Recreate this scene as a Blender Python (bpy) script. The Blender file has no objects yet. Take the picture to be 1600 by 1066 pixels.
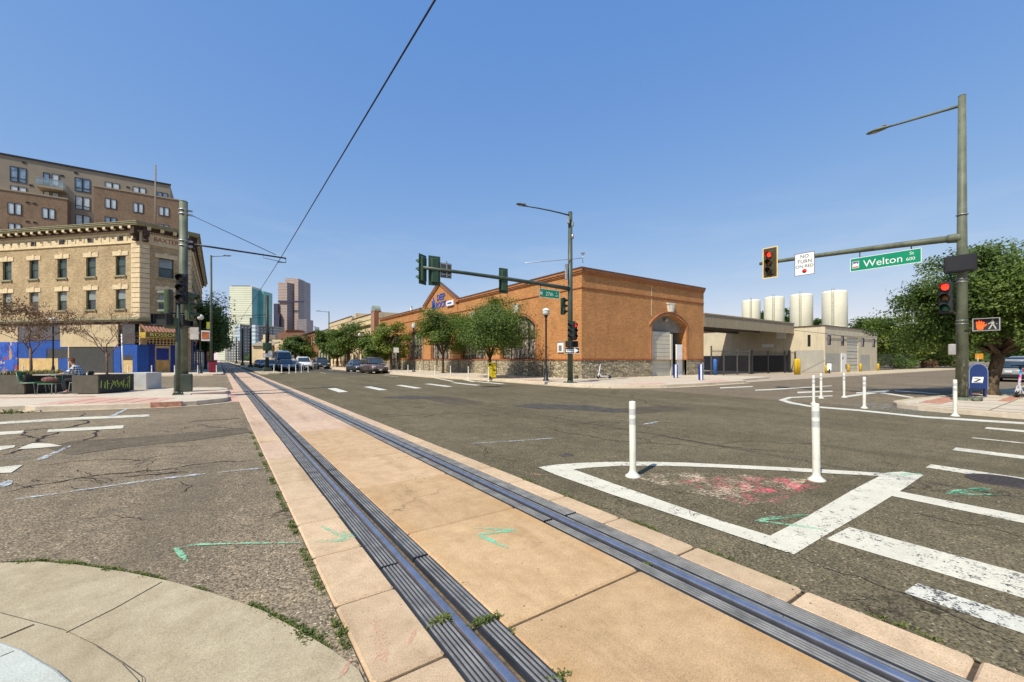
import bpy, bmesh, math, random
from mathutils import Matrix, Vector, Euler
R = math.radians
rnd = random.Random(7)
C = bpy.context.scene.collection
# ---- measured camera model (photo is 1600x1066): used to turn measured photo points into real ground positions
FPX, CXP, HYP, CAMH = 658., 800., 562., 1.47
TH = math.atan(457/658.); SN, CS = math.sin(TH), math.cos(TH)
def G(px, py, zg=0):
    z = FPX*(CAMH-zg)/(py-HYP); x = (px-CXP)/FPX*z
    return (z*SN+x*CS, z*CS-x*SN)
def onX(px, X):
    r = (px-CXP)/FPX; return X*(CS-r*SN)/(SN+r*CS)
def onY(px, Y):
    r = (px-CXP)/FPX; return Y*(SN+r*CS)/(CS-r*SN)
def dep(X, Y): return X*SN+Y*CS
def HT(py, z): return (HYP-py)/FPX*z+CAMH

# ---------------------------------------------------------------- mesh building
class MB:
    def __init__(s): s.v=[]; s.f=[]; s.m=[]; s.M=Matrix(); s.mi=0; s.sm=[]; s.smooth=False
    def fr(s, o=(0,0,0), a=0, M=None):
        s.M = M if M is not None else Matrix.Translation(Vector(o)) @ Matrix.Rotation(a,4,'Z'); return s
    def add(s, pts, faces, m=None):
        b=len(s.v); s.v += [s.M @ Vector(p) for p in pts]
        for f in faces:
            s.f.append(tuple(b+i for i in f)); s.m.append(s.mi if m is None else m); s.sm.append(s.smooth)
        return s
    def box(s,x0,x1,y0,y1,z0,z1,m=None):
        p=[(x0,y0,z0),(x1,y0,z0),(x1,y1,z0),(x0,y1,z0),(x0,y0,z1),(x1,y0,z1),(x1,y1,z1),(x0,y1,z1)]
        return s.add(p,[(0,3,2,1),(4,5,6,7),(0,1,5,4),(1,2,6,5),(2,3,7,6),(3,0,4,7)],m)
    def cb(s,x,y,z,w,d,h,m=None): return s.box(x-w/2,x+w/2,y-d/2,y+d/2,z,z+h,m)
    def bbox(s,x0,x1,y0,y1,z0,z1,b=.01,m=None):   # box with chamfered edges
        X=[x0,x0+b,x1-b,x1]; Y=[y0,y0+b,y1-b,y1]
        def ring(z,i):
            xa,xb=(x0,x1) if i else (x0+b,x1-b); ya,yb=(y0,y1) if i else (y0+b,y1-b)
            return [(xa+b,ya,z),(xb-b,ya,z),(xb,ya+b,z),(xb,yb-b,z),(xb-b,yb,z),(xa+b,yb,z),(xa,yb-b,z),(xa,ya+b,z)]
        return s.loft([ring(z0,0),ring(z0+b,1),ring(z1-b,1),ring(z1,0)],m=m)
    def quad(s,a,b,c,d,m=None): return s.add([a,b,c,d],[(0,1,2,3)],m)
    def poly(s,pts,m=None): return s.add(pts,[tuple(range(len(pts)))],m)
    def loft(s,rings,m=None,cap=True,closed=True):
        n=len(rings[0]); pts=[p for r in rings for p in r]; F=[]
        for k in range(len(rings)-1):
            for i in range(n if closed else n-1):
                j=(i+1)%n; F.append((k*n+i,k*n+j,(k+1)*n+j,(k+1)*n+i))
        if cap: F += [tuple(range(n-1,-1,-1)), tuple((len(rings)-1)*n+i for i in range(n))]
        return s.add(pts,F,m)
    def tube(s,pts,r,n=8,m=None,cap=True):
        pts=[Vector(p) for p in pts]; rr=r if isinstance(r,(list,tuple)) else [r]*len(pts); rings=[]
        for i,p in enumerate(pts):
            d=(pts[min(i+1,len(pts)-1)]-pts[max(i-1,0)]).normalized()
            u=d.orthogonal().normalized() if abs(d.z)<.99 else Vector((1,0,0)); 
            if abs(d.z)<.99: u=Vector((0,0,1)).cross(d).normalized()
            w=d.cross(u).normalized()
            rings.append([tuple(p+rr[i]*(math.cos(2*math.pi*k/n)*u+math.sin(2*math.pi*k/n)*w)) for k in range(n)])
        o=s.smooth; s.smooth=n>5; s.loft(rings,m,cap); s.smooth=o; return s
    def cyl(s,p0,p1,r0,r1=None,n=12,m=None): return s.tube([p0,p1],[r0,r0 if r1 is None else r1],n,m)
    def lathe(s,prof,n=16,c=(0,0,0),m=None,cap=True):
        o=s.smooth; s.smooth=True
        s.loft([[(c[0]+r*math.cos(2*math.pi*k/n),c[1]+r*math.sin(2*math.pi*k/n),c[2]+z) for k in range(n)] for r,z in prof],m,cap); s.smooth=o; return s
    def prism(s,poly,z0,z1,m=None):
        n=len(poly); a=sum(poly[i][0]*poly[(i+1)%n][1]-poly[(i+1)%n][0]*poly[i][1] for i in range(n))
        if a<0: poly=poly[::-1]
        return s.loft([[(x,y,z0) for x,y in poly],[(x,y,z1) for x,y in poly]],m)
    def ex(s,poly,y0,y1,m=None):   # polygon in x,z extruded along y
        n=len(poly); a=sum(poly[i][0]*poly[(i+1)%n][1]-poly[(i+1)%n][0]*poly[i][1] for i in range(n))
        if a<0: poly=poly[::-1]
        return s.loft([[(x,y1,z) for x,z in poly],[(x,y0,z) for x,z in poly]],m)
    def ball(s,c,r,n=10,m=None,sc=(1,1,1)):
        k=max(4,n//2); o=s.smooth; s.smooth=True
        s.loft([[(c[0]+sc[0]*r*math.sin(t)*math.cos(2*math.pi*i/n),c[1]+sc[1]*r*math.sin(t)*math.sin(2*math.pi*i/n),c[2]-sc[2]*r*math.cos(t)) for i in range(n)] for t in [math.pi*(.02+.96*q/k) for q in range(k+1)]],m); s.smooth=o; return s
    def text(s,body,size,x,z,y=0,ext=.004,al='CENTER',m=None,sx=1):
        vs,fs=textmesh(body,size,ext,al); 
        return s.add([(x+a*sx,y-c,z+b) for a,b,c in vs],fs,m)
    def wall(s,x0,x1,z0,z1,holes=(),dep=.2,m=None,top=None):
        """wall sheet in x,z with real openings and reveals; hole = (x0,x1,z0,z1[,rise]) rise = height of arch above z1"""
        xs=sorted({x0,x1,*[q for h in holes for q in h[:2]]}); zs=sorted({z0,z1,*[q for h in holes for q in (h[2],h[3])],*[h[3]+h[4] for h in holes if len(h)>4]})
        def inh(x,z): return any(h[0]<x<h[1] and h[2]<z<h[3]+(h[4] if len(h)>4 else 0) for h in holes)
        for i in range(len(xs)-1):
            for j in range(len(zs)-1):
                if not inh((xs[i]+xs[i+1])/2,(zs[j]+zs[j+1])/2):
                    s.quad((xs[i],0,zs[j]),(xs[i+1],0,zs[j]),(xs[i+1],0,zs[j+1]),(xs[i],0,zs[j+1]),m)
        for h in holes:
            a,b,c,d=h[:4]
            s.quad((a,0,c),(a,0,d),(a,dep,d),(a,dep,c),m); s.quad((b,0,d),(b,0,c),(b,dep,c),(b,dep,d),m); s.quad((b,0,c),(a,0,c),(a,dep,c),(b,dep,c),m)
            if len(h)>4:
                arc=arcpts(a,b,d,h[4]); t=d+h[4]
                for (p,q) in zip(arc,arc[1:]):
                    if min(p[1],q[1])<t-1e-6: s.quad((p[0],0,p[1]),(q[0],0,q[1]),(q[0],0,t),(p[0],0,t),m)
                    s.quad((q[0],0,q[1]),(p[0],0,p[1]),(p[0],dep,p[1]),(q[0],dep,q[1]),m)
            else: s.quad((a,0,d),(b,0,d),(b,dep,d),(a,dep,d),m)
        return s
def arcpts(a,b,zs,rise,n=14):
    w=(b-a)/2; r=(w*w+rise*rise)/(2*rise); cz=zs+rise-r; a0=math.asin(min(1,w/r)); cx=(a+b)/2
    return [(cx+r*math.sin(-a0+2*a0*i/n), cz+r*math.cos(-a0+2*a0*i/n)) for i in range(n+1)]
_tc={}
def textmesh(body,size,ext,al):
    k=(body,size,ext,al)
    if k not in _tc:
        cu=bpy.data.curves.new('lettering','FONT'); cu.body=body; cu.size=size; cu.extrude=ext; cu.align_x=al; cu.align_y='CENTER'; cu.resolution_u=3; cu.space_line=.95
        o=bpy.data.objects.new('lettering',cu); C.objects.link(o); bpy.context.view_layer.update()
        me=bpy.data.meshes.new_from_object(o.evaluated_get(bpy.context.evaluated_depsgraph_get()))
        _tc[k]=([tuple(v.co) for v in me.vertices],[tuple(p.vertices) for p in me.polygons])
        bpy.data.objects.remove(o); bpy.data.curves.remove(cu); bpy.data.meshes.remove(me)
    return _tc[k]

def mesh(name, mb, mats, off=None):
    me=bpy.data.meshes.new(name)
    vs=mb.v if off is None else [v-off for v in mb.v]
    me.from_pydata([tuple(v) for v in vs],[],mb.f)
    if not isinstance(mats,(list,tuple)): mats=[mats]
    for m in mats: me.materials.append(m)
    me.polygons.foreach_set('material_index',mb.m); me.polygons.foreach_set('use_smooth',mb.sm)
    uv=me.uv_layers.new(name='UVMap'); buf=[0.]*(2*len(me.loops)); V=mb.v
    for p in me.polygons:
        n=p.normal
        if abs(n.z)>.75:
            for li in p.loop_indices: q=V[me.loops[li].vertex_index]; buf[2*li]=q.x; buf[2*li+1]=q.y
        else:
            l=math.hypot(n.x,n.y) or 1; tx,ty=-n.y/l,n.x/l
            for li in p.loop_indices: q=V[me.loops[li].vertex_index]; buf[2*li]=q.x*tx+q.y*ty; buf[2*li+1]=q.z
    uv.data.foreach_set('uv',buf)
    me.update(); return me
def fixn(me):
    bm=bmesh.new(); bm.from_mesh(me); bmesh.ops.recalc_face_normals(bm,faces=bm.faces); bm.to_mesh(me); bm.free()
def wloc(o):
    v=Vector()
    while o is not None: v=v+o.location; o=o.parent
    return v
def obj(name, mb, mats, parent=None, world=False, loc=None, rz=0, label=None, bev=0):
    """link ONE mesh object; world=True: vertices are world positions and the parent is unrotated"""
    off=wloc(parent) if (world and parent is not None) else None
    o=bpy.data.objects.new(name, mb if isinstance(mb,bpy.types.Mesh) else mesh(name,mb,mats,off)); C.objects.link(o)
    if parent is not None: o.parent=parent
    if loc is not None: o.location=loc
    if rz: o.rotation_euler.z=rz
    if label: o['label']=label
    if bev:
        b=o.modifiers.new('bevel','BEVEL'); b.width=bev; b.segments=2; b.limit_method='ANGLE'
    return o
def pieces(name, mb, mats, parent, eps=.02):
    """every separate solid of the mesh (touching solids kept together) becomes a part object of its own"""
    n=len(mb.v); par=list(range(n))
    def find(i):
        while par[i]!=i: par[i]=par[par[i]]; i=par[i]
        return i
    for f in mb.f:
        for i in f[1:]: par[find(i)]=find(f[0])
    comp={}
    for k,f in enumerate(mb.f): comp.setdefault(find(f[0]),[]).append(k)
    L=[]
    for fs in comp.values():
        vs=[mb.v[i] for k in fs for i in mb.f[k]]; L.append([fs,[min(v[a] for v in vs)-eps/2 for a in range(3)],[max(v[a] for v in vs)+eps/2 for a in range(3)]])
    ch=True
    while ch:
        ch=False; out=[]
        for e in L:
            for o in out:
                if all(e[1][a]<=o[2][a] and e[2][a]>=o[1][a] for a in range(3)):
                    o[0]+=e[0]; o[1]=[min(x,y) for x,y in zip(o[1],e[1])]; o[2]=[max(x,y) for x,y in zip(o[2],e[2])]; ch=True; break
            else: out.append(e)
        L=out
    for fs,_,_ in L:
        b=MB(); m={}
        for k in fs:
            f=[]
            for i in mb.f[k]:
                if i not in m: m[i]=len(b.v); b.v.append(mb.v[i])
                f.append(m[i])
            b.f.append(tuple(f)); b.m.append(mb.m[k]); b.sm.append(mb.sm[k])
        obj(name,b,mats,parent,world=True)
def tag(o,label,cat,group=None):
    o['label']=label; o['category']=cat
    if group: o['group']=group
    return o
def thing(name,label,cat,loc=(0,0,0),rz=0,group=None):
    o=bpy.data.objects.new(name,None); o.empty_display_size=.2; C.objects.link(o); o.location=loc; o.rotation_euler=(0,0,rz); return tag(o,label,cat,group)
def struct(name,mb,mats,kind='structure'):
    o=obj(name,mb,mats); o['kind']=kind; return o
def dup(root,loc,rz,label=None,group=None,scale=None):
    r=root.copy(); C.objects.link(r); r.location=loc; r.rotation_euler=(0,0,rz)
    if scale: r.scale=scale if isinstance(scale,(tuple,list)) else (scale,)*3
    if label: r['label']=label
    if group: r['group']=group
    for ch in list(root.children):
        c=ch.copy(); C.objects.link(c); c.parent=r
        for g in list(ch.children):
            d=g.copy(); C.objects.link(d); d.parent=c
    return r

# ---------------------------------------------------------------- materials
def lin(r,g,b):
    f=lambda c:(c/255/12.92) if c/255<=.04045 else ((c/255+.055)/1.055)**2.4
    return (f(r),f(g),f(b))
class NT:
    def __init__(s,name):
        s.m=bpy.data.materials.new(name); s.m.use_nodes=True; s.t=s.m.node_tree; s.b=s.t.nodes['Principled BSDF']; s.tc=s.t.nodes.new('ShaderNodeTexCoord')
    def n(s,typ,**k):
        nd=s.t.nodes.new('ShaderNode'+typ)
        for a,v in k.items():
            if a in nd.inputs: s.set(nd,a,v)
            else: setattr(nd,a,v)
        return nd
    def set(s,nd,a,v):
        i=nd.inputs[a]
        if hasattr(v,'is_linked') or isinstance(v,bpy.types.NodeSocket): s.t.links.new(v,i)
        else: i.default_value=(*v,1) if (isinstance(v,tuple) and len(v)==3 and i.type=='RGBA') else v
    def noise(s,scale,detail=4,rough=.6,vec=None,dist=0):
        nd=s.n('TexNoise',Scale=scale,Detail=detail,Roughness=rough,Distortion=dist); s.t.links.new(vec if vec is not None else s.tc.outputs['Object'],nd.inputs['Vector']); return nd.outputs['Fac']
    def ramp(s,fac,a,b,ca=(0,0,0),cb=(1,1,1)):
        nd=s.n('MapRange'); nd.inputs['From Min'].default_value=a; nd.inputs['From Max'].default_value=b; nd.clamp=True
        s.t.links.new(fac,nd.inputs['Value']); return nd.outputs['Result']
    def mix(s,fac,a,b,mode='MIX'):
        nd=s.t.nodes.new('ShaderNodeMix'); nd.data_type='RGBA'; nd.blend_type=mode
        for i,v in ((0,fac),(6,a),(7,b)):
            if isinstance(v,bpy.types.NodeSocket): s.t.links.new(v,nd.inputs[i])
            else: nd.inputs[i].default_value=(*v,1) if isinstance(v,tuple) else v
        return nd.outputs[2]
    def mul(s,a,b,op='MULTIPLY'):
        nd=s.t.nodes.new('ShaderNodeMath'); nd.operation=op
        for i,v in ((0,a),(1,b)):
            if isinstance(v,bpy.types.NodeSocket): s.t.links.new(v,nd.inputs[i])
            else: nd.inputs[i].default_value=v
        return nd.outputs[0]
    def mapv(s,vec,sc=(1,1,1),rot=(0,0,0),loc=(0,0,0)):
        nd=s.n('Mapping'); nd.inputs['Scale'].default_value=sc; nd.inputs['Rotation'].default_value=rot; nd.inputs['Location'].default_value=loc; s.t.links.new(vec,nd.inputs['Vector']); return nd.outputs[0]
    def bump(s,h,st,d=.01):
        nd=s.n('Bump'); nd.inputs['Strength'].default_value=st; nd.inputs['Distance'].default_value=d; s.t.links.new(h,nd.inputs['Height']); s.t.links.new(nd.outputs[0],s.b.inputs['Normal'])
    def out(s,col,rough=.8,metal=0,spec=.3):
        s.set(s.b,'Base Color',col); s.set(s.b,'Roughness',rough); s.b.inputs['Metallic'].default_value=metal; s.b.inputs['Specular IOR Level'].default_value=spec; return s.m
def dk(c,k): return tuple(min(1,x*k) for x in c)
def M(name,col,rough=.7,metal=0,var=.12,scale=2.5,bump=0,bs=60,spec=.3,streak=0,fine=.06):
    t=NT(name); n1=t.noise(scale,5); c=t.mix(t.ramp(n1,.3,.7),dk(col,1-var),dk(col,1+var))
    if fine: c=t.mix(t.ramp(t.noise(scale*18,3),.35,.65),c,t.mix(1.0,c,(1-fine*2,)*3,'MULTIPLY'))
    if streak:
        v=t.mapv(t.tc.outputs['Object'],(3,3,.22)); c=t.mix(t.mul(t.ramp(t.noise(1.6,5,vec=v),.5,.72),streak),c,dk(col,.45))
    if bump: t.bump(t.noise(bs,4),bump)
    return t.out(c,rough,metal,spec)
def brick(name,c1,c2,mort,w=.22,h=.075,ms=.008,big=.15,stain=0,bump=.4,off=.5,wear=None):
    t=NT(name); b=t.n('TexBrick'); b.offset=off; t.t.links.new(t.tc.outputs['UV'],b.inputs['Vector'])
    for k,v in (('Color1',(*c1,1)),('Color2',(*c2,1)),('Mortar',(*mort,1)),('Scale',1),('Mortar Size',ms),('Brick Width',w),('Row Height',h),('Bias',0),('Mortar Smooth',.1)): b.inputs[k].default_value=v
    c=b.outputs['Color']; c=t.mix(t.ramp(t.noise(.6,6),.3,.7),t.mix(1.0,c,(1-big,)*3,'MULTIPLY'),t.mix(1.0,c,(1+big,)*3,'MULTIPLY'))
    c=t.mix(t.ramp(t.noise(7,3,.7),.38,.62),t.mix(1.0,c,(.86,.85,.84),'MULTIPLY'),c)
    if stain:
        v=t.mapv(t.tc.outputs['Object'],(2,2,.25)); c=t.mix(t.mul(t.ramp(t.noise(1.2,5,vec=v),.52,.75),stain),c,dk(c1,.35))
    iv=t.mul(1.0,b.outputs['Fac'],'SUBTRACT'); t.bump(iv,bump,.01)
    return t.out(c,.9,0,.2)
def stone(name):
    t=NT(name); v=t.mapv(t.tc.outputs['UV'],(3.0,8.5,1)); vo=t.n('TexVoronoi',Scale=1,Randomness=.85); t.t.links.new(v,vo.inputs['Vector']); vo.voronoi_dimensions='2D'; vo.distance='CHEBYCHEV'
    ve=t.n('TexVoronoi',Scale=1,Randomness=.85); ve.voronoi_dimensions='2D'; ve.feature='DISTANCE_TO_EDGE'; t.t.links.new(v,ve.inputs['Vector']); sep=t.n('SeparateColor'); t.t.links.new(vo.outputs['Color'],sep.inputs[0])
    c=t.mix(sep.outputs[0],(.50,.42,.27),(.25,.21,.145)); c=t.mix(t.ramp(sep.outputs[1],.55,.9),c,(.58,.50,.34)); c=t.mix(t.ramp(t.noise(7,5,.7),.5,.66),c,(.13,.11,.075)); c=t.mix(t.ramp(ve.outputs['Distance'],.06,.0),c,(.10,.085,.06))
    t.bump(t.mul(t.ramp(ve.outputs['Distance'],0,.2),t.noise(9,5,.7),'ADD'),1.,.05); return t.out(c,.95,0,.15)
def asphalt(name,base,warm,crack=1.,lo=.72,hi=1.5,scale=95,seed=0):
    t=NT(name); P=t.tc.outputs['Object']; P=t.mapv(P,loc=(seed*13.1,seed*7.7,0))
    vo=t.n('TexVoronoi',Scale=scale); t.t.links.new(P,vo.inputs['Vector']); sep=t.n('SeparateColor'); t.t.links.new(vo.outputs['Color'],sep.inputs[0]); cell=sep.outputs[0]
    big=t.noise(.35,5,.6,P); mid=t.noise(3.5,5,.65,P)
    c=t.mix(t.ramp(big,.3,.7),base,warm); c=t.mix(t.ramp(mid,.35,.68),t.mix(1.0,c,(.8,.8,.82),'MULTIPLY'),t.mix(1.0,c,(1.12,1.1,1.07),'MULTIPLY'))
    k=t.ramp(cell,0,1); g=t.mix(k,(lo,)*3,(hi,hi*.97,hi*.92)); c=t.mix(1.0,c,g,'MULTIPLY')
    c=t.mix(t.ramp(cell,.975,.99),c,dk(warm,2.1)); c=t.mix(t.ramp(t.noise(scale*.8,2,.5,P),.36,.46),t.mix(1.0,c,(.42,.42,.42),'MULTIPLY'),c)
    # worn patches, tar streaks along the traffic, cracks
    sv=t.mapv(P,(1.1,.12,1)); c=t.mix(t.mul(t.ramp(t.noise(.9,4,.6,sv),.5,.72),.5),c,dk(base,.62)); c=t.mix(t.mul(t.ramp(t.noise(.6,4,.6,t.mapv(P,(1.3,.1,1),loc=(4,2,0))),.52,.72),.45),c,t.mix(1.0,c,(1.32,1.3,1.27),'MULTIPLY'))
    cr=t.n('TexVoronoi',Scale=.23); cr.feature='DISTANCE_TO_EDGE'; dn=t.n('TexNoise',Scale=1.3,Detail=6,Roughness=.7); t.t.links.new(P,dn.inputs['Vector']); 
    va=t.n('VectorMath'); va.operation='MULTIPLY_ADD'; t.t.links.new(dn.outputs['Color'],va.inputs[0]); va.inputs[1].default_value=(1.6,1.6,0); t.t.links.new(P,va.inputs[2]); t.t.links.new(va.outputs[0],cr.inputs['Vector'])
    ck=t.mul(t.mul(t.ramp(cr.outputs['Distance'],.0052,.0012),t.ramp(t.noise(.5,3,.5,P),.45,.6)),crack)
    c=t.mix(ck,c,dk(base,.25))
    t.bump(t.mul(cell,t.ramp(t.noise(scale*.8,2,.5,P),.3,.6),'ADD'),.55,.006)
    return t.out(c,.92,0,.12)
def concrete(name,c1,c2,spots=1.,fine=140,bump=.2,hair=.5,stains=.35,isl=0,rust=None):
    t=NT(name); P=t.tc.outputs['Object']
    c=t.mix(t.ramp(t.noise(1.1,6,.62,P),.3,.7),c1,c2); c=t.mix(t.ramp(t.noise(6,5,.7,P),.32,.7),t.mix(1.0,c,(.84,.82,.79),'MULTIPLY'),t.mix(1.0,c,(1.07,1.07,1.06),'MULTIPLY'))
    c=t.mix(t.ramp(t.noise(fine,3,.7,P),.36,.6),t.mix(1.0,c,(.74,.72,.7),'MULTIPLY'),t.mix(1.0,c,(1.08,1.08,1.08),'MULTIPLY'))
    if spots:
        vo=t.n('TexVoronoi',Scale=9); t.t.links.new(P,vo.inputs['Vector']); sp=t.mul(t.ramp(vo.outputs['Distance'],.075,.05),t.ramp(t.noise(2.2,2,.5,P),.53,.56)); c=t.mix(t.mul(sp,.8*spots),c,dk(c1,.15))
        vo2=t.n('TexVoronoi',Scale=33); t.t.links.new(P,vo2.inputs['Vector']); sp=t.mul(t.ramp(vo2.outputs['Distance'],.16,.1),t.ramp(t.noise(5,2,.5,P),.52,.58)); c=t.mix(t.mul(sp,.6*spots),c,dk(c1,.3))
    if stains:
        sv=t.mapv(P,(2.6,.35,1)); c=t.mix(t.mul(t.ramp(t.noise(.8,5,.65,sv),.52,.75),stains),c,t.mix(1.0,c,(.62,.57,.52),'MULTIPLY')); c=t.mix(t.mul(t.ramp(t.noise(1.6,6,.7,P),.6,.7),stains*.7),c,t.mix(1.0,c,(.6,.58,.56),'MULTIPLY'))
    if isl:
        g=t.n('NewGeometry'); c=t.mix(g.outputs['Random Per Island'],t.mix(1.0,c,(1-isl,1-isl*1.05,1-isl*1.1),'MULTIPLY'),t.mix(1.0,c,(1+isl,1+isl,1+isl),'MULTIPLY'))
    if rust:
        s=t.n('SeparateXYZ'); t.t.links.new(P,s.inputs[0]); d=t.mul(t.mul(s.outputs['X'],rust[0],'SUBTRACT'),0.,'ADD'); ab=t.n('Math'); ab.operation='ABSOLUTE'; t.t.links.new(d,ab.inputs[0]); v=t.mapv(P,(2,.8,1)); k=t.mul(t.ramp(ab.outputs[0],rust[1]-.2,rust[1]+.02),t.ramp(t.noise(2.,5,.7,v),.42,.7)); c=t.mix(t.mul(k,.75),c,rust[2])
    if hair:
        cr=t.n('TexVoronoi',Scale=.55); cr.feature='DISTANCE_TO_EDGE'; dn=t.n('TexNoise',Scale=2.2,Detail=6,Roughness=.7); t.t.links.new(P,dn.inputs['Vector']); va=t.n('VectorMath'); va.operation='MULTIPLY_ADD'; t.t.links.new(dn.outputs['Color'],va.inputs[0]); va.inputs[1].default_value=(.8,.8,0); t.t.links.new(P,va.inputs[2]); t.t.links.new(va.outputs[0],cr.inputs['Vector'])
        c=t.mix(t.mul(t.mul(t.ramp(cr.outputs['Distance'],.004,.001),t.ramp(t.noise(.9,3,.5,P),.5,.58)),hair),c,dk(c1,.25))
    t.bump(t.noise(fine,3,.7,P),bump,.004)
    return t.out(c,.9,0,.2)
def paint(name,col,wear=.5,under=(.09,.085,.08),sc=9,rough=.7):
    """road paint on asphalt: worn through to the asphalt in speckles and cracks"""
    t=NT(name); P=t.tc.outputs['Object']; vo=t.n('TexVoronoi',Scale=95); t.t.links.new(P,vo.inputs['Vector']); sep=t.n('SeparateColor'); t.t.links.new(vo.outputs['Color'],sep.inputs[0])
    a=t.mul(t.noise(sc,6,.75,P),t.mul(t.mul(sep.outputs[0],.22),t.mul(t.noise(1.2,4,.6,P),.55),'ADD'),'ADD')
    w=t.ramp(a,1.08-wear*.32,1.16-wear*.32)
    c=t.mix(t.ramp(t.noise(2.5,5,.7,P),.3,.7),dk(col,.84),col); c=t.mix(t.ramp(t.noise(70,3,.6,P),.35,.6),t.mix(1.0,c,(.86,.86,.84),'MULTIPLY'),c)
    c=t.mix(w,c,under); t.bump(sep.outputs[0],.3,.003)
    return t.out(c,rough,0,.25)
def chalk(name,col,cover=.5,sc=60,edge=6):
    """sprayed utility mark: broken cover, the ground shows between (transparent there)"""
    t=NT(name); P=t.tc.outputs['Object']; a=t.mul(t.noise(sc,4,.7,P),t.mul(t.noise(edge,4,.6,P),.8),'ADD'); al=t.ramp(a,1.12-cover*.45,1.3-cover*.45)
    t.out(col,.9,0,.1); t.t.links.new(t.mul(al,.85),t.b.inputs['Alpha']); return t.m
def glass(name,col,rough=.05,spec=.8,var=.3,metal=0.):
    t=NT(name); c=t.mix(t.ramp(t.noise(.8,3),.35,.65),dk(col,1-var),dk(col,1+var)); return t.out(c,rough,metal,spec)
def leafm(name,a,b,tr=.25,hue=None):
    t=NT(name); g=t.n('NewGeometry'); r=g.outputs['Random Per Island']; c=t.mix(r,a,b)
    c=t.mix(t.ramp(t.noise(.9,3),.35,.65),t.mix(1.0,c,(.75,.8,.75),'MULTIPLY'),t.mix(1.0,c,(1.2,1.15,1.),'MULTIPLY'))
    t.out(c,.55,0,.28); tl=t.n('BsdfTranslucent'); t.t.links.new(t.mix(1.0,c,(1.3,1.5,.7),'MULTIPLY'),tl.inputs[0]); ms=t.n('MixShader'); ms.inputs[0].default_value=tr
    t.t.links.new(t.b.outputs[0],ms.inputs[1]); t.t.links.new(tl.outputs[0],ms.inputs[2]); t.t.links.new(ms.outputs[0],t.t.nodes['Material Output'].inputs[0]); return t.m
def glow(name,col,st):
    t=NT(name); t.out(col,.4); t.b.inputs['Emission Color'].default_value=(*col,1); t.b.inputs['Emission Strength'].default_value=st; return t.m
# ================================================================ materials
ASPH=asphalt('welton_asphalt',(.127,.109,.067),(.178,.153,.096),crack=.9,lo=.66,hi=1.5,scale=78)
ASPW=asphalt('side_street_asphalt',(.203,.167,.115),(.275,.225,.153),crack=1.,lo=.48,hi=1.65,scale=82,seed=1)
ASPR=asphalt('cross_street_asphalt',(.19,.155,.105),(.24,.195,.135),crack=.6,lo=.8,hi=1.25,scale=90,seed=2)
SLAB=concrete('track_slab_concrete',(.50,.338,.178),(.59,.415,.235),spots=1.,stains=.75,hair=.8,isl=.07,rust=(1.84,.55,(.47,.25,.085)))
SLABM=concrete('track_slab_concrete_pale',(.53,.365,.21),(.61,.435,.265),spots=1.,stains=.75,hair=.8,isl=.07,rust=(1.84,.55,(.47,.27,.11)))
SLABE=concrete('edge_slab_concrete',(.55,.405,.25),(.64,.48,.315),spots=1.2,stains=.7,hair=.6,isl=.09)
SLABP=concrete('pink_slab_concrete',(.54,.39,.28),(.62,.46,.33),spots=.8,stains=.7,isl=.06)
CONC=concrete('apron_concrete',(.40,.335,.215),(.49,.42,.285),spots=.9,stains=.45)
WALK=concrete('sidewalk_concrete',(.56,.485,.37),(.65,.57,.45),spots=.4)
KERB=concrete('kerb_concrete',(.50,.42,.28),(.58,.49,.34),spots=.4)
PALE=concrete('painted_pale_walk',(.49,.525,.47),(.58,.61,.55),spots=.3)
PINK=concrete('pink_ramp_concrete',(.58,.36,.27),(.66,.43,.34),spots=.4)
REDP=M('tactile_red',(.46,.23,.15),.9,var=.35,scale=9,bump=.4,bs=25)
DIRT=M('joint_dirt',(.09,.065,.04),.95,var=.4,scale=20)
RUBB=M('rubber_panel',(.036,.042,.052),.6,var=.45,scale=2,spec=.22,streak=0,bump=.15,bs=90)
RUBL=M('rubber_edge',(.20,.195,.18),.6,var=.4,scale=6,spec=.4)
RAIL=M('rail_steel',(.46,.45,.48),.22,metal=.85,var=.2,scale=8,spec=.6)
RUST=M('rail_side_rust',(.16,.09,.05),.8,var=.4,scale=20)
PWHT=paint('road_paint_white',(.70,.66,.52),.3)
PWHD=paint('road_paint_far',(.70,.68,.58),.15)
PWRN=paint('road_paint_worn',(.68,.66,.55),.55)
PINKP=chalk('pink_spray',(.85,.16,.20),.42,sc=30,edge=3.5)
CREAM=chalk('old_cream_paint',(.62,.5,.34),.5,sc=34,edge=3)
GREEN=chalk('green_spray',(.27,.58,.36),.72)
GREENF=chalk('faint_green_spray',(.25,.6,.38),.62,sc=45)
BLUEC=chalk('blue_chalk',(.52,.58,.60),.72,sc=40)
PEACH=chalk('peach_spray',(.66,.36,.25),.45,sc=60)
IRON=M('cast_iron',(.08,.065,.055),.6,metal=.4,var=.3,scale=20,bump=.4)
POST=M('post_plastic',(.72,.71,.60),.5,var=.1,scale=5,streak=.3)
BAND=M('reflective_band',(.52,.53,.5),.35,var=.08)
POLEG=M('dark_green_paint',(.065,.085,.06),.45,var=.3,scale=2.5,spec=.4,streak=.3)
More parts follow.
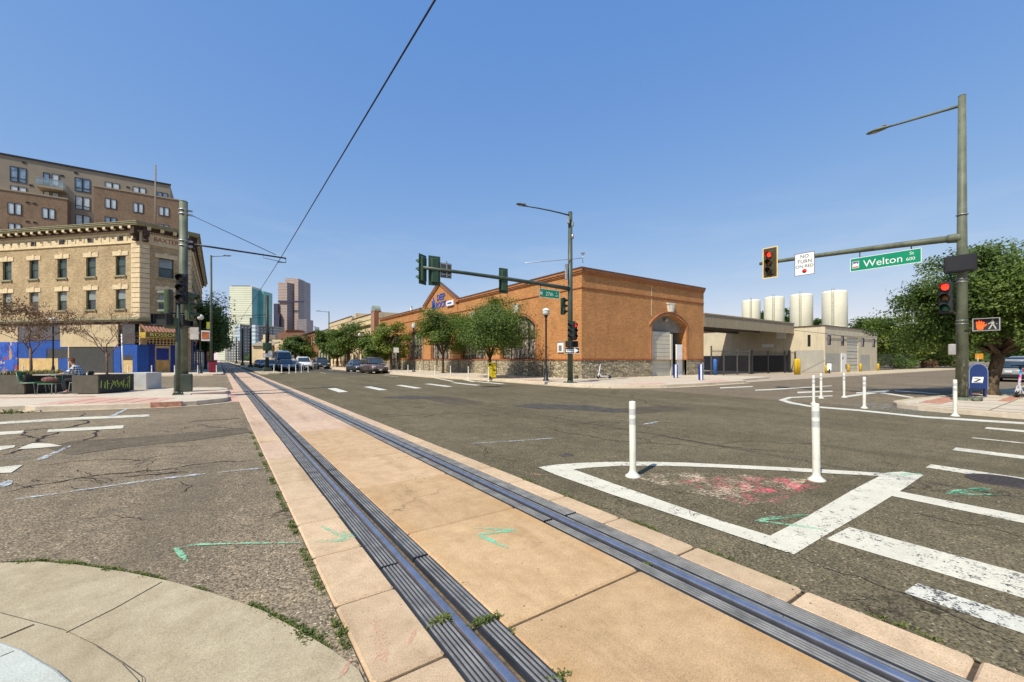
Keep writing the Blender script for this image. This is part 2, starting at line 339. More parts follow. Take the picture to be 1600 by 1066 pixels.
def polew():
    t=NT('weathered_green_paint'); P=t.tc.outputs['Object']; c=t.mix(t.ramp(t.noise(2.5,5),.3,.7),(.085,.10,.062),(.17,.185,.125)); v=t.mapv(P,(3,3,.2)); c=t.mix(t.mul(t.ramp(t.noise(1.6,5,vec=v),.5,.7),.5),c,(.06,.065,.045))
    v2=t.mapv(P,(9,9,3.2)); s=t.n('SeparateXYZ'); t.t.links.new(P,s.inputs[0]); pe=t.mul(t.ramp(t.noise(1.5,6,.7,v2),.56,.6),t.ramp(s.outputs['Z'],1.9,.5)); c=t.mix(pe,c,(.36,.36,.29)); c=t.mix(t.mul(t.ramp(t.noise(2.2,5,.7,v2),.62,.66),.7),c,(.05,.04,.03)); t.bump(pe,.3,.004); return t.out(c,.55,0,.35)
POLEW=polew()
BLACKP=M('black_paint',(.018,.018,.02),.45,var=.2,spec=.4)
HOUSO=M('signal_olive_housing',(.075,.10,.05),.5,var=.25,spec=.4)
HOUS=M('signal_green_housing',(.038,.082,.042),.5,var=.25,spec=.4)
HOUSB=M('signal_bronze_housing',(.07,.052,.022),.5,var=.25,spec=.4)
HOUSK=M('signal_black_housing',(.022,.024,.024),.5,var=.25,spec=.4)
GALV=M('galvanised',(.42,.43,.43),.4,metal=.6,var=.2)
ALU=M('sign_back',(.42,.40,.37),.5,metal=.3,var=.25)
LRED=glow('lens_red_lit',(1,.03,.015),1.6); LRED2=glow('lens_red_dim',(.9,.02,.02),.8)
LAMB=M('lens_amber',(.20,.09,.012),.25,var=.2,spec=.6); LGRN=M('lens_green',(.012,.13,.06),.25,var=.2,spec=.6); LDRK=M('lens_dark',(.05,.04,.035),.3,var=.2,spec=.6)
HANDM=glow('hand_lit',(1,.075,.012),.85); WALKM=M('walk_unlit',(.42,.42,.36),.6)
YREF=M('yellow_reflective',(.80,.60,.24),.5)
SGRN=M('sign_green',(.005,.26,.13),.4,var=.06); SWHT=M('sign_white',(.82,.83,.80),.45,var=.04); SBLK=M('sign_black',(.02,.02,.02),.5); SRED=M('sign_red',(.62,.02,.02),.45); SBLU=M('sign_blue',(.03,.11,.45),.45); SPUR=M('emblem_purple',(.16,.10,.30),.45)
def barkm(name,a,b):
    t=NT(name); v=t.mapv(t.tc.outputs['Object'],(9,9,1.6)); n=t.noise(2.2,6,.7,v,.6); c=t.mix(t.ramp(n,.36,.62),b,a); t.bump(n,1.,.05); return t.out(c,.95,0,.1)
WOOD=barkm('bark',(.21,.155,.10),(.055,.04,.028)); BARKD=M('dark_bark',(.07,.05,.036),.95,var=.3,scale=9,bump=.6,bs=25)
BLUEB=M('usps_blue',(.012,.036,.15),.4,var=.12,spec=.4)
BLUEP=M('blue_panel',(.016,.07,.29),.6,var=.2,streak=.35); BLUED=M('navy_panel',(.012,.028,.19),.55,var=.15)
GRASS=leafm('weed_leaf',(.075,.11,.025),(.20,.22,.07),.25)
# ================================================================ ground
g=MB(); 
rad=[0,60,200,800,3500]
g.quad((-3500,-600,0),(.557,-600,0),(.557,4000,0),(-3500,4000,0)); g.quad((3.03,-600,0),(3500,-600,0),(3500,4000,0),(3.03,4000,0)); g.quad((.557,-600,-.12),(3.03,-600,-.12),(3.03,600,-.12),(.557,600,-.12)); g.quad((.557,600,0),(3.03,600,0),(3.03,4000,0),(.557,4000,0)); g.quad((.557,-600,.002),(3.03,-600,.002),(3.03,-6,.002),(.557,-6,.002)); struct('ground',g,ASPW)
# Welton St carriageway (dark asphalt) and 27th St to the right (lighter)
s=MB(); z=.004
s.poly([(3.02,-14,z),(16.3,-14,z),(16.3,4,z),(17,12.9,z),(16.2,15.2,z),(15.9,16.8,z),(15.8,24,z),(14.5,32,z),(14.4,600,z),(3.02,600,z)]); struct('road_welton',s,ASPH)
s=MB(); s.poly([(16.4,2.2,z),(120,2.2,z),(120,13.5,z),(17.5,13.5,z),(17,12.9,z)]); struct('road_cross_street',s,ASPR)
# ---- track bed : concrete slabs with open dirty joints
s=MB(); [s.box(a_,c_,-6,42,-.1,-.006) for a_,c_ in ((.557,.93),(1.28,2.4),(2.795,3.045))]; struct('track_joint_bed',s,DIRT)
def slabs(name,x0,x1,ys,z0=.012,ms=(SLAB,SLABM,SLABP)):
    b=MB(); q=random.Random(3)
    for a,c in zip(ys,ys[1:]):
        dz=q.uniform(-.002,.002); b.mi=min(2,max(0,int((a+q.uniform(-1.5,1.5))/4)))
        b.bbox(x0+q.uniform(0,.006),x1-q.uniform(0,.006),a+.011,c-.011,-.06,z0+dz,.012)
    struct(name,b,list(ms))
yj=[1.15+.76*k for k in range(-10,60)]; yc=[1.9+1.5*k for k in range(-5,31)]
slabs('track_slab_edge',.56,.925,[-5.55+.745*k for k in range(0,64)],ms=(SLABE,SLABE,SLABP))
slabs('track_slab_edge',2.80,3.05,[-5.57+.745*k for k in range(0,64)],ms=(SLABE,SLABE,SLABP))
slabs('track_slab',1.285,2.395,[-5.6+1.5*k for k in range(0,32)])
s=MB()
for a,c in ((.56,.925),(1.285,2.395),(2.80,3.05)): s.box(a,c,42,600,-.05,.01)
struct('track_slab_far',s,SLABP)
def ridges(b,x0,x1,n,y0,y1,z0,zr):
    b.box(x0,x1,y0,y1,-.05,z0,0); w=(x1-x0)
    for i in range(n):
        c=x0+w*(i+.75)/(n+.5); b.loft([[(c-.0075,y,z0-.001),(c-.004,y,z0+zr),(c+.004,y,z0+zr),(c+.0075,y,z0-.001)] for y in (y0,y1)],m=1)
ty=[-6+2.98*k for k in range(0,16)]
tt=thing('tram_track','embedded steel tram rails between ribbed black rubber panels','track',(1.82,2,0))
for x0,x1,n in ((.925,1.058,5),(1.168,1.285,4),(2.395,2.50,4),(2.652,2.80,6)):
    b=MB()
    for a,c in zip(ty,ty[1:]): ridges(b,x0,x1,n,a+.012+rnd.uniform(0,.01),c-.012,.012+rnd.uniform(-.001,.002),.005)
    b.box(x0,x1,39,600,-.05,.012,0); obj('rubber_panel',b,[RUBB,RUBL],tt,world=True)
def railp(x0,x1,side):
    b=MB(); prof=[(x0,-.05),(x0,.008),(x0+.006,.015),(x0+.02,.0175),(x1-.02,.0175),(x1-.006,.015),(x1,.008),(x1,-.05)]
    b.smooth=True; b.loft([[(x,y,z) for x,z in prof] for y in [-6+2.5*k for k in range(20)]+[60,120,300,600]],m=0,cap=False); b.smooth=False
    b.box(x0-.012 if side<0 else x1,x0 if side<0 else x1+.03,-6,600,-.05,.006,1); obj('rail',b,[RAIL,RUST if side<0 else RUBL],tt,world=True)
railp(1.068,1.124,-1); railp(2.556,2.618,1)
b=MB(); b.box(1.11,1.18,-6,600,-.09,-.026); obj('flangeway',b,M('groove_grit',(.17,.125,.075),.95,var=.5,scale=30),tt,world=True); b=MB(); b.box(2.48,2.57,-6,600,-.11,-.055); obj('flangeway',b,M('groove_dark',(.03,.022,.016),.9,var=.4,scale=20),tt,world=True)
# ================================================================ pavements
def pave(name,pts,z1,m,z0=-.1): b=MB(); b.prism(pts,z0,z1); o=struct(name,b,m); bv=o.modifiers.new('bevel','BEVEL'); bv.width=.02; bv.segments=2; bv.limit_method='ANGLE'; return o
# near-left corner: concrete gutter apron, kerb ring and pale walk
def ring(pts): return [G(*p) for p in pts]
ap=ring([(0,882),(60,880),(120,885),(200,897),(270,912),(340,932),(410,957),(470,990),(520,1020),(560,1050)])
o_=[(.555,1.3),(.555,-6)]
APP=[(-6,7.5),(-2.6,5.4)]+ap+o_+[(-6,-6)]
b=MB(); b.prism(APP,-.08,.012); struct('corner_apron',b,CONC)
# inner rising step of the apron and the pale painted walk behind it
i1=[G(0,962,.012),G(50,975,.012),G(100,990,.012),G(150,1013,.012),G(190,1040,.012),G(215,1066,.012)]; i1=[(-2.4,4.75)]+i1+[(-.23,2.2),(-.2,.8),(-.2,-6)]
i2=[G(0,1003,.03),G(35,1015,.03),G(60,1030,.03),G(90,1047,.03),G(112,1066,.03)]; i2=[(-2.3,4.3)]+i2+[(-.47,2.2),(-.45,.8),(-.45,-6)]
b=MB(); b.prism(i1+[(-6,-6),(-6,6.6)],-.05,.022); struct('corner_ramp',b,CONC)
b=MB(); b.prism(i2+[(-6,-6),(-6,6)],-.05,.036); o=struct('corner_walk',b,PALE); bv=o.modifiers.new('bevel','BEVEL'); bv.width=.012; bv.segments=2
# joints cut in the apron
b=MB()
def strip(b,pts,w,z):
    for i in range(len(pts)-1):
        a,c=Vector((*pts[i],z)),Vector((*pts[i+1],z)); d=(c-a).normalized(); n=Vector((-d.y,d.x,0))*w/2; b.quad(a-n,c-n,c+n,a+n)
strip(b,[G(100,990,.014),G(180,950,.014),G(253,909,.014)],.010,.0135); b2=MB(); strip(b2,[G(0,998,.023),G(53,976,.023)],.014,.0245); strip(b2,[G(0,1026,.037),G(22,1017,.037)],.005,.0375)
strip(b2,[(-1.04,3.66),(-.86,3.44),(-.69,3.23),(-.53,2.98),(-.39,2.73),(-.29,2.54),(-.24,2.2),(-.21,.8)],.0025,.0245); struct('joint_line',b,DIRT); struct('joint_line',b2,DIRT)
# far right pavement along the brick depot
K=[(14.35,600),(14.35,60),(14.5,32),(15.1,28),(15.75,24),(15.82,17),(16.1,15.9),(16.8,15.0),(18,14.2),(19.4,13.6),(22.3,13.4),(27.5,13.5)]
pave('pavement_depot',K+[(29,14.6),(34.5,15.2),(34.5,21),(20.6,21.2),(20.6,600)],.15,WALK)
b=MB(); strip(b,[(x-.33,y-.1) for x,y in K],.7,.007); struct('gutter',b,KERB)
b=MB()   # scored joints on that pavement
for y in range(18,66,2): b.box(15.95 if y<26 else 14.8,20.3,y,y+.025,.1502,.153)
for k in range(6): b.box(18.5+2*k,18.53+2*k,14.4,20.9,.1502,.153)
struct('joint_line',b,DIRT)
pave('driveway_apron',[(27.5,13.5),(29,14.6),(34.5,15.2),(34.5,21),(35.5,40),(53.4,40),(53.4,18),(110,18),(110,13.6)],.03,ASPRC:=concrete('driveway_concrete',(.40,.33,.24),(.50,.42,.31),spots=.5))
pave('driveway_wing',[(52.5,13.62),(120,13.62),(120,17.95),(54,17.95)],.06,KERB)
b=MB(); b.prism([(17.6,14.6),(19.6,13.75),(20.6,14.6),(18.6,15.6)],.1,.155); struct('kerb_ramp',b,PINK)
b=MB(); b.prism([(23.6,13.55),(26.2,13.6),(26.4,14.6),(23.8,14.5)],.1,.155); struct('kerb_ramp',b,PINK)
b=MB(); b.prism([(15.95,22.2),(15.97,20.9),(18.2,20.4),(18.2,20.9)],.1,.155); struct('kerb_ramp',b,REDP)
# right corner pavement with mailbox
K2=[(16.15,-14),(16.15,.9),(16.3,2.2),(16.55,3.3),(16.95,3.85),(17.6,4.1),(19.5,4.0),(24,3.4),(30,2.75),(120,2.55)]
pave('pavement_corner',K2+[(120,-14)],.15,WALK)
b=MB(); strip(b,[(x+.09,y-.09) for x,y in K2],.19,.154); struct('kerb_top',b,KERB)
b=MB(); b.prism([(16.14,-8),(16.14,.86),(16.36,.86),(16.36,-8)],-.05,.158); struct('kerb_painted',b,REDP)
b=MB(); b.box(17.6,24.6,3.0,3.5,.1502,.155); b.box(20.3,25.4,1.95,2.2,.1502,.155); struct('brick_paving',b,REDP)
b=MB()
for x in (17.2,18.8,20.4,22): b.box(x,x+.02,-10,3.6,.1502,.154)
for y in (1.9,.4,-1.1): b.box(16.4,40,y,y+.02,.1502,.1545)
struct('joint_line',b,DIRT)
# left plaza island
L1=[(-30,19.6),(-4.6,18.0),(-4.3,17.5),(-1.35,16.75),(-.6,16.9),(.12,17.5),(.25,17.8),(.26,19.5),(-.9,19.9),(-.9,20.9),(.2,21.2),(.3,21.6),(.3,23.6),(.05,24.4),(-4,26.5),(-12,30.5),(-30,40)]
pave('pavement_plaza',L1,.15,WALK)
b=MB(); strip(b,[(x+(.1 if x>-1 else 0),y-.12) for x,y in L1[:7]],.24,.007); struct('gutter',b,KERB)
b=MB(); b.poly([(-.88,19.95,.12),(.55,19.5,.01),(.55,21.3,.01),(-.88,20.85,.12)]); b.poly([(.24,17.6,.008),(.56,17.3,.008),(.56,24.5,.008),(.3,24.5,.008)]); struct('kerb_ramp',b,PINK)
RA,RB=(-4.45,18.0),(-1.75,16.86)
b=MB(); b.prism([(-4.5,18.12),(-1.75,16.9),(-1.2,18.5),(-3.6,20.3)],.1,.156); struct('kerb_ramp',b,PINK)
b=MB()
for t in (.2,.42,.62,.83): 
    x=RA[0]+(RB[0]-RA[0])*t; y=RA[1]+(RB[1]-RA[1])*t+.1; strip(b,[(x,y),(x+.5,y+1.5)],.04,.159)
struct('joint_line',b,DIRT)
b=MB(); b.prism([(-1.72,16.74),(-.98,16.72),(-.95,16.9),(-1.7,17.0)],-.05,.158); struct('kerb_painted',b,REDP)
b=MB(); b.prism([(-6.4,22.2),(-3.6,20.9),(-3.7,20.6),(-6.5,21.9)],.1,.155); b.prism([(-1.6,22.4),(-.1,22.0),(-.1,21.7),(-1.6,22.1)],.1,.155); struct('brick_paving',b,REDP)
# far left pavement at the hotel
K3=[(.32,600),(.32,48.2),(.1,47.4),(-.5,46.9),(-3,47.5),(-8,49.4),(-15,52.6),(-42,78)]
pave('pavement_hotel',K3+[(-42,110),(-20,600)],.15,WALK)
b=MB(); strip(b,[(x+.1,y-.2) for x,y in K3[1:]],.4,.006); struct('gutter',b,KERB)
b=MB(); b.poly([(-1.9,46.4,.01),(.5,46.4,.01),(.5,48,.01),(-.2,47.1,.02),(-.6,46.85,.02)]); struct('kerb_ramp',b,PINK)
# median with overhead-line poles
pave('pavement_median',[(3.3,48.3),(3.9,47.5),(4.9,47.5),(5.4,48.3),(5.4,600),(3.3,600)],.12,CONC)
# ================================================================ road markings
def sheet(name,polys,z,m): 
    b=MB()
    for i,p in enumerate(polys): b.poly([(x,y,z+.0004*i) for x,y in p])
    return struct(name,b,m)
def pg(*pts): return [G(*p) for p in pts]
zm=.008
sheet('crosswalk_marking',[[(3.53,.77),(3.75,.75),(3.72,-2.5),(3.5,-2.5)]],zm,PWRN)
sheet('crosswalk_marking',[[(4.06,1.36),(4.52,1.34),(4.5,-2.5),(4.03,-2.5)],[(5.92,1.4),(6.2,1.4),(6.18,-2.5),(5.86,-2.5)],[(7.86,1.49),(8.16,1.49),(8.12,-2.5),(7.8,-2.5)],[(9.72,1.53),(10.06,1.54),(10.0,-2.5),(9.68,-2.5)],[(11.5,1.56),(11.62,1.56),(11.55,-2.5),(11.42,-2.5)],[(13.3,1.62),(13.66,1.62),(13.6,-2.5),(13.2,-2.5)],[(15.05,1.7),(15.3,1.7),(15.3,-2.5),(15.05,-2.5)]],zm,PWHT)
sheet('crosswalk_marking',[[(4.38+1.87*k,19.85+.22*k),(4.8+1.87*k,19.95+.22*k),(4.9+1.87*k,22.95+.3*k),(4.48+1.87*k,22.85+.3*k)] for k in range(6)],zm,PWHD)
sheet('lane_marking',[[(12.44,35),(12.56,35),(12.56,38.8),(12.44,38.8)]]+[[(x,y),(x+.12,y),(x+.12,y+3),(x,y+3)] for x in (9.2,12.4) for y in (48,60,72,84,96,110)],zm,PWHD)
sheet('lane_marking',[[(12.7,25.4),(13.0,25.4),(14.3,31.5),(14.1,31.6)],[(13.6,24.2),(14,24.2),(14.9,27.4),(14.6,27.5)]],zm,PWHD)
sheet('lane_marking',[pg((1125,607.3),(1176,604.8),(1176,603.6),(1125,605.8)),pg((1180,610.8),(1206,609.8),(1234,608),(1234,606.6),(1206,608.2),(1180,609.4)),pg((1206,609.6),(1300,603.6),(1300,602.8),(1206,608.3)),pg((1246,614.8),(1301,612.6),(1301,611),(1246,612.6)),pg((1322,621.5),(1392,611.4),(1386,609.6),(1316,619.8)),pg((1338,615.5),(1388,611.8),(1388,610.2),(1338,613.6)),pg((1374,614.6),(1424,622.4),(1430,621.6),(1380,613.2)),pg((1398,611.8),(1440,614.4),(1469,617.2),(1469,616),(1440,613.2),(1398,610.4))],zm,PWHD)
# curb-extension outline on the right
o1=[(1600,663.6),(1531.7,659.2),(1442.5,653.4),(1342.7,642.9),(1269,637),(1232.5,630.8),(1216,625.6),(1232,620.9),(1300.7,618.4)]
o2=[(1600,660.4),(1531.7,656.2),(1442.5,650.8),(1342.7,640.6),(1269,634.8),(1240,629.2),(1227,625.6),(1238,622.2),(1300.7,619.8)]
sheet('island_outline',[pg(o1[i],o1[i+1],o2[i+1],o2[i]) for i in range(len(o1)-1)],zm,PWHD)
# painted corner island in front
t1=[(840,731),(868,727),(900,724.6),(950,722.6),(1015,722.6),(1070,724),(1120,726.3),(1210,730.6),(1300,735.6),(1390,741)]; t2=[(895,734.4),(900,733.8),(925,731.4),(965,729),(1015,728.8),(1070,729.8),(1120,731.6),(1210,736),(1300,741.4),(1380,745.5)]
tri=[pg(t1[i],t1[i+1],t2[i+1],t2[i]) for i in range(len(t1)-1)]+[pg((840,731),(895,734.4),(1040,786),(1120,813.5),(1203,839),(1240,868.5),(1150,839.5),(1060,809),(955,774),(866,742.5))]
tri+=[]
sheet('island_outline',tri,zm,PWHT)
sheet('island_outline',[pg((1203,839),(1240,868.5),(1290,838),(1360,797),(1412,765),(1443,743.5),(1410,738),(1385,739.5),(1330,768),(1262,808))],zm+.001,PWHT)
sheet('painted_patch',[pg((985,744),(1040,740),(1110,740),(1190,744),(1262,750),(1240,770),(1215,784),(1165,790),(1110,778),(1050,765))],zm,CREAM)
sheet('painted_patch',[pg((1060,752),(1110,745),(1150,747),(1200,746),(1282,754),(1282,762),(1242,772),(1222,787),(1170,792),(1128,778))],zm+.002,PINKP)
def spray(name,px,w,m,z=.0095):
    b=MB(); q=random.Random(int(px[0][0]*7+px[0][1])); P=[Vector((*G(x,y),z)) for x,y in px]; F=[]
    for a,c in zip(P,P[1:]): n=max(3,int((c-a).length/.06)); F+=[a.lerp(c,i/n) for i in range(n)]
    F.append(P[-1]); n=len(F); L=[]; k=1.
    for i,p in enumerate(F):
        k=max(.55,min(1.3,k+q.uniform(-.18,.18))); d=(F[min(i+1,n-1)]-F[max(i-1,0)]).normalized(); s=Vector((-d.y,d.x,0))*w/2*k*min(1,.3+.35*i,.3+.35*(n-1-i)); L.append((p-s,p+s))
    for (a,b_),(c,d) in zip(L,L[1:]): b.quad(a,c,d,b_)
    return struct(name,b,m)
spray('spray_mark',[(1188,812),(1262,806),(1182,815),(1290,829)],.05,GREEN)
spray('spray_mark',[(1380,742),(1440,742)],.1,GREENF); spray('spray_mark',[(1478,770),(1545,764),(1480,773),(1570,774)],.07,GREENF)
spray('spray_mark',[(805,733),(822,741),(858,744),(862,737),(840,731)],.06,PEACH)
spray('chalk_line',[(0,784),(60,776.5),(150,763.5),(230,752),(300,743.5),(322,741)],.07,BLUEC); spray('chalk_line',[(338,739.5),(380,735),(415,732)],.06,BLUEC)
spray('spray_mark',[(293,880),(275,858),(300,853),(380,850.5),(474,849.5)],.045,GREEN)
spray('spray_mark',[(480,850),(545,846),(500,824)],.06,GREENF,.0165); spray('spray_mark',[(520,850),(548,843),(534,833)],.07,GREEN,.0167)
spray('spray_mark',[(740,828),(808,831),(746,838),(795,860)],.04,GREENF,.0165); spray('spray_mark',[(775,831),(808,831),(746,839),(790,858)],.03,GREEN,.0167)
spray('spray_mark',[(573,975),(592,975),(597,1030),(580,1066)],.05,PEACH,.0165); spray('spray_mark',[(650,985),(635,1020)],.04,PEACH,.0165); spray('spray_mark',[(548,1035),(530,1066)],.05,PEACH,.0165)
spray('chalk_line',[(60,720),(110,697)],.08,BLUEC); spray('chalk_line',[(0,717),(70,711)],.03,BLUEC); spray('chalk_line',[(0,763),(14,752)],.12,BLUEC); spray('chalk_line',[(170,653),(203,637)],.1,BLUEC)
spray('chalk_line',[(735,694),(800,690),(868,685)],.05,BLUEC); spray('chalk_line',[(1005,664),(1030,659)],.08,BLUEC)
sheet('crosswalk_marking',[pg((-60,667),(0,663.5),(120,656.5),(233,651.5),(234,648),(120,652.6),(0,660),(-60,663)),pg((-60,684),(0,680.5),(34,678),(38,673.5),(0,675.4),(-60,678)),pg((73,676),(130,673.3),(192,670),(194,665),(130,668.6),(76,672)),pg((-40,708),(0,704.5),(22,700),(24,696.5),(0,698),(-40,700)),pg((27,703),(60,701),(97,697.5),(78,694),(52,693),(38,697.5)),pg((-40,745),(0,740.5),(18,739.6),(36,727.3),(0,731),(-40,735))],zm,PWHT)
# black tar patches and stains lying on the road
sheet('tar_patch',[pg((872,712),(885,709),(897,710.5),(896,713),(880,714.5)),pg((800,635),(830,631),(920,634),(990,643),(960,645),(900,641),(840,639)),pg((460,577),(500,575),(560,583),(580,587),(540,584.5)),pg((590,622),(640,618),(690,622),(650,624))],zm-.001,M('tar',(.075,.067,.053),.85,var=.4,scale=4))
b=MB(); c=G(1570,753); b.lathe([(.33,0),(.33,.012),(.31,.014)],24,(c[0],c[1],0)); 
for i in range(-4,5):
    for j in range(-4,5):
        if i*i+j*j<17: b.cb(c[0]+i*.062,c[1]+j*.062,.013,.04,.04,.006)
tag(obj('manhole_cover',b,IRON),'round rusty iron manhole cover between the crosswalk bars','manhole cover')

# cracks in the asphalt: wandering dark strips that vary in width
TARC=M('crack_dark',(.028,.024,.019),.95,var=.3,scale=9)
def crack(b,pts,w,q,z):
    P=[Vector((*p,0)) for p in pts]
    for _ in range(4):
        N=[]
        for a,c in zip(P,P[1:]): d=c-a; N+=[a,(a+c)/2+Vector((-d.y,d.x,0))*q.uniform(-.16,.16)]
        P=N+[P[-1]]
    ws=[w*q.uniform(.25,1.3)*min(1,6*i/len(P)+.1,6*(len(P)-1-i)/len(P)+.1) for i in range(len(P))]
    L=[]
    for i,p in enumerate(P):
        d=(P[min(i+1,len(P)-1)]-P[max(i-1,0)]).normalized(); n=Vector((-d.y,d.x,0))*ws[i]/2; L.append((p-n+Vector((0,0,z)),p+n+Vector((0,0,z))))
    for (a,b_),(c,d) in zip(L,L[1:]): b.quad(a,c,d,b_)
q=random.Random(21); b=MB()
for px,w in (([(0,712),(30,704),(62,690),(95,672),(130,645)],.06),([(62,690),(40,676),(34,674),(58,671),(98,668)],.05),([(130,690),(150,678),(166,664)],.05),([(0,771),(60,758),(120,748),(190,740),(260,734),(340,722),(412,718)],.03),([(190,745),(240,742),(290,737)],.035),([(290,660),(330,657),(372,654),(388,653)],.05),([(300,664),(350,668),(384,672)],.03),([(60,728),(110,722),(180,718),(250,722)],.018),([(250,700),(310,697),(390,692)],.015),([(280,752),(300,760),(285,772)],.012),([(120,812),(180,806),(240,812)],.008),([(0,690),(40,684),(90,683)],.02)): crack(b,[G(*p) for p in px],w,q,.0055)
for px,w in (([(840,668),(880,676),(930,684),(985,690),(1040,694),(1110,703)],.03),([(1000,675),(1060,686),(1130,698),(1220,706)],.025),([(880,664),(930,660),(1010,660),(1090,664)],.03),([(560,648),(640,650),(720,646),(800,652)],.04),([(820,612),(880,617),(960,622),(1050,622),(1150,631)],.03),([(1110,696),(1180,690),(1260,694),(1340,690)],.02),([(1240,868),(1290,890),(1350,905),(1420,930),(1500,968),(1600,1010)],.014),([(1120,880),(1200,905),(1290,950),(1380,985)],.008),([(640,628),(700,634),(770,630)],.04),([(985,615),(1000,626),(1060,640)],.03),([(1410,800),(1470,812),(1540,824),(1600,842)],.012),([(730,690),(760,715),(820,722)],.015),([(900,780),(960,800),(1010,822)],.006)): crack(b,[G(*p) for p in px],w,q,.0062)
struct('road_crack',b,TARC)
b=MB()     # a mesh of fine cracks where the mix has crazed
for cx_,cy_,n_,r_ in ((960,668,16,1.0),(1010,690,16,.9),(900,640,10,1.3),(700,640,10,1.6),(130,740,14,.9),(210,735,10,.8),(330,668,10,1.2),(1330,930,8,.35),(1120,705,8,.6)):
    c=Vector(G(cx_,cy_))
    for _ in range(n_):
        p=c+Vector((q.gauss(0,r_),q.gauss(0,r_*.35))); a=q.uniform(-.6,.6)+(1.57 if q.random()<.3 else 0); l=q.uniform(.25,.8)*r_; crack(b,[tuple(p),(p.x+math.cos(a-.6)*l,p.y+math.sin(a-.6)*l)],.012*r_,q,.0066)
struct('road_crack',b,TARC)

sheet('tar_patch',[pg((72,700),(110,690),(200,684),(300,676),(385,668),(392,676),(300,689),(200,699),(110,712))],.005,asphalt('patch_asphalt',(.135,.112,.08),(.18,.15,.107),crack=.8,lo=.65,hi=1.4,scale=100,seed=5))
sheet('tar_patch',[[(9.2,7.4),(11.6,7.1),(11.8,8.3),(9.3,8.6)],[(6.2,12.4),(7.4,12.3),(7.5,15.6),(6.3,15.7)]],.0052,asphalt('patch_asphalt_dark',(.10,.086,.06),(.13,.11,.08),crack=.3,lo=.75,hi=1.3,scale=100,seed=7))

sheet('glass_grit',[pg((1310,632),(1360,630),(1430,634),(1490,645),(1488,649),(1430,648),(1340,638))],.0085,chalk('broken_glass',(.42,.58,.62),.36,sc=14,edge=5))
sheet('old_paint_trace',[pg((1240,880),(1280,884),(1340,900),(1350,910),(1290,905),(1245,892))],.0085,chalk('old_paint_trace',(.55,.48,.36),.3,sc=40,edge=8))
# ================================================================ weeds and trees
def blades(b,x,y,z,n,r,h,q):
    for _ in range(n):
        a=q.uniform(0,6.28); d=r*math.sqrt(q.random()); px,py=x+d*math.cos(a),y+d*math.sin(a); L=h*q.uniform(.45,1.1); t=q.uniform(0,6.28); k=q.uniform(.2,1.1)*L; w=q.uniform(.0012,.0032)*(1+h*8)
        ca,sa=math.cos(t),math.sin(t)
        p0=Vector((px,py,z)); p1=p0+Vector((ca*k*.45,sa*k*.45,L*.62)); p2=p0+Vector((ca*k,sa*k,L*.85)); n_=Vector((-sa,ca,0))*w
        b.add([p0-n_,p0+n_,p1+n_*1.6,p1-n_*1.6,p2],[(0,1,2,3),(3,2,4)])
def weedline(name,pts,dens,h,w,thr,seed):
    q=random.Random(seed); b=MB()
    for p,c in zip(pts,pts[1:]):
        L=math.dist(p,c); n=int(L*dens)
        for i in range(n):
            t=q.random(); s=math.sin(37*(p[0]+t*(c[0]-p[0]))+11*(p[1]+t*(c[1]-p[1])))+math.sin(7.3*(p[1]+t*(c[1]-p[1]))+5*(p[0]+t*(c[0]-p[0])))
            if s<thr: continue
            blades(b,p[0]+t*(c[0]-p[0])+q.gauss(0,w),p[1]+t*(c[1]-p[1])+q.gauss(0,w),.0,q.randint(6,14),.02,h*q.uniform(.35,1.2)*(.6+.4*s),q)
    return struct(name,b,GRASS,'stuff')
weedline('weeds',[(.535,1.7),(.53,3),(.525,5),(.52,7),(.52,10)],75,.02,.008,-.5,1)
weedline('weeds',[(p[0],p[1]+.015) for p in ap]+[(.47,2.32),(.5,2.15)],230,.018,.013,-.35,2)
weedline('weeds',[G(470,993),G(520,1022),G(565,1055),(.52,1.95)],330,.026,.02,-.6,5)
weedline('weeds',[(3.085,-1.5),(3.08,1),(3.08,3),(3.08,5)],90,.018,.012,-.35,3)
weedline('weeds',[(-4.9,17.4),(-4.1,17.15)],40,.16,.1,-2,4)
def tuft(px,py,rx,n,h,lab,seed):
    q=random.Random(seed); b=MB(); x,y=G(px,py)
    for i in range(n): blades(b,x+q.gauss(0,rx*.85),y+q.gauss(0,.013),.0,14,.016,h*.72*q.uniform(.4,1.1),q)
    tag(obj('weed_tuft',b,GRASS),lab,'weeds','weed tufts growing in the track gaps')
tuft(686,974,.042,60,.045,'green weed tuft across the left ribbed rubber panel beside the rail',1)
tuft(760,972,.045,70,.05,'largest green weed tuft between left rail and wide centre slab',2)
tuft(797,990,.014,16,.03,'small weed tuft at the end of the centre slab joint',3)
tuft(1004,885,.05,34,.025,'flat weed tuft in the gap beside the right rail',4)
tuft(875,1060,.03,20,.035,'weed tuft on inner rubber panel nearest the camera',5)
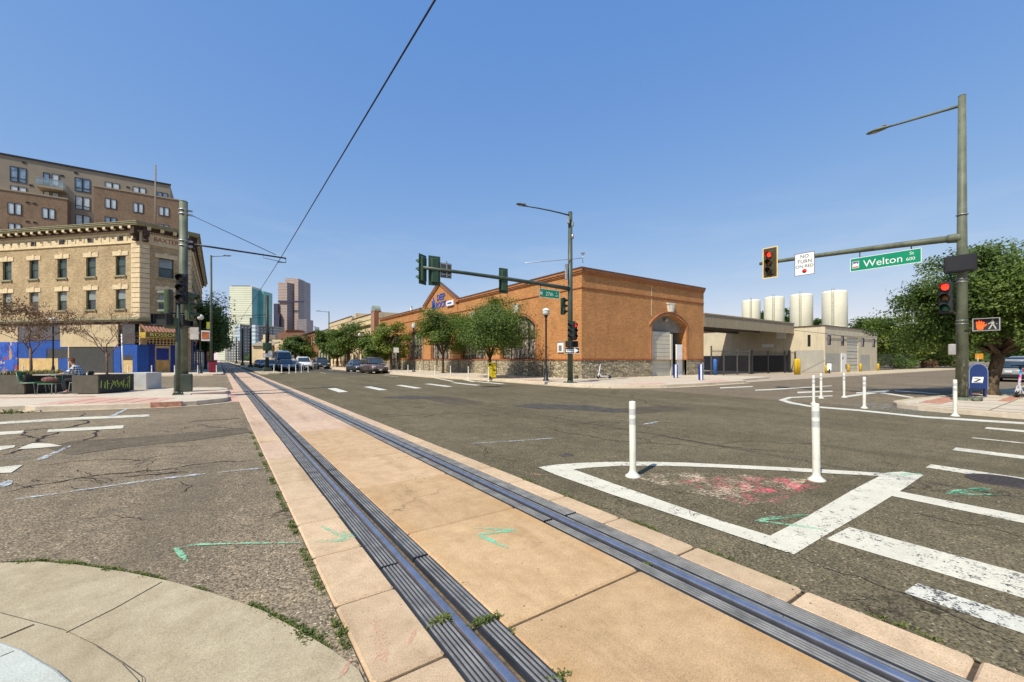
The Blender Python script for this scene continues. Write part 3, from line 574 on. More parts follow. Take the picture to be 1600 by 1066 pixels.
def tree_meshes(seed,h,th,rx,ry,rz,cz,clumps,per,ls,tr,limbs=9,lean=(0,0),shell=.55,cs=.23,lm=None,droop=.3):
    """trunk+limbs mesh and crown of leaf clumps; crown ellipsoid centre cz, radii rx,ry,rz"""
    q=random.Random(seed); T=MB(); L=MB(); cl=[]
    for i in range(clumps):
        while 1:
            v=Vector((q.gauss(0,1),q.gauss(0,1),q.gauss(0,1))).normalized(); 
            if v.z>-.85: break
        k=q.uniform(shell,1.02)*(1+.16*math.sin(5*v.x+seed)+.14*math.sin(4*v.y+3*v.z+seed*2))
        cl.append(Vector((lean[0]+v.x*rx*k,lean[1]+v.y*ry*k,cz+v.z*rz*k)))
    top=Vector((lean[0]*.4,lean[1]*.4,th)); pts=[(0,0,-.1),(0,0,.15),(lean[0]*.1+q.uniform(-.04,.04),lean[1]*.1,th*.4),(lean[0]*.25,lean[1]*.25+q.uniform(-.04,.04),th*.75),tuple(top)]
    T.tube(pts,[tr*1.5,tr*1.12,tr,tr*.9,tr*.8],10)
    for i in range(limbs):
        e=cl[i%len(cl)]; m=top.lerp(e,.5)+Vector((q.uniform(-.2,.2),q.uniform(-.2,.2),q.uniform(0,.3)*h*.1)); r=tr*q.uniform(.35,.6)
        T.tube([top-Vector((0,0,th*.12)),m,e],[r,r*.55,r*.16],6)
        for _ in range(2):
            e2=q.choice(cl); m2=m.lerp(e2,.55)
            if (e2-m).length<max(rx,rz)*1.3: T.tube([m,m2,e2],[r*.4,r*.26,r*.08],5)
    sz=cs*(rx+ry+rz)/3
    for c in cl:
        s=sz*q.uniform(.6,1.35); n=int(per*q.uniform(.6,1.3)); up=(c-Vector((lean[0],lean[1],cz-rz*.5))).normalized()
        for _ in range(n):
            p=c+Vector(max(-1.45,min(1.45,q.gauss(0,1)))*s*f_ for f_ in (1,1,.62))
            nr=(up+Vector((q.gauss(0,.55),q.gauss(0,.55),q.gauss(0,.55)+.25))).normalized(); u=nr.orthogonal().normalized(); u=Matrix.Rotation(q.uniform(0,6.28),3,nr)@u; w=nr.cross(u); l=ls*q.uniform(.65,1.35)
            L.add([p-u*l*.5,p+w*l*.3-nr*l*droop*.2,p+u*l*.6-nr*l*droop*.5,p-w*l*.3-nr*l*droop*.2],[(0,1,2,3)])
    return mesh('trunk',T,WOOD if lm is None else lm[1]), L
LF1=leafm('leaf_mid',(.042,.08,.018),(.16,.22,.05),.35); LF2=leafm('leaf_light',(.08,.125,.025),(.25,.29,.07),.4); LF3=leafm('leaf_dark',(.04,.08,.022),(.13,.185,.05),.35); LFB=leafm('leaf_brown',(.14,.075,.05),(.24,.15,.09),.2)
def tree(lab,loc,seed,h,th,rx,ry,rz,cz,clumps,per,ls,tr,lm=LF1,group=None,rz_=0,bark=None,name='tree',**k):
    t=thing(name,lab,'tree',(*loc,.15 if name!='background_tree' else 0),rz_,group); T,L=tree_meshes(seed,h,th,rx,ry,rz,cz,clumps,per,ls,tr,lm=(lm,bark or BARKD),**k)
    obj('trunk',T,None,t); obj('crown',L,lm,t); return t
gs='street trees along the depot pavement'
tree('street tree with round dense crown left of the biggest one before the brick depot',(17.9,37.6),11,6.3,1.9,2.2,2.4,2.05,4.2,66,320,.14,.12,LF1,gs)
tree('biggest street tree in front of the brick depot beside the yellow box',(16.35,26.4),12,6.0,1.5,2.4,3.0,1.95,3.8,96,430,.115,.13,LF1,gs,shell=.4,cs=.22)
# ---- street trees further along, placed by their trunks
for i,(px,X,crp,top,lm,lab) in enumerate([(611,17.6,26,505,LF2,'loose yellowish street tree behind the tall white lamp'),(589,17.4,24,520,LF1,'dark street tree partly hidden behind the brown parked car'),(544,17.2,29,506,LF1,'broad street tree whose trunk stands behind the small iron railing'),(527,17.2,17,530,LF3,'slim young street tree before the iron railing'),(515,17.2,24,511,LF1,'street tree behind the dark parked jeep'),(462,17.0,22,522,LF3,'dark rounded street tree beyond the white parked cars'),(480,17.2,11,540,LF2,'small street tree in front of the far red brick shops')]):
    Y=onX(px,X); d=dep(X,Y); r=crp/FPX*d; H=HT(top,d)-.15; cz=H*.62
    tree(lab,(X,Y),30+i,H,H*.3,r*.9,r*.9,H*.38,cz,38,190,(.03+.0045*d)*.85,.05+.0022*d,lm,gs)
# ---- left side of the street
for i,(X,Y,r,H,lab) in enumerate([(-1.6,72,2.5,9.6,'tall street tree on the hotel side nearest the tall lamp'),(-1.2,83,2.9,11.5,'tallest street tree on the hotel side of the tracks'),(-1.0,97,2.6,10.5,'street tree furthest along the hotel side of the tracks')]):
    tree(lab,(X,Y),50+i,H,H*.26,r,r*1.1,H*.40,H*.58,64,150,.30,.16,LF1,'street trees on the hotel side')
# ---- big cottonwood at the right corner, dense trees beyond
tree('big broad shade tree with thick trunk behind the blue mailbox',(23.9,2.75),3,6.2,1.7,3.5,3.3,2.05,3.6,190,600,.10,.2,LF1,None,bark=WOOD,limbs=18,shell=.4,cs=.15,lean=(.75,-.5))
hz='dense trees along the far side of the cross street'
for i,(px,Y,ty,rp,lm,lab) in enumerate([(1442,19,486,50,LF2,'light green tree between the tan building and the big shade tree'),(1402,22,500,36,LF2,'low light green tree just right of the tan building'),(1350,46,492,27,LF1,'distant tree rising over the tan building roof'),(1384,40,507,26,LF3,'distant darker tree right of the tan building roof'),(1492,17,496,42,LF3,'dark tree standing behind the right signal pole'),(1562,14.5,505,48,LF3,'dark tree behind the parked silver car'),(1628,13,495,60,LF1,'tree at the right edge behind the parked car'),(1277,52,493,13,LF3,'dark tree seen between the two largest white tanks'),(1231,58,487,13,LF3,'dark tree seen between the middle white tanks'),(1191,62,476,13,LF3,'dark tree seen between the two leftmost white tanks')]):
    X=onY(px,Y); d=dep(X,Y); H=HT(ty,d)-.15; r=rp/FPX*d
    tree(lab,(X,Y),70+i,H,H*.2,r,r,H*.42,H*.54,80,150,.12+.0040*d,.25,lm,hz,name='background_tree',shell=.35)
# shrubs along the vine covered fence right of the tan building
for i,(px,Y,w,H,lm,lab) in enumerate([(1395,18.6,2.2,2.2,LF3,'dark shrub against the iron fence right of the tan building'),(1418,18.4,1.8,1.9,LF1,'green shrub second from the tan building'),(1452,18,1.8,1.5,LFB,'brownish shrub left of the right signal pole'),(1478,17.5,1.8,1.7,LF2,'yellow green shrub just left of the right signal pole')]):
    X=onY(px,Y); t=thing('shrub',lab,'shrub',(X,Y,.05),0,'shrubs beyond the cross street'); T,L=tree_meshes(90+i,H,.3,w,w*.7,H*.5,H*.52,26,110,.17,.05,lm=(lm,BARKD),limbs=6,shell=.2); obj('stems',T,None,t); obj('foliage',L,lm,t)
# ---- two half-bare trees in the plaza
BARKT=M('twig_bark',(.17,.11,.08),.95,var=.3,scale=9)
def bare(lab,loc,seed,h,tr,spread,leafn,lv=5,leaf=.05):
    q=random.Random(seed); t=thing('bare_tree',lab,'tree',(*loc,.15),0,'half-bare young trees in the plaza'); T=MB(); L=MB()
    def br(p,d,l,r,n):
        m=p+d*l*.5+Vector((q.gauss(0,.06),q.gauss(0,.06),0))*l; e=p+d*l; T.tube([p,m,e],[r,r*.85,r*.7],4 if r<.02 else 7)
        if n<=2:
            for i in range(leafn):
                c=p.lerp(e,q.random())+Vector((q.gauss(0,.07),q.gauss(0,.07),q.gauss(0,.07))); u=Vector((q.gauss(0,1),q.gauss(0,1),q.gauss(0,1))).normalized()*leaf; w=u.orthogonal().normalized()*leaf*.5; L.add([c-u,c+w,c+u,c-w],[(0,1,2,3)])
        if n==0: return
        for i in range(3):
            a=Vector((q.gauss(0,1),q.gauss(0,1),q.gauss(.12,.45))).normalized(); br(e if i<2 else m,(d*.7+a*spread).normalized(),l*q.uniform(.62,.88),max(.0045,r*.55),n-1)
    T.tube([(0,0,-.1),(.03,0,h*.2),(0,.04,h*.36)],[tr*1.15,tr,tr*.85],8)
    for k in range(4):
        a=k*1.57+q.uniform(0,1); br(Vector((0,.04,h*(.30+.02*k))),Vector((math.cos(a)*.62,math.sin(a)*.62,1)).normalized(),h*.17,tr*.5,lv)
    obj('trunk',T,BARKT,t); obj('foliage',L,LFB,t)
bare('half-bare brown tree in the plaza left of the globe lamp',(onY(47,26.0),26.0),5,5.0,.05,.5,4,4)
bare('leafless young tree in the plaza behind the seated person',(onY(166,25.5),25.5),9,4.6,.045,.5,1,4,.03)
# ================================================================ delineator posts
pb=MB(); pb.lathe([(.095,0),(.095,.018),(.06,.045),(.043,.075),(.041,.11),(.041,.93),(.036,.945),(.012,.95)],18)
bb=MB(); bb.lathe([(.0425,0),(.0425,.075)],18,cap=False)
POSTM=mesh('post',pb,POST); BANDM=mesh('reflective_band',bb,BAND); NB=0
def delin(x,y,lab,group,z=.004,h=1.,tilt=0.):
    t=thing('delineator_post',lab,'bollard',(x,y,z),rnd.uniform(0,6),group); obj('post',POSTM,None,t)
    for zz in (.78,.66): obj('reflective_band',BANDM,None,t,loc=(0,0,zz))
    t.rotation_euler=(rnd.uniform(-.012,.012),tilt+rnd.uniform(-.012,.012),0); t.scale=(1,1,h); return t
gA='white posts on the painted corner island'
delin(*G(989,746),'nearest white delineator post left, at the pointed end of the painted island',gA,h=1.0)
delin(*G(1276,752),'white delineator post beside the pink paint, right of two on the painted island',gA,h=.99)
gB='white posts on the curb extension across the street'
for px,py,l in ((1271.5,632,'white post at the tip of the far curb extension, leftmost of five'),(1283,623,'white post at the back of the far curb extension, slightly leaning'),(1319,621.6,'white post at the back of the far curb extension beside painted stripes'),(1350.5,638.6,'white post in the middle front of the far curb extension'),(1492.5,651,'white post beside the large right signal pole and kerb')):
    delin(*G(px,py),l,gB,tilt=.03 if px==1283 else 0)
gC='white posts around the median end'
for px,py,l in ((428,584.6,'leftmost white post at the median end'),(440.2,584.5,'second white post at the median end, before the blue car'),(452,583.8,'third white post at the median end, before the blue car plate'),(462.3,582.8,'fourth white post at the median end, right of the blue car'),(467.6,579.6,'white post at median end standing furthest back'),(471,582,'white post in the right-hand trio at the median end'),(474,580.5,'white post at the median end, second from the right'),(481.5,581.5,'rightmost white post at the median end')):
    delin(*G(px,py),l,gC)
gD='white posts along the depot kerb'
for px,py,l in ((637.5,584.6,'white kerb post beside the white lamp, furthest from camera'),(656.5,586,'white kerb post second from the far end of the depot row'),(679.5,588,'white kerb post left of the round street tree trunk'),(704,590.5,'white kerb post right of the round street tree trunk'),(732,593,'white kerb post between two street trees before the depot'),(763.5,596.2,'white kerb post touching the yellow box, nearest of the row')):
    delin(*G(px,py),l,gD)
gE='white posts around the hotel corner'
for px,py,l in ((36,588,'white post above the left planter below the bare tree'),(85,587,'white post beside the plaza globe lamp'),(168.5,587,'white post behind the graffiti planter near the bare trunk'),(200,587,'white post behind the planter before the plywood panel'),(237,586.8,'white post before the boarded blue hotel door'),(273,587,'white post just left of the thin signal pole'),(309,587.4,'white post right of the thick green pole'),(338.4,586.5,'white post beside the dark red bin at the tracks')):
    delin(*G(px,py),l,gE,h=.98)
# ================================================================ signal heads, poles
LENS=MB(); LENS.lathe([(.0,-.012),(.06,-.008),(.1,.006),(.105,.02)],16); LENS.fr()
def rotx(mb): 
    mb.v=[Vector((v.x,-v.z,v.y)) for v in mb.v]; return mb
LENS=MB(); LENS.lathe([(.108,-.02),(.1,.004),(.06,.022),(.002,.03)],16); rotx(LENS)     # faces -y
HD=MB(); HD.bbox(-.155,.155,.0,.17,0,1.02,.025)
for k in range(3): HD.box(-.165,.165,.06,.12,.335*k+.03,.335*k+.31)
for k in range(3):
    zc=.175+.335*k; rg=[]
    for y,ra in ((.01,.118),(-.10,.118),(-.22,.112)):
        rg.append([(ra*math.cos(a),y+(0 if y>-.05 else .10*(math.sin(a)<-.2)*(1 if y<-.2 else .3)),zc+ra*math.sin(a)) for a in [math.pi*(-.2+1.4*i/12) for i in range(13)]])
    HD.smooth=True; HD.loft(rg,cap=False,closed=False); HD.smooth=False
    HD.cyl((0,-.012,zc),(0,.02,zc),.125,n=16)
BP=MB()
for a,b_,c,d in ((-.26,-.155,-.11,1.13),(.155,.26,-.11,1.13),(-.155,.155,-.11,0),(-.155,.155,1.02,1.13)): BP.box(a,b_,.05,.058,c,d,0)
BPY=MB(); BPY.v=list(BP.v); BPY.f=list(BP.f); BPY.m=list(BP.m); BPY.sm=list(BP.sm)
for a,b_,c,d in ((-.30,-.26,-.15,1.17),(.26,.30,-.15,1.17),(-.26,.26,-.15,-.11),(-.26,.26,1.13,1.17)): BPY.box(a,b_,.046,.058,c,d,1)
MHG=mesh('signal_head',HD,HOUS); MHK=mesh('signal_head',HD,HOUSK); MHO=mesh('signal_head',HD,HOUSO); MHB=mesh('signal_head',HD,HOUSB); MBG=mesh('backplate',BP,HOUS); MBY=mesh('backplate',BPY,[HOUSB,YREF]); 
ML={k:mesh('lens',LENS,m) for k,m in (('r',LRED),('r2',LRED2),('a',LAMB),('g',LGRN),('d',LDRK))}
def head(par,wp,rz,lens='rag',mh=MHK,plate=None,sc=1.,label=None):
    o=obj('signal_head',mh,None,par,loc=Vector(wp)-par.location,rz=rz,label=label); o.scale=(sc,)*3
    names={'R':'r','r':'r','q':'r2','a':'a','g':'g','d':'d'}
    for k,ch in enumerate(reversed(lens)): obj('lens',ML[names[ch]],None,o,loc=(0,-.014,.175+.335*k),label={'r':'red lit lens','q':'red lit lens'}.get(ch))
    if plate: obj('backplate',plate,None,o)
    return o
def pole(par,x,y,z0,z1,r0,r1,m=POLEG,base=.3,nm='pole'):
    b=MB(); b.cyl((x,y,z0),(x,y,z1),r0,r1,18); b.cyl((x,y,z1),(x,y,z1+.03),r1*1.06,r1*.8,18)
    o=obj(nm,b,m,par,world=True)
    if base:
        b=MB(); b.bbox(x-base,x+base,y-base,y+base,z0,z0+.035,.01)
        for sx in (-1,1):
            for sy in (-1,1): b.cyl((x+sx*base*.72,y+sy*base*.72,z0+.03),(x+sx*base*.72,y+sy*base*.72,z0+.09),.022,n=6)
        b.cyl((x,y,z0+.03),(x,y,z0+.12),r0*1.18,r0*1.08,18); obj('base_plate',b,m,par,world=True)
    return o
def arm(par,p0,p1,r0,r1,m=POLEG,nm='mast_arm',sag=0): 
    b=MB(); p0,p1=Vector(p0),Vector(p1); mid=(p0+p1)/2+Vector((0,0,sag)); b.tube([p0,p0.lerp(p1,.25)+Vector((0,0,sag*.75)),mid,p0.lerp(p1,.75)+Vector((0,0,sag*.75)),p1],[r0,r0+(r1-r0)*.25,(r0+r1)/2,r0+(r1-r0)*.75,r1],14); return obj(nm,b,m,par,world=True)
def cobra(par,p,d,m=POLEG,L=.75):
    """flat street-lamp head pointing along d from p"""
    a=math.atan2(d[1],d[0]); b=MB().fr(p,a); st=[(-.12,.035,.03),(0,.06,.05),(.12,.11,.07),(L*.55,.15,.075),(L*.9,.11,.055),(L,.04,.03)]
    b.smooth=True; b.loft([[(x,w*math.cos(t),.02+h*math.sin(t)*(1 if math.sin(t)>0 else .45)) for t in [2*math.pi*i/12 for i in range(12)]] for x,w,h in st]); b.smooth=False
    b.cyl((.1,0,.08),(.1,0,.15),.045,.045,8); o=obj('lamp_head',b,m,par,world=True)
    b=MB().fr(p,a); b.lathe([(.10,-.018),(.08,-.034),(.01,-.04)],12,(L*.6,0,0)); obj('lens',b,ALU,o,world=True); return o
def sign(par,wp,rz,w,h,mat_,txt=(),nm='street_sign',border=None,rim=.02,extra=None,back=True,label=None):
    """flat panel facing -y of its own frame, wp = centre; lettering as raised flat letters"""
    b=MB().fr(); b.box(-w/2,w/2,0,.012,-h/2,h/2,0)
    if border:
        for a,c,e,f in ((-w/2,w/2,-h/2,-h/2+rim),(-w/2,w/2,h/2-rim,h/2),(-w/2,-w/2+rim,-h/2+rim,h/2-rim),(w/2-rim,w/2,-h/2+rim,h/2-rim)): b.box(a,c,-.003,-.0002,e,f,1)
    for t in txt: b.text(t[0],t[1],t[2],t[3],-.002,.0012,t[5] if len(t)>5 else 'CENTER',2 if len(t)<5 else t[4])
    if extra: extra(b)
    if back: b.box(-.03,.03,.012,.05,-h/2+.03,h/2-.03,3)
    return obj(nm,b,[mat_,border or SWHT,SWHT if mat_ is SGRN else SBLK,ALU,SRED,SBLU,SPUR],par,loc=Vector(wp)-(wloc(par) if par else Vector()),rz=rz,label=label)
def emblem(w,h,x):
    def f(b):
        b.box(x-w/2,x+w/2,-.004,-.0002,-h/2,h/2,1); b.box(x-w/2+.012,x+w/2-.012,-.0055,-.004,h*.05,h/2-.012,6); 
        z0=-h*.12; b.ex([(x-w/2+.012,z0),(x-w*.28,h*.24),(x-w*.1,h*.06),(x+w*.1,h*.26),(x+w*.26,h*.04),(x+w/2-.012,h*.18),(x+w/2-.012,z0)],-.007,-.0055,1)
        b.box(x-w/2+.012,x+w/2-.012,-.0062,-.004,-h/2+.02,-h/2+.06,4)
    return f
FX=R(-90)   # signs facing -X
# ---------------- right signal pole
X0,Y0=19.97,2.92
t=thing('signal_pole','tall weathered green signal pole with mast arm at right street corner','signal pole',(X0,Y0,.15))
pole(t,X0,Y0,.15,10.1,.158,.092,POLEW,.0); 
b=MB(); b.lathe([(.27,0),(.27,.03),(.235,.06),(.22,.09)],18,(X0,Y0,.15)); b.cyl((X0-.1,Y0-.42,.19),(X0-.32,Y0-.3,.19),.055,n=8); b.cyl((X0+.05,Y0-.28,.22),(X0-.1,Y0-.42,.19),.075,n=8); obj('base_plate',b,POLEW,t,world=True)
arm(t,(X0,Y0,5.47),(X0,9.2,5.78),.115,.07,POLEW,sag=.03); arm(t,(X0,Y0,9.8),(X0,4.78,9.93),.05,.032,POLEW,'lamp_arm'); cobra(t,(X0,4.78,9.91),(0,1),POLEW,.62)
arm(t,(X0,Y0,5.47),(X0,Y0+.34,5.49),.16,.135,POLEW,'arm_collar')
for z_ in (4.0,4.1,2.63,2.74,6.2):
    b=MB(); b.lathe([(.152,0),(.152,.018)],18,(X0,Y0,z_)); obj('steel_strap',b,GALV,t,world=True)
sign(t,(X0-.09,4.87,5.08),FX,2.0,.50,SGRN,[('Welton',.36,-.04,-.03,2),('St',.15,.75,.11,2),('600',.16,.72,-.08,2)],'street_sign',SWHT,.018,emblem(.2,.26,-.83),label='green street sign reading Welton')
b=MB(); 
for y in (4.15,5.6): b.cyl((X0,y,5.3),(X0,y,5.62),.018,n=6)
obj('sign_bracket',b,POLEG,t,world=True)
def noturn(b): b.cyl((0,-.002,-.29),(0,-.0045,-.29),.085,n=20,m=4)
sign(t,(X0-.14,7.39,5.42),FX,.72,.92,SWHT,[('NO',.2,0,.31),('TURN',.2,0,.1),('ON RED',.175,0,-.1)],'sign',SBLK,.016,noturn,label='white sign reading no turn on red')
head(t,(X0-.17,8.72,5.2),FX,'rad',MHB,MBY,1.03,'signal head with yellow bordered backplate at the arm end')
head(t,(X0-.28,3.26,3.0),FX,'rag',MHK,None,1.02)
b=MB()
for z_ in (3.0,4.05): b.tube([(X0,Y0,z_),(X0-.05,Y0+.3,z_)],.025,6)
obj('signal_bracket',b,BLACKP,t,world=True)
b=MB(); b.bbox(X0-.32,X0-.2,Y0-.37,Y0+.37,4.3,4.86,.03); b.box(X0-.335,X0-.32,Y0-.3,Y0+.3,4.36,4.8); obj('blank_sign_box',b,BLACKP,t,world=True,label='black blank electronic sign box')
b=MB(); b.bbox(X0-.28,X0-.2,Y0+.1,Y0+.28,1.62,1.98,.02); obj('push_button_box',b,ALU,t,world=True)
def hand(b,x,z,s,m):
    P=lambda q:[(x+s*u,z+s*v) for u,v in q]
    b.ex(P([(-.22,-.5),(.2,-.5),(.3,-.1),(.27,.1),(-.28,.1),(-.3,-.1)]),-.006,-.002,m)
    for u,l in ((-.22,.36),(-.075,.46),(.07,.42),(.21,.3)): b.ex(P([(u-.06,.05),(u+.06,.05),(u*1.25+.055,l),(u*1.25,l+.05),(u*1.25-.055,l)]),-.006,-.002,m)
    b.ex(P([(.22,-.3),(.52,.02),(.45,.1),(.26,-.06)]),-.006,-.002,m)
def walkman(b,x,z,s,m):
    P=lambda q:[(x+s*u,z+s*v) for u,v in q]
    b.ex(P([(.08*math.cos(a*.785),.4+.08*math.sin(a*.785)) for a in range(8)]),-.006,-.002,m)
    for q in ([(-.08,.28),(.1,.3),(.1,-.05),(-.1,-.05)],[(-.1,-.02),(.02,-.05),(-.2,-.5),(-.32,-.5)],[(-.02,-.05),(.1,-.02),(.3,-.48),(.2,-.52)],[(.08,.28),(.12,.18),(.34,.02),(.3,-.04)],[(-.08,.28),(-.06,.16),(-.3,.0),(-.34,.06)]): b.ex(P(q),-.006,-.002,m)
o=MB(); o.bbox(-.29,.29,0,.2,-.2,.2,.03,0); 
for a,b_,c,d in ((-.27,.27,.18,.2),(-.27,.27,-.2,-.18),(-.29,-.27,-.2,.2),(.27,.29,-.2,.2)): o.box(a,b_,-.08,0,c,d,1)
ps=obj('pedestrian_signal',o,[HOUSK,ALU],t,loc=(-.22,-.56,2.42),rz=FX); b=MB(); hand(b,-.13,-.01,.28,0); obj('lens',b,HANDM,ps,label='lit orange raised hand symbol'); b=MB(); walkman(b,.13,0,.3,0); obj('lens',b,WALKM,ps)
b=MB(); b.cyl((X0-.1,Y0,2.4),(X0-.1,Y0-.5,2.4),.03,n=6); obj('signal_bracket',b,BLACKP,t,world=True)
# ---------------- middle signal pole at the depot corner
X1,Y1=16.5,17.91
t=thing('signal_pole','green signal pole with long mast arm at the brick depot corner','signal pole',(X1,Y1,.15)); pole(t,X1,Y1,.15,9.9,.16,.12,POLEG,.3)
arm(t,(X1,Y1,5.52),(7.55,Y1,5.62),.115,.075,POLEG,sag=.05); arm(t,(X1,Y1,9.72),(13.35,Y1,9.6),.045,.03,POLEG,'lamp_arm',sag=.04); cobra(t,(13.35,Y1,9.58),(-1,0),POLEG,.62)
b=MB(); b.bbox(X1-.05,X1+.09,Y1-.25,Y1-.13,9.05,9.3,.03); b.cyl((X1,Y1-.2,8.35),(X1,Y1-.2,8.6),.07,n=10); b.bbox(X1-.3,X1-.16,Y1-.16,Y1-.02,9.2,9.6,.02); pieces('camera_box',b,GALV,t)
b=MB(); b.bbox(X1-.42,X1-.26,Y1-.1,Y1+.02,6.0,6.9,.03); b.tube([(X1-.05,Y1,6.9),(X1-.3,Y1-.04,6.86)],.02,6); b.tube([(X1-.1,Y1,6.1),(X1-.3,Y1-.04,6.1)],.02,6); obj('antenna_box',b,GALV,t,world=True)
b=MB(); b.tube([(X1-3.3,Y1-.1,6.55),(X1,Y1-.1,7.2),(X1+.9,Y1-.1,7.4)],.02,6); b.cyl((X1+.9,Y1-.1,7.1),(X1+.9,Y1-.1,7.65),.02,n=6); b.bbox(X1+.78,X1+1.02,Y1-.18,Y1-.02,7.62,7.72,.02); obj('detector_arm',b,GALV,t,world=True)
sg=X1-1.62; sign(t,(sg,Y1-.1,5.08),0,1.42,.46,SGRN,[('27th',.30,0,-.02,2),('St',.12,.5,.08,2),('2700',.1,.5,-.09,2)],'street_sign',SWHT,.016,emblem(.17,.22,-.58),label='green street sign reading 27th')
b=MB()
for x in (sg-.55,sg+.55): b.cyl((x,Y1,5.26),(x,Y1,5.5),.018,n=6)
obj('sign_bracket',b,POLEG,t,world=True)
head(t,(onY(788,Y1),Y1+.14,4.98),R(180),'dda',MHG,MBG,1.04); head(t,(onY(680,Y1),Y1+.14,5.0),R(176),'dda',MHG,MBG,1.1); head(t,(onY(663.5,Y1)-.05,Y1+.25,5.02),R(-148),'dda',MHG,MBG,1.1)
xs_=onY(698.5,Y1); b=MB(); b.box(xs_-.28,xs_+.28,Y1+.1,Y1+.115,5.3,6.0)
for dz in (.12,.62): b.box(xs_-.27,xs_+.27,Y1+.06,Y1+.1,5.3+dz,5.36+dz,1)
b.box(xs_-.03,xs_+.03,Y1+.03,Y1+.06,5.32,6.08,1); obj('sign',b,[M('sign_back_brown',(.22,.17,.14),.5,var=.3),GALV],t,world=True,label='grey back of a sign with bracing')
head(t,(X1-.16,Y1-.28,2.62),R(-128)+.55,'ddd',MHK,None,.95); head(t,(X1+.22,Y1-.16,2.62),R(-20),'qdd',MHK,None,.95,'signal head showing red')
head(t,(X1-.2,Y1+.3,4.05),R(90),'ddd',MHG,None,.95)
b=MB()
for z_ in (2.6,3.65): b.tube([(X1-.4,Y1-.25,z_),(X1,Y1,z_),(X1+.3,Y1-.15,z_)],.022,6)
obj('signal_bracket',b,BLACKP,t,world=True)
for dx,rr in ((-.3,R(-50)),(.22,R(-10))):
    o=MB(); o.bbox(-.2,.2,0,.18,-.18,.18,.03); 
    for k in range(4): o.box(-.17+.09*k,-.12+.09*k,-.05,0,-.15,.15)
    obj('pedestrian_signal',o,HOUSK,t,loc=(dx,-.2,2.2),rz=rr)
def arrow(b): 
    b.ex([(-.36,-.09),(.12,-.09),(.12,-.15),(.38,0),(.12,.15),(.12,.09),(-.36,.09)],-.005,-.001,1); b.text('ONE WAY',.1,-.1,0,-.007,.001,'CENTER',0)
sign(t,(X1-.04,Y1-.2,1.98),R(-32),.84,.32,SBLK,(),'sign',SWHT,.012,arrow,label='black and white one way arrow sign')
# ---------------- left cluster : thin signal pole and the thick overhead-line pole behind it
X2,Y2=-1.28,20.12
t=thing('signal_pole','short green signal pole with dark signal heads before the hotel corner','signal pole',(X2,Y2,.15)); pole(t,X2,Y2,.15,3.75,.085,.075,POLEG,.17)
fc=math.atan2(-CS,-SN)+R(90)      # facing the camera
head(t,(X2+.10,Y2-.18,3.55),fc+R(22),'ddd',MHK,None,1.12); head(t,(X2-.36,Y2+.05,3.05),fc-R(72),'ddd',MHO,None,1.02); head(t,(X2+.42,Y2-.02,2.95),fc+R(100),'ddd',MHO,None,1.05)
for dx,dy,z_,rr,mm in ((-.48,-.12,2.95,fc,HOUSK),(-.12,.2,2.84,R(130),HOUSO),(.2,.2,2.95,R(60),HOUSK)):
    o=MB(); o.bbox(-.29,.29,0,.2,-.2,.2,.03)
    for a,b_,c,d in ((-.29,.29,.18,.2),(-.29,.29,-.2,-.18),(-.29,-.27,-.2,.2),(.27,.29,-.2,.2)): o.box(a,b_,-.12,0,c,d)
    obj('pedestrian_signal',o,mm,t,loc=(dx,dy,z_-.15),rz=rr)
b=MB(); b.tube([(X2-.4,Y2,3.2),(X2,Y2,3.2),(X2+.4,Y2+.1,3.2)],.025,6); b.tube([(X2-.4,Y2,2.8),(X2,Y2,2.8),(X2+.3,Y2+.1,2.8)],.025,6); b.tube([(X2,Y2,3.6),(X2+.02,Y2-.1,3.62)],.04,6); obj('signal_bracket',b,BLACKP,t,world=True)
X3,Y3=-1.22,22.0
t=thing('overhead_line_pole','thick green overhead line pole with square base behind short signal pole','pole',(X3,Y3,.15)); pole(t,X3,Y3,.85,7.98,.165,.145,POLEW,0)
b=MB(); b.bbox(X3-.3,X3+.3,Y3-.3,Y3+.3,.15,.88,.04); obj('base_plinth',b,POLEG,t,world=True)
for z_ in (6.15,6.35,7.45,7.62,3.9,3.3):
    b=MB(); b.lathe([(.18,0),(.18,.04)],18,(X3,Y3,z_)); b.box(X3+.16,X3+.3,Y3-.03,Y3+.03,z_-.02,z_+.05); obj('steel_strap',b,GALV,t,world=True)
arm(t,(X3+.2,Y3,6.28),(2.5,Y3-.2,6.12),.04,.032,BLACKP,'cantilever_arm'); 
b=MB(); b.tube([(X3+.2,Y3,7.5),(2.1,Y3-.2,6.22)],.014,6); b.tube([(2.5,Y3-.2,6.12),(2.5,Y3-.2,5.92),(2.15,Y3-.2,5.9)],.02,6); b.tube([(1.6,Y3-.2,6.2),(1.6,Y3-.2,6.02),(2.4,Y3-.2,5.92)],.012,6); obj('stay_wire',b,BLACKP,t,world=True)
sign(t,(X3+.36,Y3-.25,2.55),fc,.36,.5,ALU,(),'sign',None,back=False)
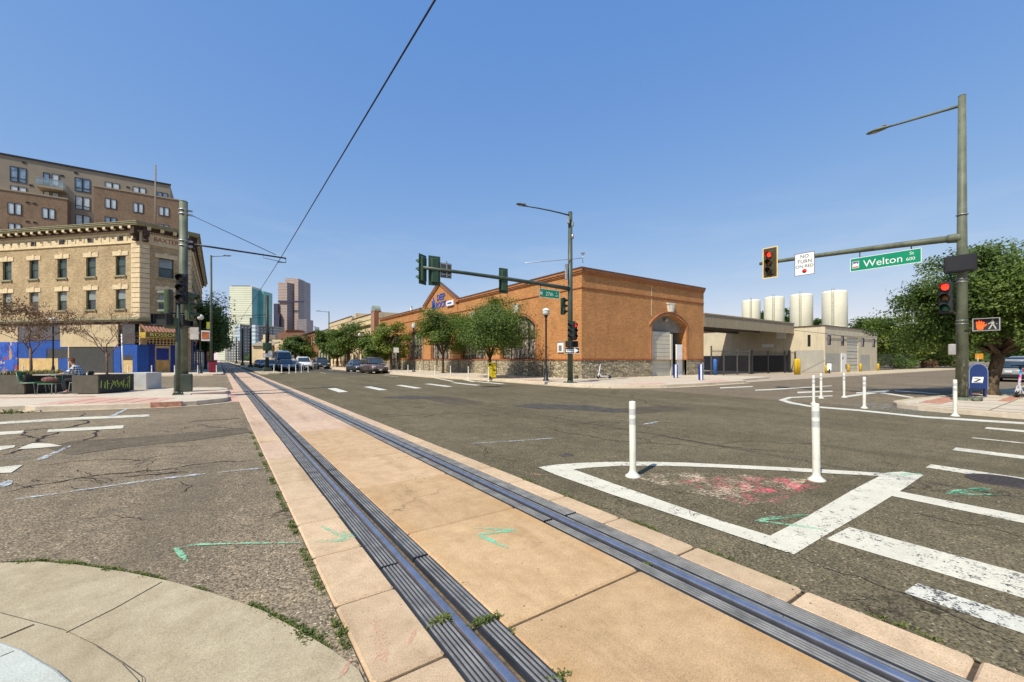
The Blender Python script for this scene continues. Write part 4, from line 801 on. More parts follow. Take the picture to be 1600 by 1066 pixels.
# contact wire and the distant line poles in the median
b=MB(); b.tube([(2.2,-12,5.96),(2.2,Y3-.2,5.92),(1.9,56.5,5.8),(2.1,88,5.8),(1.9,120,5.8),(2.0,165,5.8),(2,400,5.8)],.014,6); tag(obj('overhead_wire',b,BLACKP),'black overhead contact wire running along above the tram track','overhead wire')
POLEK=M('pole_dark',(.03,.036,.03),.5,var=.3)
def medpole(Y,lab,X=4.55):
    t=thing('overhead_line_pole',lab,'pole',(X,Y,.12),0,'overhead line poles on the median'); pole(t,X,Y,.12,8.9,.2,.16,POLEK,0); b=MB(); b.bbox(X-.42,X+.42,Y-.42,Y+.42,.12,.55,.04); obj('base_plinth',b,POLEG,t,world=True)
    b=MB(); b.tube([(X,Y,6.7),(1.6,Y,6.35)],.035,6); b.tube([(X,Y,6.35),(1.2,Y,6.1)],.02,6); obj('cantilever_arm',b,BLACKP,t,world=True); return t
t=medpole(56.5,'nearest overhead line pole on the median, with signal and signs')
head(t,(4.6,56.2,3.6),R(5),'ddd',MHK,None,1.); b=MB(); b.bbox(4.1,5.0,56.1,56.3,2.5,3.4,.03); obj('signal_box',b,HOUS,t,world=True)
sign(t,(4.55,56.05,1.95),0,.9,.5,SWHT,(),'sign',SBLK,.03); sign(t,(4.8,56.03,2.2),0,.5,.5,SWHT,(),'sign',SBLK,.03)
medpole(88,'second overhead line pole along the median'); medpole(120,'third overhead line pole along the median'); medpole(165,'furthest thin overhead line pole along the median')
b=MB(); b.tube([(onY(1240,19.5),19.5,4.55),(onY(1295,17),17,4.1),(onY(1370,16),16,3.7),(onY(1460,15),15,3.35),(70,10,3.6)],.022,6); tag(obj('service_wire',b,BLACKP),'thin grey service wire crossing in front of the tan building','wire')
# ---------------- lamps
def globe(lab,x,y,h,grp,acorn=False,z0=.15):
    t=thing('globe_lamp',lab,'street lamp',(x,y,z0),0,grp); b=MB(); b.lathe([(.2,0),(.2,.06),(.13,.12),(.1,.6),(.075,.75),(.06,.85),(.055,h-.75),(.075,h-.7),(.055,h-.62),(.07,h-.5),(.14,h-.36)],14,(x,y,z0)); obj('pole',b,BLACKP,t,world=True)
    if acorn: b=MB(); b.lathe([(.13,-.36),(.21,-.33),(.22,-.12),(.2,-.1)],14,(x,y,z0+h)); obj('lamp_glass',b,M('lamp_glass',(.55,.55,.5),.3,var=.1),t,world=True); b=MB(); b.lathe([(.24,-.1),(.22,-.02),(.1,.06),(.02,.1)],14,(x,y,z0+h)); obj('lamp_cap',b,SWHT,t,world=True)
    else: b=MB(); b.ball((x,y,z0+h-.12),.27,16); obj('lamp_globe',b,M('lamp_globe',(.74,.72,.62),.35,var=.08),t,world=True)
    return t
globe('black post lamp with white capped lantern beside the depot signal pole',16.76,20.4,4.45,'post lamps along the depot pavement',True)
Yl=onX(646.5,17.2); globe('tall black post lamp with white lantern before the arched depot window',17.2,Yl,HT(508,dep(17.2,Yl))-.15,'post lamps along the depot pavement',True)
Yl=onX(561.5,17.2); globe('distant post lamp with white lantern before the tan shop building',17.2,Yl,HT(522,dep(17.2,Yl))-.15,'post lamps along the depot pavement',True)
Yl=onX(490.5,17.2); globe('furthest post lamp before the red brick shops',17.2,Yl,HT(534,dep(17.2,Yl))-.15,'post lamps along the depot pavement',True)
globe('white globe lamp before the hotel corner trees',-1.5,50.2,5.5,'globe lamps around the hotel'); globe('white globe lamp between the two bare trees before the hotel',onY(83,51.0),51.0,HT(501,dep(onY(83,51.0),51.0))-.0,'globe lamps around the hotel')
def tall(lab,x,y,h,d,al=2.2,banner=False):
    t=thing('street_lamp',lab,'street lamp',(x,y,.15)); pole(t,x,y,.15,h,.14,.09,POLEG,.22); arm(t,(x,y,h-.1),(x+d[0]*al,y+d[1]*al,h-.05),.04,.03,POLEG,'lamp_arm'); cobra(t,(x+d[0]*al,y+d[1]*al,h-.05),d,POLEG,.8)
    return t
t=tall('tall green street lamp at the hotel corner with red bin at its foot',-.72,54.4,12.4,(CS,-SN),1.3)
b=MB(); b.box(-1.6,-.82,54.36,54.38,3.42,4.5,0); b.box(-1.52,-.9,54.345,54.358,3.6,4.36,1); obj('banner',b,[SWHT,M('banner_orange',(.55,.17,.06),.7,var=.4,scale=4)],t,world=True); b=MB(); b.box(-1.12,-.82,54.36,54.38,4.65,5.4); obj('banner',b,M('banner_green',(.42,.38,.06),.7,var=.4,scale=3),t,world=True)
Yl=onX(514,17.0); tall('distant street lamp rising over the tan shop building',17.0,Yl,HT(487,dep(17,Yl)),(-1,0),1.5)
# little signs on posts
def postsign(lab,x,y,h,w,hh,m,txt=(),rz=0,border=None,z0=.15,extra=None):
    t=thing('sign_post',lab,'sign',(x,y,z0)); b=MB(); b.cyl((x,y,z0),(x,y,z0+h),.03,n=8); obj('pole',b,GALV,t,world=True); 
    if m: sign(t,(x-.02,y-.04,z0+h-hh/2),rz,w,hh,m,txt,'sign',border,extra=extra,back=False)
    return t
Yl=onX(619,17.3); postsign('white parking sign on a thin post beside the brown parked car',17.3,Yl,2.75,.62,.6,SWHT)
postsign('grey sign post by the kerb left of the parked scooter',26.4,2.95,2.05,.5,.5,None)
xx=onY(1577,13.6); o=thing('stop_sign','small red octagonal stop sign far off behind the mailbox tree','stop sign',(xx,13.6,.05)); b=MB(); b.cyl((xx,13.6,.05),(xx,13.6,2.3),.035,n=8); obj('pole',b,GALV,o,world=True)
b=MB().fr((xx,13.55,2.35),FX-.45); oc=[(.44*math.cos(R(22.5+45*i)),.44*math.sin(R(22.5+45*i))) for i in range(8)]; b.ex(oc,0,.012,0); oc=[(x*.93,z) if 0 else (x*.92,z*.92) for x,z in oc]; b.ex(oc,-.004,0,1); b.text('STOP',.28,0,0,-.006,.001,'CENTER',0); obj('sign',b,[SWHT,SRED],o,world=True)
xx=onY(1513,16.5); o=thing('sign_post','small white sign on a post beyond the right signal pole','sign',(xx,16.5,.05)); b=MB(); b.cyl((xx,16.5,.05),(xx,16.5,2.4),.035,n=8); obj('pole',b,GALV,o,world=True); sign(o,(xx,16.4,2.4),FX-.3,1.0,.55,SWHT,(),'sign',back=False)
xx=onY(1528,9.5); o=thing('orange_board','orange board standing in for some far orange container, just above the blue mailbox','sign',(xx,9.5,.03)); b=MB(); b.cyl((xx,9.5,.0),(xx,9.5,1.9),.03,n=8); obj('pole',b,GALV,o,world=True); sign(o,(xx,9.4,1.85),FX-.3,.75,.7,M('sign_orange',(.65,.28,.02),.5),(),'sign',SBLK,.02,back=False)  # made-up board and post in place of some far orange container
# ================================================================ buildings
BRO=brick('depot_brick',(.56,.24,.078),(.39,.16,.05),(.48,.29,.135),.24,.1,.014,.14,.3)
BROD=M('depot_brick_band',(.30,.10,.04),.9,var=.25,scale=6)
BROC=brick('depot_cornice_brick',(.47,.20,.08),(.36,.14,.055),(.40,.24,.14),.22,.075,.006,.1,.2)
STN=stone('depot_stone')
KEY=M('keystone',(.72,.68,.56),.8,var=.1,scale=5)
COP=M('metal_coping',(.12,.075,.055),.5,var=.2)
BUFF=brick('hotel_buff_brick',(.55,.43,.25),(.36,.255,.14),(.34,.26,.15),.23,.078,.009,.16,.3)
BUFQ=M('hotel_stone',(.68,.55,.34),.85,var=.16,scale=3,bump=.3,streak=.15)
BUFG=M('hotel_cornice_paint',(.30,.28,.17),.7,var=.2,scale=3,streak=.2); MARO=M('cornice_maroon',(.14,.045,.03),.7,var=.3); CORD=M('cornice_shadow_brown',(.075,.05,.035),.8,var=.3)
WGRN=M('window_green_frame',(.035,.06,.035),.5,var=.2)
GLS=glass('window_glass',(.05,.07,.06),.06,.6,.4); GLB=glass('window_glass_blind',(.22,.25,.23),.1,.7,.35); GLK=glass('window_glass_dark',(.025,.03,.032),.05,.9,.4); GBL=glass('apartment_glass',(.20,.28,.36),.06,.9,.5); GWH=glass('apartment_blind_glass',(.56,.62,.62),.15,.6,.2)
STUC=M('grey_stucco',(.30,.255,.19),.9,var=.1,scale=.4,streak=.15); APBR=brick('apartment_brick',(.31,.215,.14),(.24,.165,.105),(.27,.18,.11),.3,.1,.01,.1,.3); APTR=M('apartment_trim',(.36,.29,.2),.8); BLKF=M('black_window_frame',(.02,.022,.025),.45)
TANW=M('tan_plaster',(.60,.52,.36),.9,var=.1,scale=.7,streak=.35,bump=.15,bs=20); TANG=M('grey_overpaint',(.40,.38,.32),.9,var=.1,scale=1,streak=.1); TANR=M('corrugated_tan',(.30,.25,.165),.55,var=.1,scale=1,streak=.25); DARKM=M('dark_interior',(.035,.033,.03),.9)
ROLL=M('roller_door',(.56,.53,.42),.6,var=.08,scale=1,streak=.25); ROOFM=M('flat_roof',(.2,.18,.15),.9)
A90=-math.pi/2
def fp(o,a,x,y=0,z=0): return Vector((o[0]+x*math.cos(a)-y*math.sin(a),o[1]+x*math.sin(a)+y*math.cos(a),z))
_wm={}
def window(par,o,a,x,z,w,h,frame,gl,inset=.14,style='sash',name='window',gl2=None):
    """window centred at x, sill height z, set back in its opening; frame mesh with a pane sub-part"""
    k=(w,h,style,frame.name,gl.name,gl2.name if gl2 else 0)
    if k not in _wm:
        b=MB(); f=.07
        b.box(-w/2,w/2,-.03,.05,0,f); b.box(-w/2,w/2,-.03,.05,h-f,h); b.box(-w/2,-w/2+f,-.03,.05,f,h-f); b.box(w/2-f,w/2,-.03,.05,f,h-f)
        if style=='sash': b.box(-w/2+f,w/2-f,-.02,.04,h*.5-.035,h*.5+.035)
        if style=='pair': b.box(-.09,.09,-.03,.05,f,h-f)
        if style=='pair2': b.box(-.09,.09,-.03,.05,f,h-f); b.box(-w/2+f,-.09,-.02,.04,h*.25,h*.25+.08); b.box(.09,w/2-f,-.02,.04,h*.25,h*.25+.08)
        p=MB(); p.mi=0; p.quad((-w/2+f,.02,f),(w/2-f,.02,f),(w/2-f,.02,h*.5 if style=='sash' else h-f),(-w/2+f,.02,h*.5 if style=='sash' else h-f))
        if style=='sash': p.mi=1; p.quad((-w/2+f,.0,h*.5),(w/2-f,.0,h*.5),(w/2-f,.0,h-f),(-w/2+f,.0,h-f))
        _wm[k]=(mesh(name,b,frame),mesh('pane',p,[gl,gl2 or gl]))
    f=obj(name,_wm[k][0],None,par,loc=fp(o,a,x,inset,z)-par.location,rz=a); obj('pane',_wm[k][1],None,f); return f
# ---------------------------------------------------------------- brick depot
BX,BY0,BY1,BW=20.4,21.0,65.0,14.9
t=thing('brick_depot','orange brick corner building with gable, arched windows and stone base','building',(BX,BY0,.15)); OF=(BX,BY1); AF=A90; OR=(BX,BY0); AR=0.
ZS,ZT=1.47,7.75
L=BY1-BY0; cx=lambda Y: BY1-Y
wins=[28.6,36.05,43.5,50.95,58.4]; AW=2.5; AS,ARI=4.2,.95
ST0=.0
def lfr(b,o,a): return b.fr((o[0],o[1],0),a)
w=MB(); lfr(w,OF,AF).wall(0,L,ZS,ZT,[(cx(y)-AW,cx(y)+AW,ZS+.001,AS,ARI) for y in wins],.35)
DX0,DX1=28.0-BX,32.7-BX
lfr(w,OR,AR).wall(0,BW,ZS,ZT,[(DX0,DX1,ZS+.0,4.28,.8)],.9); w.fr().quad((BX+BW,BY0,.1),(BX+BW,BY1,.1),(BX+BW,BY1,ZT),(BX+BW,BY0,ZT))
# herring-textured panel and the thin joint on the side wall
gz=lambda Y:0
gb=MB(); lfr(w,OF,AF); gw=4.25; gc=cx(43.5); w.poly([(gc-gw,-.06,6.2),(gc+gw,-.06,6.2),(gc+gw,-.06,7.9),(gc,-.06,10.1),(gc-gw,-.06,7.9)]); 
w.poly([(gc-gw,.3,6.2),(gc-gw,.3,7.9),(gc,.3,10.1),(gc+gw,.3,7.9),(gc+gw,.3,6.2)]); w.quad((gc-gw,-.06,6.2),(gc-gw,-.06,7.9),(gc-gw,.3,7.9),(gc-gw,.3,6.2)); w.quad((gc+gw,-.06,7.9),(gc+gw,-.06,6.2),(gc+gw,.3,6.2),(gc+gw,.3,7.9))
obj('wall',w,BRO,t,world=True)
w=MB(); e=.05
lfr(w,OF,AF).box(-.0,L+e,-e,.2,.05,ZS-.06); lfr(w,OR,AR).box(.2,DX0,-e,.2,.05,ZS-.06); w.box(DX1,BW,-e,.2,.05,ZS-.06)
obj('stone_base',w,STN,t,world=True)
w=MB(); lfr(w,OF,AF).box(0,L+.09,-.09,.1,ZS-.06,ZS+.05); lfr(w,OR,AR).box(.1,DX0-.02,-.09,.1,ZS-.06,ZS+.05); w.box(DX1+.02,BW,-.09,.1,ZS-.06,ZS+.05); obj('stone_ledge',w,BROD,t,world=True)
def corn(b,zs,segs):
    for (z0,z1,d) in zs:
        for (o,a,x0,x1,ext) in segs: lfr(b,o,a).box(x0,x1+(d if ext else 0),-d,.05,z0,z1)
segsF=[(OF,AF,0,gc-gw,0),(OF,AF,gc+gw,L,1),(OR,AR,.0,BW,0)]
w=MB(); corn(w,[(7.36,7.45,.06),(7.45,7.56,.12),(7.56,7.72,.18)],segsF); lfr(w,OF,AF)
for sx in (-1,1):
    for (h0,h1,d) in ((0,.13,.13),(.13,.3,.2)):
        P=lambda x,z:(gc+sx*x,z); w.ex([P(gw+.05,7.62+h0),P(gw+.05,7.62+h1),P(0,9.85+h1),P(0,9.85+h0)],-.06-d,.05)
    w.box(gc+sx*gw-.35,gc+sx*gw+.35,-.22,.05,7.45,7.9)
obj('cornice',w,BROC,t,world=True)
w=MB(); corn(w,[(6.38,6.46,.05)],[(OF,AF,0,gc-gw,0),(OF,AF,gc+gw,L,1),(OR,AR,0,BW,0)]); lfr(w,OF,AF).box(gc-gw,gc+gw,-.1,.05,6.38,6.46); obj('string_course',w,BROD,t,world=True)
w=MB(); corn(w,[(7.72,7.8,.22)],segsF); lfr(w,OF,AF)
for sx in (-1,1): P=lambda x,z:(gc+sx*x,z); w.ex([P(gw+.1,7.9),P(gw+.1,7.97),P(0,10.22),P(0,10.15)],-.3,.1)
obj('coping',w,COP,t,world=True)
w=MB(); w.box(BX+.2,BX+BW-.02,BY0+.2,BY1,7.2,7.3); obj('roof',w,ROOFM,t,world=True)
w=MB().fr((BX,0,0)); w.box(4,7.5,51,56,7.3,8.0); obj('roof_unit',w,TANW,t,world=True)
w=MB(); w.cyl((24,61.5,7.3),(24,61.5,9.6),.18,n=10); obj('roof_pipe',w,GALV,t,world=True)
def archband(b,x0,x1,zs,rise,w0,d,z0):
    a1=arcpts(x0,x1,zs,rise); a2=arcpts(x0-w0,x1+w0,zs,rise+w0)
    for i in range(len(a1)-1): b.ex([a1[i],a1[i+1],a2[i+1],a2[i]],-d,.02)
    b.box(x0-w0,x0,-d,.02,z0,zs); b.box(x1,x1+w0,-d,.02,z0,zs)
w=MB(); lfr(w,OF,AF)
for y in wins: archband(w,cx(y)-AW,cx(y)+AW,AS,ARI,.16,.05,ZS+.05); archband(w,cx(y)-AW-.2,cx(y)+AW+.2,AS,ARI+.2,.09,.09,AS-.02)
lfr(w,OR,AR); archband(w,DX0,DX1,4.28,.8,.2,.05,ZS+.05); archband(w,DX0-.24,DX1+.24,4.28,1.04,.1,.09,4.2); pieces('arch_trim',w,BROC,t)
for o,a,x in [(OF,AF,cx(y)) for y in wins]+[(OR,AR,(DX0+DX1)/2)]:
    w=MB(); lfr(w,o,a).ex([(x-.26,5.36),(x+.26,5.36),(x+.42,6.05),(x-.42,6.05)],-.2,.0); w.ex([(x-.13,5.4),(x+.13,5.4),(x+.16,5.95),(x-.16,5.95)],-.24,-.2); w.box(x-.46,x+.46,-.23,0,6.0,6.08); obj('keystone',w,KEY,t,world=True)
MUR=None; BAYG=M('bay_grey',(.25,.235,.195),.9,streak=.2)
def mural():
    t=NT('photo_mural'); P=t.tc.outputs['Object']; v=t.mapv(P,(.9,.9,.35)); n=t.noise(2.1,6,.7,v); n2=t.noise(3.2,5,.7); c=t.mix(t.ramp(n,.45,.56),(.10,.085,.065),(.34,.29,.22)); c=t.mix(t.ramp(n2,.52,.58),c,(.02,.018,.016)); c=t.mix(t.ramp(t.noise(5.5,4,.6),.6,.64),c,(.60,.54,.42)); return t.out(c,.35,0,.4)
MUR=mural(); MURF=M('mural_frame',(.55,.50,.40),.6)
for y in wins:
    f=MB(); lfr(f,OF,AF); x=cx(y)
    for q in (-AW,-AW/2-.03,-.04,AW/2-.03,AW-.08): 
        zt=AS+.2 if abs(abs(q)-AW)<.1 else AS+ARI-.25+.1*(abs(q)<.1); f.box(x+q,x+q+.08,.24,.32,ZS,zt)
    f.box(x-AW,x+AW,.24,.32,ZS,ZS+.1); f.box(x-AW,x+AW,.24,.32,3.2,3.28)
    fo=obj('window',f,BLKF,t,world=True); p=MB(); lfr(p,OF,AF); arc=arcpts(x-AW,x+AW,AS,ARI); p.poly([(x-AW,.3,ZS),(x+AW,.3,ZS)]+[(u,.3,z) for u,z in reversed(arc)]); obj('pane',p,MUR,fo,world=True)
# downpipe joints in the stone base
w=MB(); lfr(w,OF,AF)
for y in (25.2,31.7,33.2,39.0,40.5,46.4,48.1): w.box(cx(y)-.03,cx(y)+.03,-.075,-.04,.1,ZS-.06)
pieces('drain_strip',w,IRON,t)
# recessed loading bay with roller door
w=MB(); lfr(w,OR,AR); Dd=.9; w.quad((DX0,Dd+1.6,.1),(DX1,Dd+1.6,.1),(DX1,Dd+1.6,5.2),(DX0,Dd+1.6,5.2)); w.quad((DX1,0.0,.1),(DX1,0.0,ZS),(DX1,Dd+1.6,ZS),(DX1,Dd+1.6,.1)); w.quad((DX1,.9,ZS),(DX1,.9,4.3),(DX1,Dd+1.6,4.3),(DX1,Dd+1.6,ZS)); w.quad((DX0,.9,4.3),(DX0,.9,.1),(DX0,Dd+1.6,.1),(DX0,Dd+1.6,4.3)); w.quad((DX0,0,.1),(DX0,.9,.1),(DX0,.9,ZS),(DX0,0,ZS)); w.quad((DX0,.9,4.25),(DX1,.9,4.25),(DX1,Dd+1.6,4.25),(DX0,Dd+1.6,4.25)); obj('bay_wall',w,BAYG,t,world=True)
w=MB(); lfr(w,OR,AR); w.quad((DX0,.55,3.75),(DX1,.55,3.75),(DX1,.55,5.1),(DX0,.55,5.1)); obj('arch_panel',w,BAYG,t,world=True)
w=MB(); lfr(w,OR,AR)
for k in range(11): w.box(DX0+.05,DX0+2.75,.22+.03,.32,.06+.335*k,.06+.335*k+.3); w.box(DX0+.05,DX0+2.75,.28,.32,.06+.335*k+.3,.06+.335*(k+1))
obj('roller_door',w,ROLL,t,world=True)
w=MB(); lfr(w,OR,AR); w.box(DX0+2.75,DX0+2.95,.15,1.2,.05,3.6); w.box(DX0+2.95,DX0+3.2,.5,.56,.05,3.1); obj('door_jamb',w,ROLL,t,world=True)
w=MB(); lfr(w,OR,AR); w.box(DX1-.95,DX1-.12,.3,.42,.05,2.75); w.box(DX1-.55,DX1-.5,.26,.3,1.9,1.96); obj('door',w,SWHT,t,world=True)
w=MB(); lfr(w,OR,AR); w.ball(((DX0+DX1)/2,.35,4.75),.16,12); obj('bay_lamp',w,GALV,t,world=True)
w=MB(); lfr(w,OR,AR).box(DX0-.05,DX0-.02,-.012,0,4.9,7.3); obj('movement_joint',w,KEY,t,world=True)
w=MB(); lfr(w,OR,AR).cyl((2.6,-.06,7.2),(2.6,-.06,6.95),.05,n=8); w.bbox(6.1,6.5,-.1,0,2.0,2.5,.02); obj('wall_vent',w,GALV,t,world=True) if 0 else None
# gable lettering and the small things on the street wall
w=MB(); lfr(w,OF,AF); w.text('DEEP',.95,gc+.35,8.45,-.1,.03,m=0); w.text('ROCK',.95,gc+.35,7.6,-.1,.03,m=0)
for k,(u,h) in enumerate(((-1.95,1.0),(-1.65,1.35),(-1.35,1.05))): w.tube([(gc+u,-.12,7.25),(gc+u+.08,-.12,7.25+h*.5),(gc+u-.04,-.12,7.25+h)],.07,6,m=0)
w.tube([(gc-2.2,-.12,7.5),(gc-1.65,-.12,7.15),(gc-1.1,-.12,7.5)],.06,6,m=0); obj('wall_lettering',w,[SBLU],t,world=True,label='blue sign letters reading deep rock on the gable')
w=MB(); lfr(w,OF,AF); w.bbox(gc+2.0,gc+3.6,-.26,-.07,7.2,7.75,.03,0); w.box(gc+2.3,gc+3.3,-.268,-.26,7.4,7.58,1); obj('sign_box',w,[SWHT,SBLU],t,world=True)
w=MB(); lfr(w,OF,AF); x=cx(23.1); w.box(x-.3,x+.3,-.1,0,2.0,2.7,0); w.box(x-.17,x+.17,-.11,-.1,2.08,2.5,1); w.box(x-.3,x+.3,-.12,0,2.7,2.78,1); obj('notice_box',w,[SWHT,GALV],t,world=True)
# ---------------------------------------------------------------- shed canopy + tan building
t=thing('loading_canopy','tan corrugated loading canopy between brick depot and tan building','canopy',(35.3,21,0)); CX0,CX1=35.32,53.48
w=MB().fr((0,21,0)); n=60
for k in range(n):
    x0=CX0+(CX1-CX0)*k/n; d=(CX1-CX0)/n; w.box(x0,x0+d*.82,-.04,.02,4.4,5.52); w.box(x0+d*.82,x0+d,0,.02,4.4,5.52)
w.box(CX0,CX1,-.1,.06,5.5,5.62); obj('fascia',w,TANR,t,world=True)
w=MB(); w.box(CX0,CX1,21.05,28.6,5.2,5.45); 
for k in range(3): w.box(CX0,CX1,22+k*2.6,22.25+k*2.6,4.7,5.2)
obj('roof',w,M('roof_underside',(.16,.15,.13),.9),t,world=True)
w=MB(); w.box(CX0,CX1,37.9,38.2,0,5.2); obj('rear_wall',w,M('rear_wall_paint',(.55,.48,.34),.9,streak=.3),t,world=True)
w=MB(); w.box(CX0+.02,CX0+.1,21.2,38,0.03,1.7); w.box(CX0,CX1-.02,37.7,37.88,.03,1.8); w.box(53.36,53.46,21.4,38,.03,1.95); obj('wainscot',w,M('navy_wainscot',(.012,.016,.03),.5),t,world=True)
for i,(x,y) in enumerate(((37.5,24.5),(40.5,25.2))):
    w=MB(); w.box(x-.9,x+.9,y-.15,y+.15,4.1,4.22); w.box(x-.02,x+.02,y,y+.03,4.2,4.7); obj('strip_light',w,SWHT,t,world=True)
t=thing('tan_building','low tan plastered building with roller door and small dark windows','building',(53.5,18,.05)); TX,TY,TXE,TZ=53.5,18.0,70.6,5.1
px2x=lambda p: onY(p,TY)-TX
hol=[(px2x(1292.8),px2x(1298.6),3.05,4.15),(px2x(1314),px2x(1319),3.05,4.15),(px2x(1346),px2x(1350.6),3.05,4.15),(px2x(1363),px2x(1367.5),3.05,4.15),(px2x(1323.5),px2x(1341),.05,4.05)]
w=MB(); w.fr((TX,TY,0)).wall(0,TXE-TX,.0,TZ,hol,.1); w.fr((TX,38,0),A90).wall(0,20,.0,TZ,[(18.35,18.65,2.9,4.2)],.25); w.fr().quad((TXE,TY,0),(TXE,38,0),(TXE,38,TZ),(TXE,TY,TZ)); obj('wall',w,TANW,t,world=True)
w=MB(); w.fr((TX,TY,0)); w.box(.15,px2x(1312),-.015,.0,.05,2.15); w.box(px2x(1343.5),px2x(1359),-.015,0,.05,2.05); w.fr((TX,38,0),A90).box(17.2,19.9,-.015,0,.05,2.5); pieces('grey_paint_panel',w,TANG,t)
w=MB(); w.fr((TX,TY,0)).box(-.08,TXE-TX+.05,-.08,.25,TZ,TZ+.1); w.fr((TX,38,0),A90).box(0,19.7,-.08,.25,TZ,TZ+.1); obj('coping',w,COP,t,world=True)
w=MB(); w.box(TX+.25,TXE-.02,TY+.25,38,4.8,4.95); obj('roof',w,ROOFM,t,world=True)
for h in hol[:4]: window(t,(TX,TY),0,(h[0]+h[1])/2,3.05,h[1]-h[0],1.1,BLKF,GLK,.04,'plain')
window(t,(TX,38),A90,18.5,2.9,.3,1.3,BLKF,GLK,.12,'plain')
w=MB(); w.fr((TX,TY,0)); h=hol[4]
for k in range(10): w.box(h[0],h[1],.05+(.03 if k%2 else 0),.2,.05+.4*k,.05+.4*k+.37)
obj('roller_door',w,ROLL,t,world=True)
w=MB(); w.fr((TX,TY,0)); a,b_=px2x(1314),px2x(1321.5); w.box(a,b_,-.05,0,.05,2.2,0); w.box(a+.3,a+.55,-.06,-.05,1.5,1.8,1); w.box(b_-.25,b_-.1,-.09,-.05,.4,.95,1); obj('door',w,[SWHT,SBLK],t,world=True)
w=MB().fr((TX,TY,0)); w.tube([(0,-.12,4.15),(TXE-TX,-.12,4.35)],.04,6); obj('wall_pipe',w,GALV,t,world=True)
w=MB(); w.fr((TX,38,0),A90); w.box(15.2,16.2,-.06,0,3.9,4.7); w.box(13.6,14.9,-.06,-.01,2.95,3.3); pieces('wall_sign',w,[SWHT],t)
# ---- iron fence and gates under the canopy
t=thing('iron_fence','black iron fence with gates under the loading canopy','fence',(35.4,20.7,.03)); BLI=M('fence_black',(.025,.024,.022),.5); FDK=M('fence_grey',(.09,.085,.08),.5); FY=20.75
def fpanel(x0,x1,h,nm,m,par=t):
    b=MB().fr((0,FY,0)); b.box(x0,x1,-.02,.02,.12,.17); b.box(x0,x1,-.02,.02,h-.2,h-.15); n=int((x1-x0)/.17)
    for k in range(n+1): x=x0+(x1-x0)*k/n; b.box(x-.007,x+.007,-.007,.007,.08,h)
    obj(nm,b,m,par,world=True)
fpanel(36.2,43.0,2.4,'gate',FDK); fpanel(43.6,51.6,2.35,'panel',BLI); fpanel(51.9,53.2,2.4,'gate',BLI)
for x,h,s in ((36.1,2.7,.05),(38.2,2.5,.05),(40.6,2.5,.05),(42.9,2.5,.06),(43.4,2.4,.09),(46.8,2.4,.05),(50.6,2.45,.07),(51.75,2.5,.11),(53.2,2.4,.05)):
    b=MB(); b.box(x-s,x+s,FY-s,FY+s,.03,h); obj('post',b,BLI if x>43 else FDK,t,world=True)
t=thing('iron_fence','black iron picket fence among shrubs right of the tan building','fence',(70.8,18.3,.05)); FY=18.3; fpanel(70.8,90,2.2,'panel',BLI,t)
# ---- four tanks
RT=1.6
TM=M('tank_cream',(.76,.73,.56),.5,var=.05,scale=.5,streak=.18)
for i,(px,ty,wpx,lab) in enumerate(((1304,455.5,41,'largest cream storage tank, rightmost of the four'),(1252,460.5,38,'cream storage tank second from the right above the tan roof'),(1209.5,464.5,34.5,'cream storage tank second from the left above the canopy'),(1173.5,469.5,32,'leftmost cream storage tank above the canopy'))):
    d=658*4.0/wpx; r=(px-800)/658; X=d*SN+r*d*CS; Y=d*CS-r*d*SN; H=HT(ty,d); t=thing('storage_tank',lab,'tank',(X,Y,0),0,'cream storage tanks behind the tan building')
    b=MB(); b.lathe([(RT,0),(RT,H-.3),(RT-.05,H-.1),(RT-.2,H),(.8,H+.1),(.05,H+.14)],40,(X,Y,0)); 
    for z in (H*.3,H*.55,H*.8): b.lathe([(RT,z-.02),(RT+.012,z-.015),(RT+.012,z+.015),(RT,z+.02)],40,(X,Y,0),cap=False)
    obj('shell',b,TM,t,world=True)
    an=math.atan2(-Y,-X)-.12+.03*i; ux,uy=math.cos(an),math.sin(an); vx,vy=-uy,ux; b=MB()
    for s in (-.13,.13): b.tube([(X+ux*(RT+.13)+vx*s,Y+uy*(RT+.13)+vy*s,.3),(X+ux*(RT+.13)+vx*s,Y+uy*(RT+.13)+vy*s,H+.2),(X+ux*(RT-.3)+vx*s,Y+uy*(RT-.3)+vy*s,H+.35)],.022,5)
    for k in range(int(H/.35)): b.tube([(X+ux*(RT+.13)-vx*.13,Y+uy*(RT+.13)-vy*.13,.4+.35*k),(X+ux*(RT+.13)+vx*.13,Y+uy*(RT+.13)+vy*.13,.4+.35*k)],.02,4)
    obj('ladder',b,M('ladder_rust',(.10,.08,.06),.7),t,world=True)
# ---------------------------------------------------------------- hotel (wedge-shaped, buff brick)
A=Vector((-6.35,54.35)); CHA=R(22.5); CW=4.15; Bp=fp(A,CHA,CW).to_2d(); EA=R(-45); EL=26.; Es=fp(A,EA,-EL).to_2d(); WL=35.
t=thing('corner_hotel','three storey buff brick corner hotel with bracketed cornice and boarded shopfront','building',(A.x,A.y,.15)); HZ=14.6; GZ=5.45
def eT(px):   # distance from A along the east face for a photo column
    r=(px-CXP)/FPX; best=min(((abs((fp(A,EA,-k*.02).x*CS-fp(A,EA,-k*.02).y*SN)/dep(*fp(A,EA,-k*.02).to_2d())-r),k*.02) for k in range(0,1300)))
    return EL-best[1]
ex=[eT(p) for p in (188.5,142,97,53,11)]; ex+= [ex[-1]-(ex[-2]-ex[-1])]
WH,WW=1.95,1.2; Z3,Z2=9.75,6.45
hE=[(x-WW/2,x+WW/2,z,z+WH) for x in ex for z in (Z2,Z3)]; hC=[(CW/2-.62,CW/2+.62,z,z+WH) for z in (Z2,Z3)]
